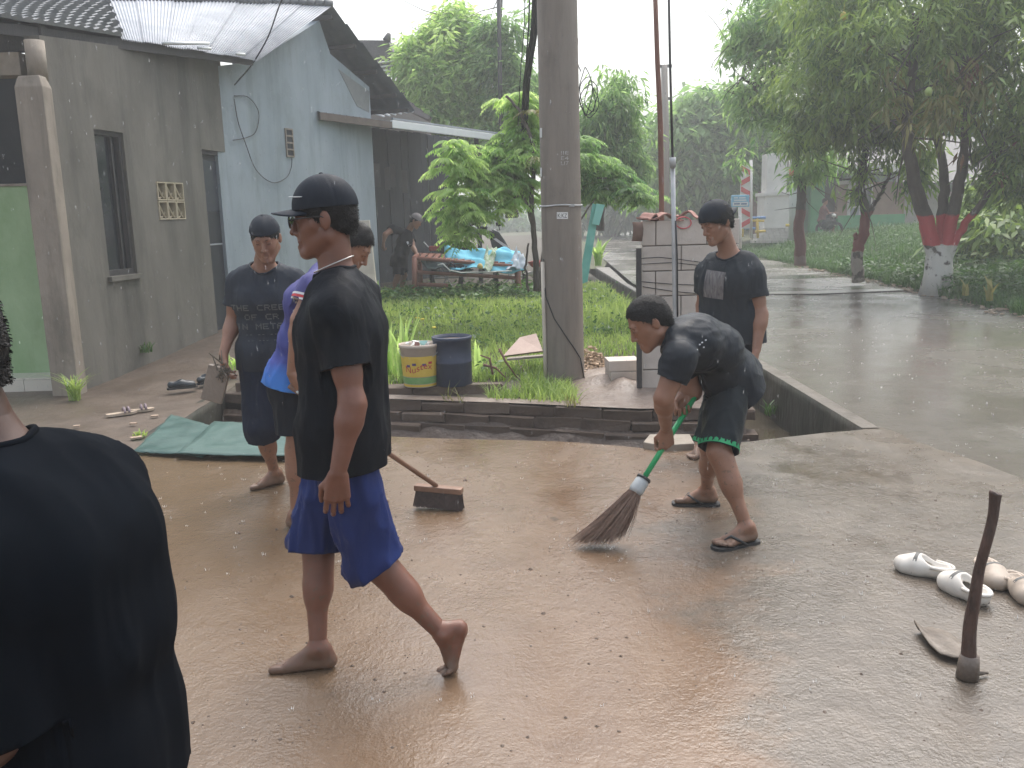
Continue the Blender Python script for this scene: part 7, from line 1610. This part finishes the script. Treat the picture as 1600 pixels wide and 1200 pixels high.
box3(1228,262,1428,267,YH-1.6,.12).build('fascia', M_GW, rf)
box3(1312,283,1352,287,YH-.2,.3).build('awning_edge', M_GW, rf)
hw = thing('house', 'pale house with white picket fence at the right behind the painted trunk', 'house', U(1480,370,YH+1)); box3(1412,290,1470,378,YH+.5,.3).build('wall', mat('dim_cream_wall', (.34,.32,.29), (.42,.40,.36), rough=.8), hw); box3(1470,300,1640,374,YH+2,.3).build('wall', mat('pinkish_wall', (.36,.31,.30), (.44,.39,.37), rough=.8), hw)
box3(1495,342,1540,376,YH-2,.2).build('low_wall', M_GW, hw)
rf = MB().prism([U(1400,285,YH-.8), U(1640,292,YH-.8), U(1640,286,YH-.8), U(1600,215,YH+4), U(1440,212,YH+4), U(1400,279,YH-.8)], (0,.3,.0)).build('roof', M_NROOF, hw)
pf = thing('picket_fence', 'white picket fence in front of the pale house on the right', 'fence', U(1510,362,YH-2.2))
for i in range(13): x = 1484+5.2*i; MB().tube([U(x,358,YH-2.2), U(x,322,YH-2.2)], .035, 6).build('picket', M_GW, pf, True)
for y in (328,348): MB().tube([U(1480,y,YH-2.25), U(1552,y,YH-2.25)], .03, 6).build('rail', M_GW, pf, True)
for i, (x, c_) in enumerate(((1556,(.35,.09,.08)),(1572,(.40,.38,.36)),(1590,(.33,.08,.08)))): setp(box3(x, 334, x+8, 360, YH-3, .3).build('painted_drum' if 0 else 'garden_post', mat('post_paint%d' % i, c_, rough=.6)), ('left red marker post behind the right-hand shrubs','pale marker post between two red ones at the far right','right red marker post at the picture edge')[i], 'post')
# parked scooter with a seated person near the green house
YQ = 33.5; _U = U; U = lambda x, y, Y: _U(x, y+1, Y); mq = thing('motorbike', 'dark scooter parked before the green wall across the road', 'motorbike', U(1292,362,YQ)); gq = float(U(1292,362,YQ)[2])
MB().prism([U(1282,352,YQ), U(1286,342,YQ), U(1304,344,YQ), U(1308,350,YQ), U(1300,357,YQ), U(1286,358,YQ)], (0,.3,0)).build('body', M_MB, mq, bevel=.03); MB().prism([U(1300,346,YQ), U(1299,333,YQ), U(1303,332,YQ), U(1309,352,YQ)], (0,.2,0)).build('leg_shield', M_MB, mq)
MB().tube([U(1296,334,YQ-.3), U(1301,332,YQ), U(1304,334,YQ+.3)], .02, 6).build('handlebar', M_CABLE, mq, True); MB().lathe(U(1303,336,YQ-.05), [(.003,-.08),(.08,-.04),(.08,.04),(.003,.08)], 10).build('headlight', M_GW, mq, True)
for cx in (1285,1306):
    c = U(cx,357,YQ+.15); MB().tube([c+A(.22*math.cos(a),0,.22*math.sin(a)) for a in np.linspace(0,2*math.pi,21)], .05, 6, cap=False).build('wheel', MATS['tyre_rubber'], mq, True)
def far_rider():
    Y = YQ+.5; P0 = U(1284,343,Y); J = dict(P=P0, N=P0+A(.06,0,.50), lp=A(0,1,0), fp=A(1,0,0), lc=A(0,1,0), fc=A(1,0,0), H=P0+A(.10,0,.69), hf=A(1,-.3,-.1), hu=A(0,0,1),
             elL=P0+A(.22,.2,.22), wrL=P0+A(.42,.18,.26), elR=P0+A(.22,-.2,.22), wrR=P0+A(.42,-.18,.26), knL=P0+A(.42,.12,-.05), anL=P0+A(.40,.12,-.44), ftL=A(1,0,0), knR=P0+A(.42,-.12,-.05), anR=P0+A(.40,-.12,-.44), ftR=A(1,0,0))
    p = Person('person in dull red top sitting on the scooter across the road', J, .95, h=.022, hf=.014, skin=SK1, loc=(P0[0], P0[1], gq), hand={'L': dict(d=A(1,0,0), pn=A(0,0,-1), side=1, curl=1.), 'R': dict(d=A(1,0,0), pn=A(0,0,-1), side=-1, curl=1.)})
    p.shirt(cloth_mat('dull_red_cloth', (.16,.07,.06)), g=.03, hem=.06, h=.025); p.shorts(SH_BLACK, h=.025, hem=1.0); p.hair(HAIR)
FAR_RIDER = far_rider
PR = far_rider()
U = _U
# debris along the bank
rs = np.random.RandomState(31); b = MB()
for i in range(260):
    y = rs.uniform(12,24); e = interp(y, RR); s_ = rs.uniform(.01,.06); b.box((e+rs.randn()*.18-.1, y, .012+s_*.2), (s_*2, s_, s_*.4), _rz(rs.uniform(0,6)))
setp(b.build('verge_litter', mat('leaf_litter', (.20,.14,.09), (.40,.33,.26), scale=15, rough=.8)), kind='stuff')
c = G(1250,458); setp(MB().prism([c+A(-1.3,0,.01), c+A(.2,-.35,.01), c+A(2.0,-.15,.01), c+A(2.1,.15,.01), c+A(.4,.25,.01), c+A(-1.2,.2,.01)], (0,0,.006)).build('concrete_lip', mat('pale_concrete_patch', (.18,.165,.145), (.23,.21,.185), rough=.3)), kind='structure')
# ================================================================ things on the slab
M_SHEET = mat('teal_sheet', (.026,.068,.062), (.052,.112,.100), scale=3.2, rough=.38, rough2=.6, bump=.15, bscale=30, contrast=1.2)
M_SHEET2 = mat('pale_teal_sheet', (.040,.090,.080), (.068,.130,.116), scale=3.2, rough=.35, rough2=.6, bump=.15, bscale=30, contrast=1.2)
def sheet(poly, label, m, z, rs, amp=.012):
    P = [G(x, y) for x, y in poly]; p00, p10, p11, p01 = P; V = []; n, k_ = 24, 12
    for j in range(k_+1):
        for i in range(n+1):
            u, v = i/n, j/k_; p = (p00*(1-u)+p10*u)*(1-v)+(p01*(1-u)+p11*u)*v; V.append((p[0]+.006*rs.randn()*(i in (0,n)), p[1]+.006*rs.randn()*(j in (0,k_)), z+amp*float(vnoise(np.array([[u*3, v*2, z*50]]), 2)[0])))
    F = [(j*(n+1)+i, j*(n+1)+i+1, (j+1)*(n+1)+i+1, (j+1)*(n+1)+i) for j in range(k_) for i in range(n)]
    o = link('sheet', MB().add(V, F).mesh('sheet', True), m); md = o.modifiers.new('s', 'SOLIDIFY'); md.thickness = .006; return setp(o, label, 'sheet')
rs = np.random.RandomState(2)
sheet([(208,711),(318,719),(352,678),(268,654)], 'darker teal sheet at the left end of the drain cover', M_SHEET, .022, rs)
sheet([(275,719),(520,724),(520,678),(336,668)], 'paler teal sheet overlapping the first, under the men\'s feet', M_SHEET2, .038, rs)
for (x, y, a, s_) in ((213,686,.5,.05),(242,652,.2,.035),(258,688,1.2,.04),(120,668,.3,.03),(208,664,0,.03),(440,690,.4,.03)):
    p = G(x, y); setp(MB().box((p[0], p[1], .012), (s_*1.6, s_, .012), _rz(a)).build('scrap', mat('pale_scrap', (.34,.22,.17), (.45,.38,.28), rough=.7)), {213:'reddish scrap on the path left of the teal sheet',242:'tiny pale scrap on the path above the teal sheet',258:'green-edged scrap near the teal sheet corner',120:'small scrap on the path behind the near shoulder',208:'thin pale scrap right below the sandals',440:'scrap lying on the pale teal sheet'}[x], 'scrap')
# shoe outline helper: a sole prism with profile widths
def sole_outline(c, f, s=1., sgn=1, n=20, L_=.27):
    l = np.cross(f, A(0,0,1))*sgn; prof = [(0,.018),(.04,.034),(.2,.036),(.4,.031),(.6,.040),(.78,.046),(.92,.036),(1,.014)]
    xs_ = [p[0] for p in prof]; ws = [p[1] for p in prof]; T = np.linspace(0, 1, n); 
    return [c+f*(t*L_-.5*L_)*s+l*(np.interp(t, xs_, ws)*s+.005*math.sin(t*4)) for t in T]+[c+f*(t*L_-.5*L_)*s-l*(np.interp(t, xs_, ws)*s-.003) for t in T[::-1]]
# two woven sandals and the dark shoes on the path
M_SAND = mat('sandal_straw', (.36,.28,.21), (.50,.42,.33), scale=30, rough=.8); M_STRAP = mat('purple_grey_strap', (.20,.15,.17), (.28,.22,.24), rough=.7)
for k, (x, y, f, lb) in enumerate(((190,645,A(.75,.55,0),'left one of the pale worn sandals on the path'),(217,640,A(.85,.45,0),'right one of the pale worn sandals on the path'))):
    c = G(x, y, .02); f = nrm(f); t = thing('sandal', lb, 'sandal', c, 'pair of pale sandals'); MB().prism([A(p[0], p[1], .004) for p in sole_outline(c, f, .92)], (0,0,.020)).build('sole', M_SAND, t)
    l = np.cross(f, A(0,0,1)); b = MB()
    for o in (.02,.055): V = [c+f*o+l*.042*math.cos(a)+A(0,0,.002+.038*math.sin(a)) for a in np.linspace(0, math.pi, 9)]; b.tube(V, .010, 6)
    setp(b.build('strap', M_STRAP, t, True), None)
M_SHOE = mat('dark_shoe', (.016,.022,.028), (.03,.038,.045), scale=8, rough=.35, bump=.2)
def shoe(c, f, label, m, s=1., h_=.085, grp=None):
    t = thing('shoe', label, 'shoe', c, grp); f = nrm(f); l = np.cross(f, A(0,0,1)); S = Sdf()
    S.cap(c-f*.09*s+A(0,0,.045), c-f*.02*s+A(0,0,.05), .036*s, .040*s, k=.03); S.cap(c+f*0+A(0,0,.04), c+f*.085*s+A(0,0,.030), .040*s, .034*s, k=.03); S.cap(c+f*.06*s-l*.012+A(0,0,.028), c+f*.06*s+l*.012+A(0,0,.028), .034*s, k=.02)
    S.ell(c-f*.055*s+A(0,0,.092), np.column_stack([l, f, A(0,0,1)]), A(.027,.052,.045)*s, k=.01, sub=True); V, Q = S.mesh(.006); V[:,2] = np.maximum(V[:,2], c[2]+.012); link('upper', mesh('upper', V, Q, True), m, t)
    MB().prism([A(p[0], p[1], c[2]+.001) for p in sole_outline(c, f, .98*s)], (0,0,.018)).build('sole', RUB_BLK, t); b = MB()
    for i in range(4): b.tube([c+f*(.0+.018*i)*s+l*.02+A(0,0,.083-.004*i), c+f*(.0+.018*i)*s-l*.02+A(0,0,.083-.004*i)], .0028, 5)
    setp(b.build('laces', M_STRAP, t, True), kind=None)
shoe(G(285,607,.04), A(.9,.45,0), 'dark wet shoe lying on the path, left of the pair', M_SHOE, 1.05, grp='pair of dark shoes'); shoe(G(322,598,.04), A(.25,.95,0), 'dark wet shoe standing upright on the right of the pair', M_SHOE, 1.0, grp='pair of dark shoes')
# brick plate in the man's hand, next to the hand
pb = U(337,600,5.08); setp(MB().box(pb, (.125,.035,.21), np.array(Matrix.Rotation(math.radians(18), 3, 'Y'))).build('held_brick', mat('wet_grey_brick', (.20,.165,.135), (.28,.235,.195), scale=8, rough=.6, bump=.4), bevel=.006), 'grey-brown brick held upright in the hand of the lettered-shirt man', 'brick')
rs = np.random.RandomState(14); V = []
pbm = MB()
for i in range(26): c = U(350,577,5.06)+rs.randn(3)*A(.02,.02,.022); pbm.tube([c, c+rs.randn(3)*A(.03,.02,.05)], [.006,.002], 5)
setp(pbm.build('weeds_in_hand', mat('muddy_roots', (.07,.06,.05), (.14,.12,.09), rough=.8)), 'clump of muddy roots gripped together with the brick', 'weeds')
# push broom
PBT = U(452,603,4.31); hc = G(684,782,.075); hc = A(hc[0], 4.72, .085)
pbt = thing('push_broom', 'wooden push broom with wide dark bristles behind the walking man', 'broom', (hc[0], hc[1], 0)); M_WD = mat('wet_broom_wood', (.16,.085,.055), (.25,.145,.095), scale=10, rough=.5, bump=.2)
hend = hc+A(-.01,0,.045); MB().tube([PBT, (PBT+hend)/2, hend], [.0135,.0135,.013], 10).build('handle', M_WD, pbt, True)
ax_ = nrm(U(722,770,4.62)-U(650,758,4.80)); ax_ = nrm(A(.97,-.22,-.05)); wq = nrm(np.cross(ax_, A(0,0,1)))
Rb = np.column_stack([ax_, wq, np.cross(ax_, wq)]); MB().box(hc+A(0,0,.028), (.27,.055,.032), Rb).build('head', M_WD, pbt, bevel=.006)
rs = np.random.RandomState(6); V = []; F = []
for i in range(1500):
    u, v = rs.uniform(-.128,.128), rs.uniform(-.022,.022); p = hc+ax_*u+wq*v+A(0,0,.014); e = hc+ax_*(u*1.06+.004*rs.randn())+wq*(v*1.5+.012+.004*rs.randn())+A(0,0,-.075+.006*rs.rand()); s_ = A(.0014,0,0); k = len(V); V += [p-s_, p+s_, e+s_, e-s_]; F.append((k, k+1, k+2, k+3))
setp(link('bristles', mesh('bristles', V, np.array(F)), mat('dark_bristle', (.045,.030,.026), (.09,.062,.052), scale=60, rough=.7), pbt), kind='stuff')
# green handled stick broom
M_GH = mat('green_broom_handle', (.02,.34,.11), (.03,.40,.15), rough=.35); gbm = thing('stick_broom', 'green-handled stick broom with spreading brown bristles in the muddy water', 'broom', BR_TIP)
MB().tube([BR_TOP, BR_LASH+_bd*-.02], .0135, 12).build('handle', M_GH, gbm, True); MB().tube([BR_LASH-_bd*.035, BR_LASH-_bd*.02, BR_LASH+_bd*.03, BR_LASH+_bd*.05], [.026,.034,.036,.031], 14).build('ferrule', mat('grey_tape', (.34,.37,.38), (.44,.46,.46), scale=20, rough=.5), gbm, True)
MB().tube([BR_LASH-_bd*.04, BR_LASH-_bd*.028], .036, 14).build('binding', RUB_BLK, gbm, True)
rs = np.random.RandomState(7); V = []; F = []; TT = []; root = BR_LASH+_bd*.03; side = nrm(np.cross(_bd, A(0,1,0))); dpt = nrm(np.cross(side, _bd))
for i in range(2200):
    a, r_ = rs.uniform(0,2*math.pi), .028*math.sqrt(rs.rand()); u, v = r_*math.cos(a), r_*math.sin(a); g = BR_TIP+A(.125*u/.028*(1)+.018*rs.randn(), .07*v/.028, .006+.06*max(0, u/.028)*rs.rand()+.012*rs.rand())
    p = root+side*u+dpt*v; m_ = p+(g-p)*.5+A(0,0,-.012)+rs.randn(3)*.004; L_ = rs.uniform(.78,1.0); g = p+(g-p)*L_; wv = .0013*nrm(np.cross(g-p, rs.randn(3))); k = len(V); V += [p-wv, p+wv, m_+wv, m_-wv, g+wv*.5, g-wv*.5]; F += [(k,k+1,k+2,k+3),(k+3,k+2,k+4,k+5)]
setp(link('bristles', mesh('bristles', V, np.array(F)), mat('palm_rib', (.15,.095,.07), (.32,.215,.16), scale=70, rough=.6), gbm), kind='stuff')
# splashed water round the broom tip
rs = np.random.RandomState(8); S = MB()
for i in range(150):
    a = rs.uniform(0,2*math.pi); r_ = abs(rs.randn())*.13; c = BR_TIP+A(.03+r_*math.cos(a), r_*math.sin(a)*.7, abs(rs.randn())*.02+.004); s_ = rs.uniform(.0012,.004); S.lathe(c, [(.0002,-s_),(s_*.8,-s_*.4),(s_*.8,s_*.4),(.0002,s_)], 5, cap=False)
setp(S.build('splash_drops', mat('water_drop', (.75,.72,.68), rough=.05, spec=.8)), kind='stuff')
# hoe
M_HW = mat('dark_hoe_wood', (.022,.013,.011), (.115,.065,.050), scale=22, rough=.4, contrast=1.3, bump=.7, stretch=(1,1,.3)); M_IRON = mat('muddy_iron', (.095,.075,.058), (.22,.185,.15), scale=11, contrast=1.4, rough=.45, rough2=.7, bump=.3)
hb_ = G(1512,1047,.03); hoe = thing('hoe', 'hoe standing on its blade with a curved dark wooden handle', 'hoe', (hb_[0], hb_[1], 0)); YO = hb_[1]
P = [A(hb_[0]+.004, YO, .012), U(1515,985,YO), U(1523,935,YO-.01), U(1530,890,YO-.01), U(1541,850,YO-.02), U(1551,810,YO-.02), U(1555,775,YO-.02), U(1556,770,YO-.02)]
Q, R_, n = limb(P, .022, .017, np.random.RandomState(1), .0, 12); R_ = [.027,.026,.025,.024]+[.0225-.006*min(1, i/12) for i in range(len(Q)-4)]; R_[-1] = .009; R_[-2] = .0155; R_[-3] = .0185; R_[-4] = .0195; R_[-9:-4] = [.0168,.0172,.018,.0188,.0195]; MB().tube(Q, R_, 14).build('handle', M_HW, hoe, True)
MB().tube([A(hb_[0], YO, .004), A(hb_[0]+.002, YO, .05), A(hb_[0]+.004, YO, .085)], [.036,.034,.030], 16).build('socket', MATS['dark_mud_iron'] if 'dark_mud_iron' in MATS else mat('dark_mud_iron', (.11,.085,.068), (.17,.135,.11), scale=12, rough=.5, bump=.4), hoe, True)
bl_ = [G(1432,975,.045), G(1446,1010,.030), G(1468,1030,.022), G(1512,1046,.022), G(1512,1030,.04), G(1490,985,.075), G(1455,968,.065)]
S = MB(); top = [(1428,985,.055),(1438,1000,.045),(1452,1018,.036),(1468,1031,.028),(1488,1037,.028),(1510,1040,.030)]; bot = [(1434,960,.10),(1452,957,.11),(1470,960,.12),(1488,968,.115),(1502,980,.10),(1514,996,.085)]
V = []
for j in range(5):
    for i in range(6):
        a = G(*top[i][:2], 0); c = G(bot[i][0], bot[i][1]+28, 0); t_ = j/4; p = a*(1-t_)+c*t_; V.append(A(p[0], p[1], top[i][2]*(1-t_)*.6+.010+t_*.004))
F = [(j*6+i, j*6+i+1, (j+1)*6+i+1, (j+1)*6+i) for j in range(4) for i in range(5)]; o = link('blade', MB().add(V, F).mesh('blade', True), M_IRON, hoe); md = o.modifiers.new('s', 'SOLIDIFY'); md.thickness = .005
MB().tube([A(hb_[0]+.03, YO, .02), A(hb_[0]+.075, YO+.01, .012)], [.012,.004], 6).build('tang', M_IRON, hoe, True)
# white clogs
M_CLOG = mat('white_foam', (.56,.51,.45), (.70,.67,.62), scale=6, rough=.45, contrast=.9); M_CLOGD = mat('muddy_white_foam', (.34,.27,.21), (.50,.43,.36), scale=6, rough=.5); M_CLIN = mat('grey_insole', (.10,.085,.075), (.17,.15,.13), rough=.8)
M_CSTR = mat('dark_clog_stripe', (.10,.10,.095), rough=.6)
def clog(c, f, label, m, s=1., flip=False):
    t = thing('clog', label, 'clog', c, 'white foam clogs on the concrete'); f = nrm(f); l = np.cross(f, A(0,0,1)); R = np.column_stack([l, f, A(0,0,1)]); S = Sdf()
    S.cap(c-f*.085*s+A(0,0,.036), c+f*.02*s+A(0,0,.036), .040*s, .046*s, k=.03); S.cap(c+f*.02*s+A(0,0,.038), c+f*.085*s+A(0,0,.030), .050*s, .036*s, k=.03); S.cap(c+f*.065*s-l*.02+A(0,0,.03), c+f*.065*s+l*.02+A(0,0,.03), .035*s, k=.02)
    S.ell(c-f*.062*s+A(0,0,.085), R, A(.034,.066,.052)*s, k=.008, sub=True); S.ell(c+f*.03*s+A(0,0,.036), R, A(.036,.085,.024)*s, k=.004, sub=True)
    V, Q = S.mesh(.0045); V[:,2] = np.maximum(V[:,2], c[2]+.0); link('upper', mesh('upper', V, Q, True), m, t)
    MB().prism([A(p[0], p[1], c[2]+.014) for p in sole_outline(c-f*.004, f, .80*s, L_=.29)], (0,0,.006)).build('insole', M_CLIN, t)
    b = MB(); arc = [c+f*.025*s+l*(.051*s*math.cos(a))+A(0,0,.036+.052*s*math.sin(a)) for a in np.linspace(.15, math.pi-.15, 12)]
    bv = BVHTree.FromPolygons([tuple(v) for v in V], [tuple(q) for q in Q.tolist()]); 
    VV = []
    for j in (0, .016):
        for i in range(14):
            w_ = -.045+.090*i/13; o = c+f*(.012+j)*s+l*w_*s+A(0,0,.2); h = bv.ray_cast(Vector(o), Vector((0,0,-1))); VV.append(A(*h[0])+A(0,0,.0012) if h[0] is not None else o-A(0,0,.19))
    link('stripe', mesh('stripe', VV, [(i, i+1, i+15, i+14) for i in range(13)], True), M_CSTR, t)
    hm_ = MB()
    for i in range(5): o = c+f*.075*s+l*(-.018+.008*i)+A(0,0,.2); h = bv.ray_cast(Vector(o), Vector((0,0,-1))); 
    S2 = [c-f*(.095+.02*math.cos(a))*s*0 for a in (0,)]
    pts = [c+l*(.046*s*math.cos(a))+f*(-.045*s-.085*s*math.sin(a))+A(0,0,.055) for a in np.linspace(0, math.pi, 14)]; st_ = MB().tube(pts, .0075, 6).build('heel_strap', m, t, True)
    return t
clog(G(1440,897,.0), A(-.75,.66,0), 'white foam clog furthest left, its heel opening nearest the hoe', M_CLOG, .98)
clog(G(1504,930,.0), A(-.25,.97,0), 'white foam clog just left of the hoe handle', M_CLOG, 1.05)
clog(G(1549,908,.0), A(-.15,-1,0), 'muddier white clog behind the hoe handle', M_CLOGD, .98)
clog(G(1596,932,.0), A(-.10,-1,0), 'muddy clog half out of the picture at the right edge', M_CLOGD, .98)
# mud clods and grit
rs = np.random.RandomState(17); V = []; F = []
def clod(c, s_): 
    k = len(V); pts = [A(1,0,0),A(-1,0,0),A(0,1,0),A(0,-1,0),A(0,0,.7),A(.6,.6,.35),A(-.6,.5,.3),A(.5,-.6,.3)]; 
    for p in pts: V.append(c+p*s_*rs.uniform(.6,1.2,3))
    for f in ((0,5,4),(5,2,4),(2,6,4),(6,1,4),(1,3,4),(3,7,4),(7,0,4),(0,2,5),(2,1,6),(3,0,7)): F.append(tuple(k+i for i in f))
for i in range(1000):
    x, y = rs.uniform(-1.6,2.8), 2.2+3.9*rs.rand()**.9; clod(A(x, y, 0), rs.choice([.003,.005,.008,.013], p=[.5,.34,.14,.02]))
for px, py, s_ in ((745,745,.014),(975,742,.012),(852,822,.008),(1060,735,.018),(645,1026,.02),(755,965,.012),(1180,1025,.014),(880,915,.010),(870,1185,.012),(1268,1070,.018),(1093,1058,.016),(720,1020,.012)):
    c = G(px, py)
    for k in range(7): clod(c+A(*rs.randn(2)*s_*.9, -s_*.2), s_*.45)
setp(link('mud_clods', MB().add(V, F).mesh('mud_clods'), mat('dark_mud', (.075,.05,.036), (.12,.085,.06), scale=20, rough=.6)), kind='stuff')
c = G(1040,703); S = MB().prism([G(1005,703,-.01), G(1035,708,-.01), G(1085,705,-.01), G(1078,690,-.01), G(1015,690,-.01)], (0,0,.055)); setp(S.build('flat_stone', M_PILLAR, None, bevel=.008), 'muddy flat stone on the drain edge by the sweeper\'s hand', 'stone')

# rain hitting road and slab: small splash crowns
rs = np.random.RandomState(77); b = MB()
for i in range(900):
    if i < 500: y = 6.5+16*rs.rand()**1.2; x = rs.uniform(interp(y, RL)+.1, interp(y, RR))
    else: x, y = rs.uniform(-2.2,4.5), 2.2+3.6*rs.rand()
    s_ = rs.uniform(.003,.007)*(1+.06*y); k = 5
    for j in range(k):
        a = 2*math.pi*(j+rs.rand())/k; d = A(math.cos(a), math.sin(a), 0); p = A(x, y, .002)+d*s_; b.add([p-A(-d[1],d[0],0)*s_*.25, p+A(-d[1],d[0],0)*s_*.25, p+d*s_*.8+A(0,0,s_*rs.uniform(.8,2.2))], [(0,1,2)])
setp(b.build('rain_splashes', MATS['water_drop'], fix=False), kind='stuff')

# falling rain: drops in the air
rs = np.random.RandomState(78); n = 4600; Yd = 2.8+12*rs.rand(n)**1.3; P = np.stack([(rs.rand(n)-.5)*1.25*Yd, Yd, 3.6*rs.rand(n)], 1); s_ = .0009+.0008*rs.rand(n)
D = np.array([[1,0,0],[-.5,.87,0],[-.5,-.87,0]]); V = np.concatenate([P[:,None,:]+D[None]*s_[:,None,None], (P+np.stack([0*s_, 0*s_, s_*7], 1))[:,None,:], (P-np.stack([0*s_, 0*s_, s_*4], 1))[:,None,:]], 1).reshape(-1,3)
i = np.arange(n)*5; F = np.concatenate([np.stack([i+a, i+b_, i+c_], 1) for a, b_, c_ in ((0,1,3),(1,2,3),(2,0,3),(1,0,4),(2,1,4),(0,2,4))])
mw = bpy.data.materials.new('rain_water'); mw.use_nodes = True; b_ = mw.node_tree.nodes['Principled BSDF']; b_.inputs['Base Color'].default_value = (.9,.93,.95,1); b_.inputs['Roughness'].default_value = .1; b_.inputs['Alpha'].default_value = .24
setp(link('rain_drops', mesh('rain_drops', V, F), mw), kind='stuff')
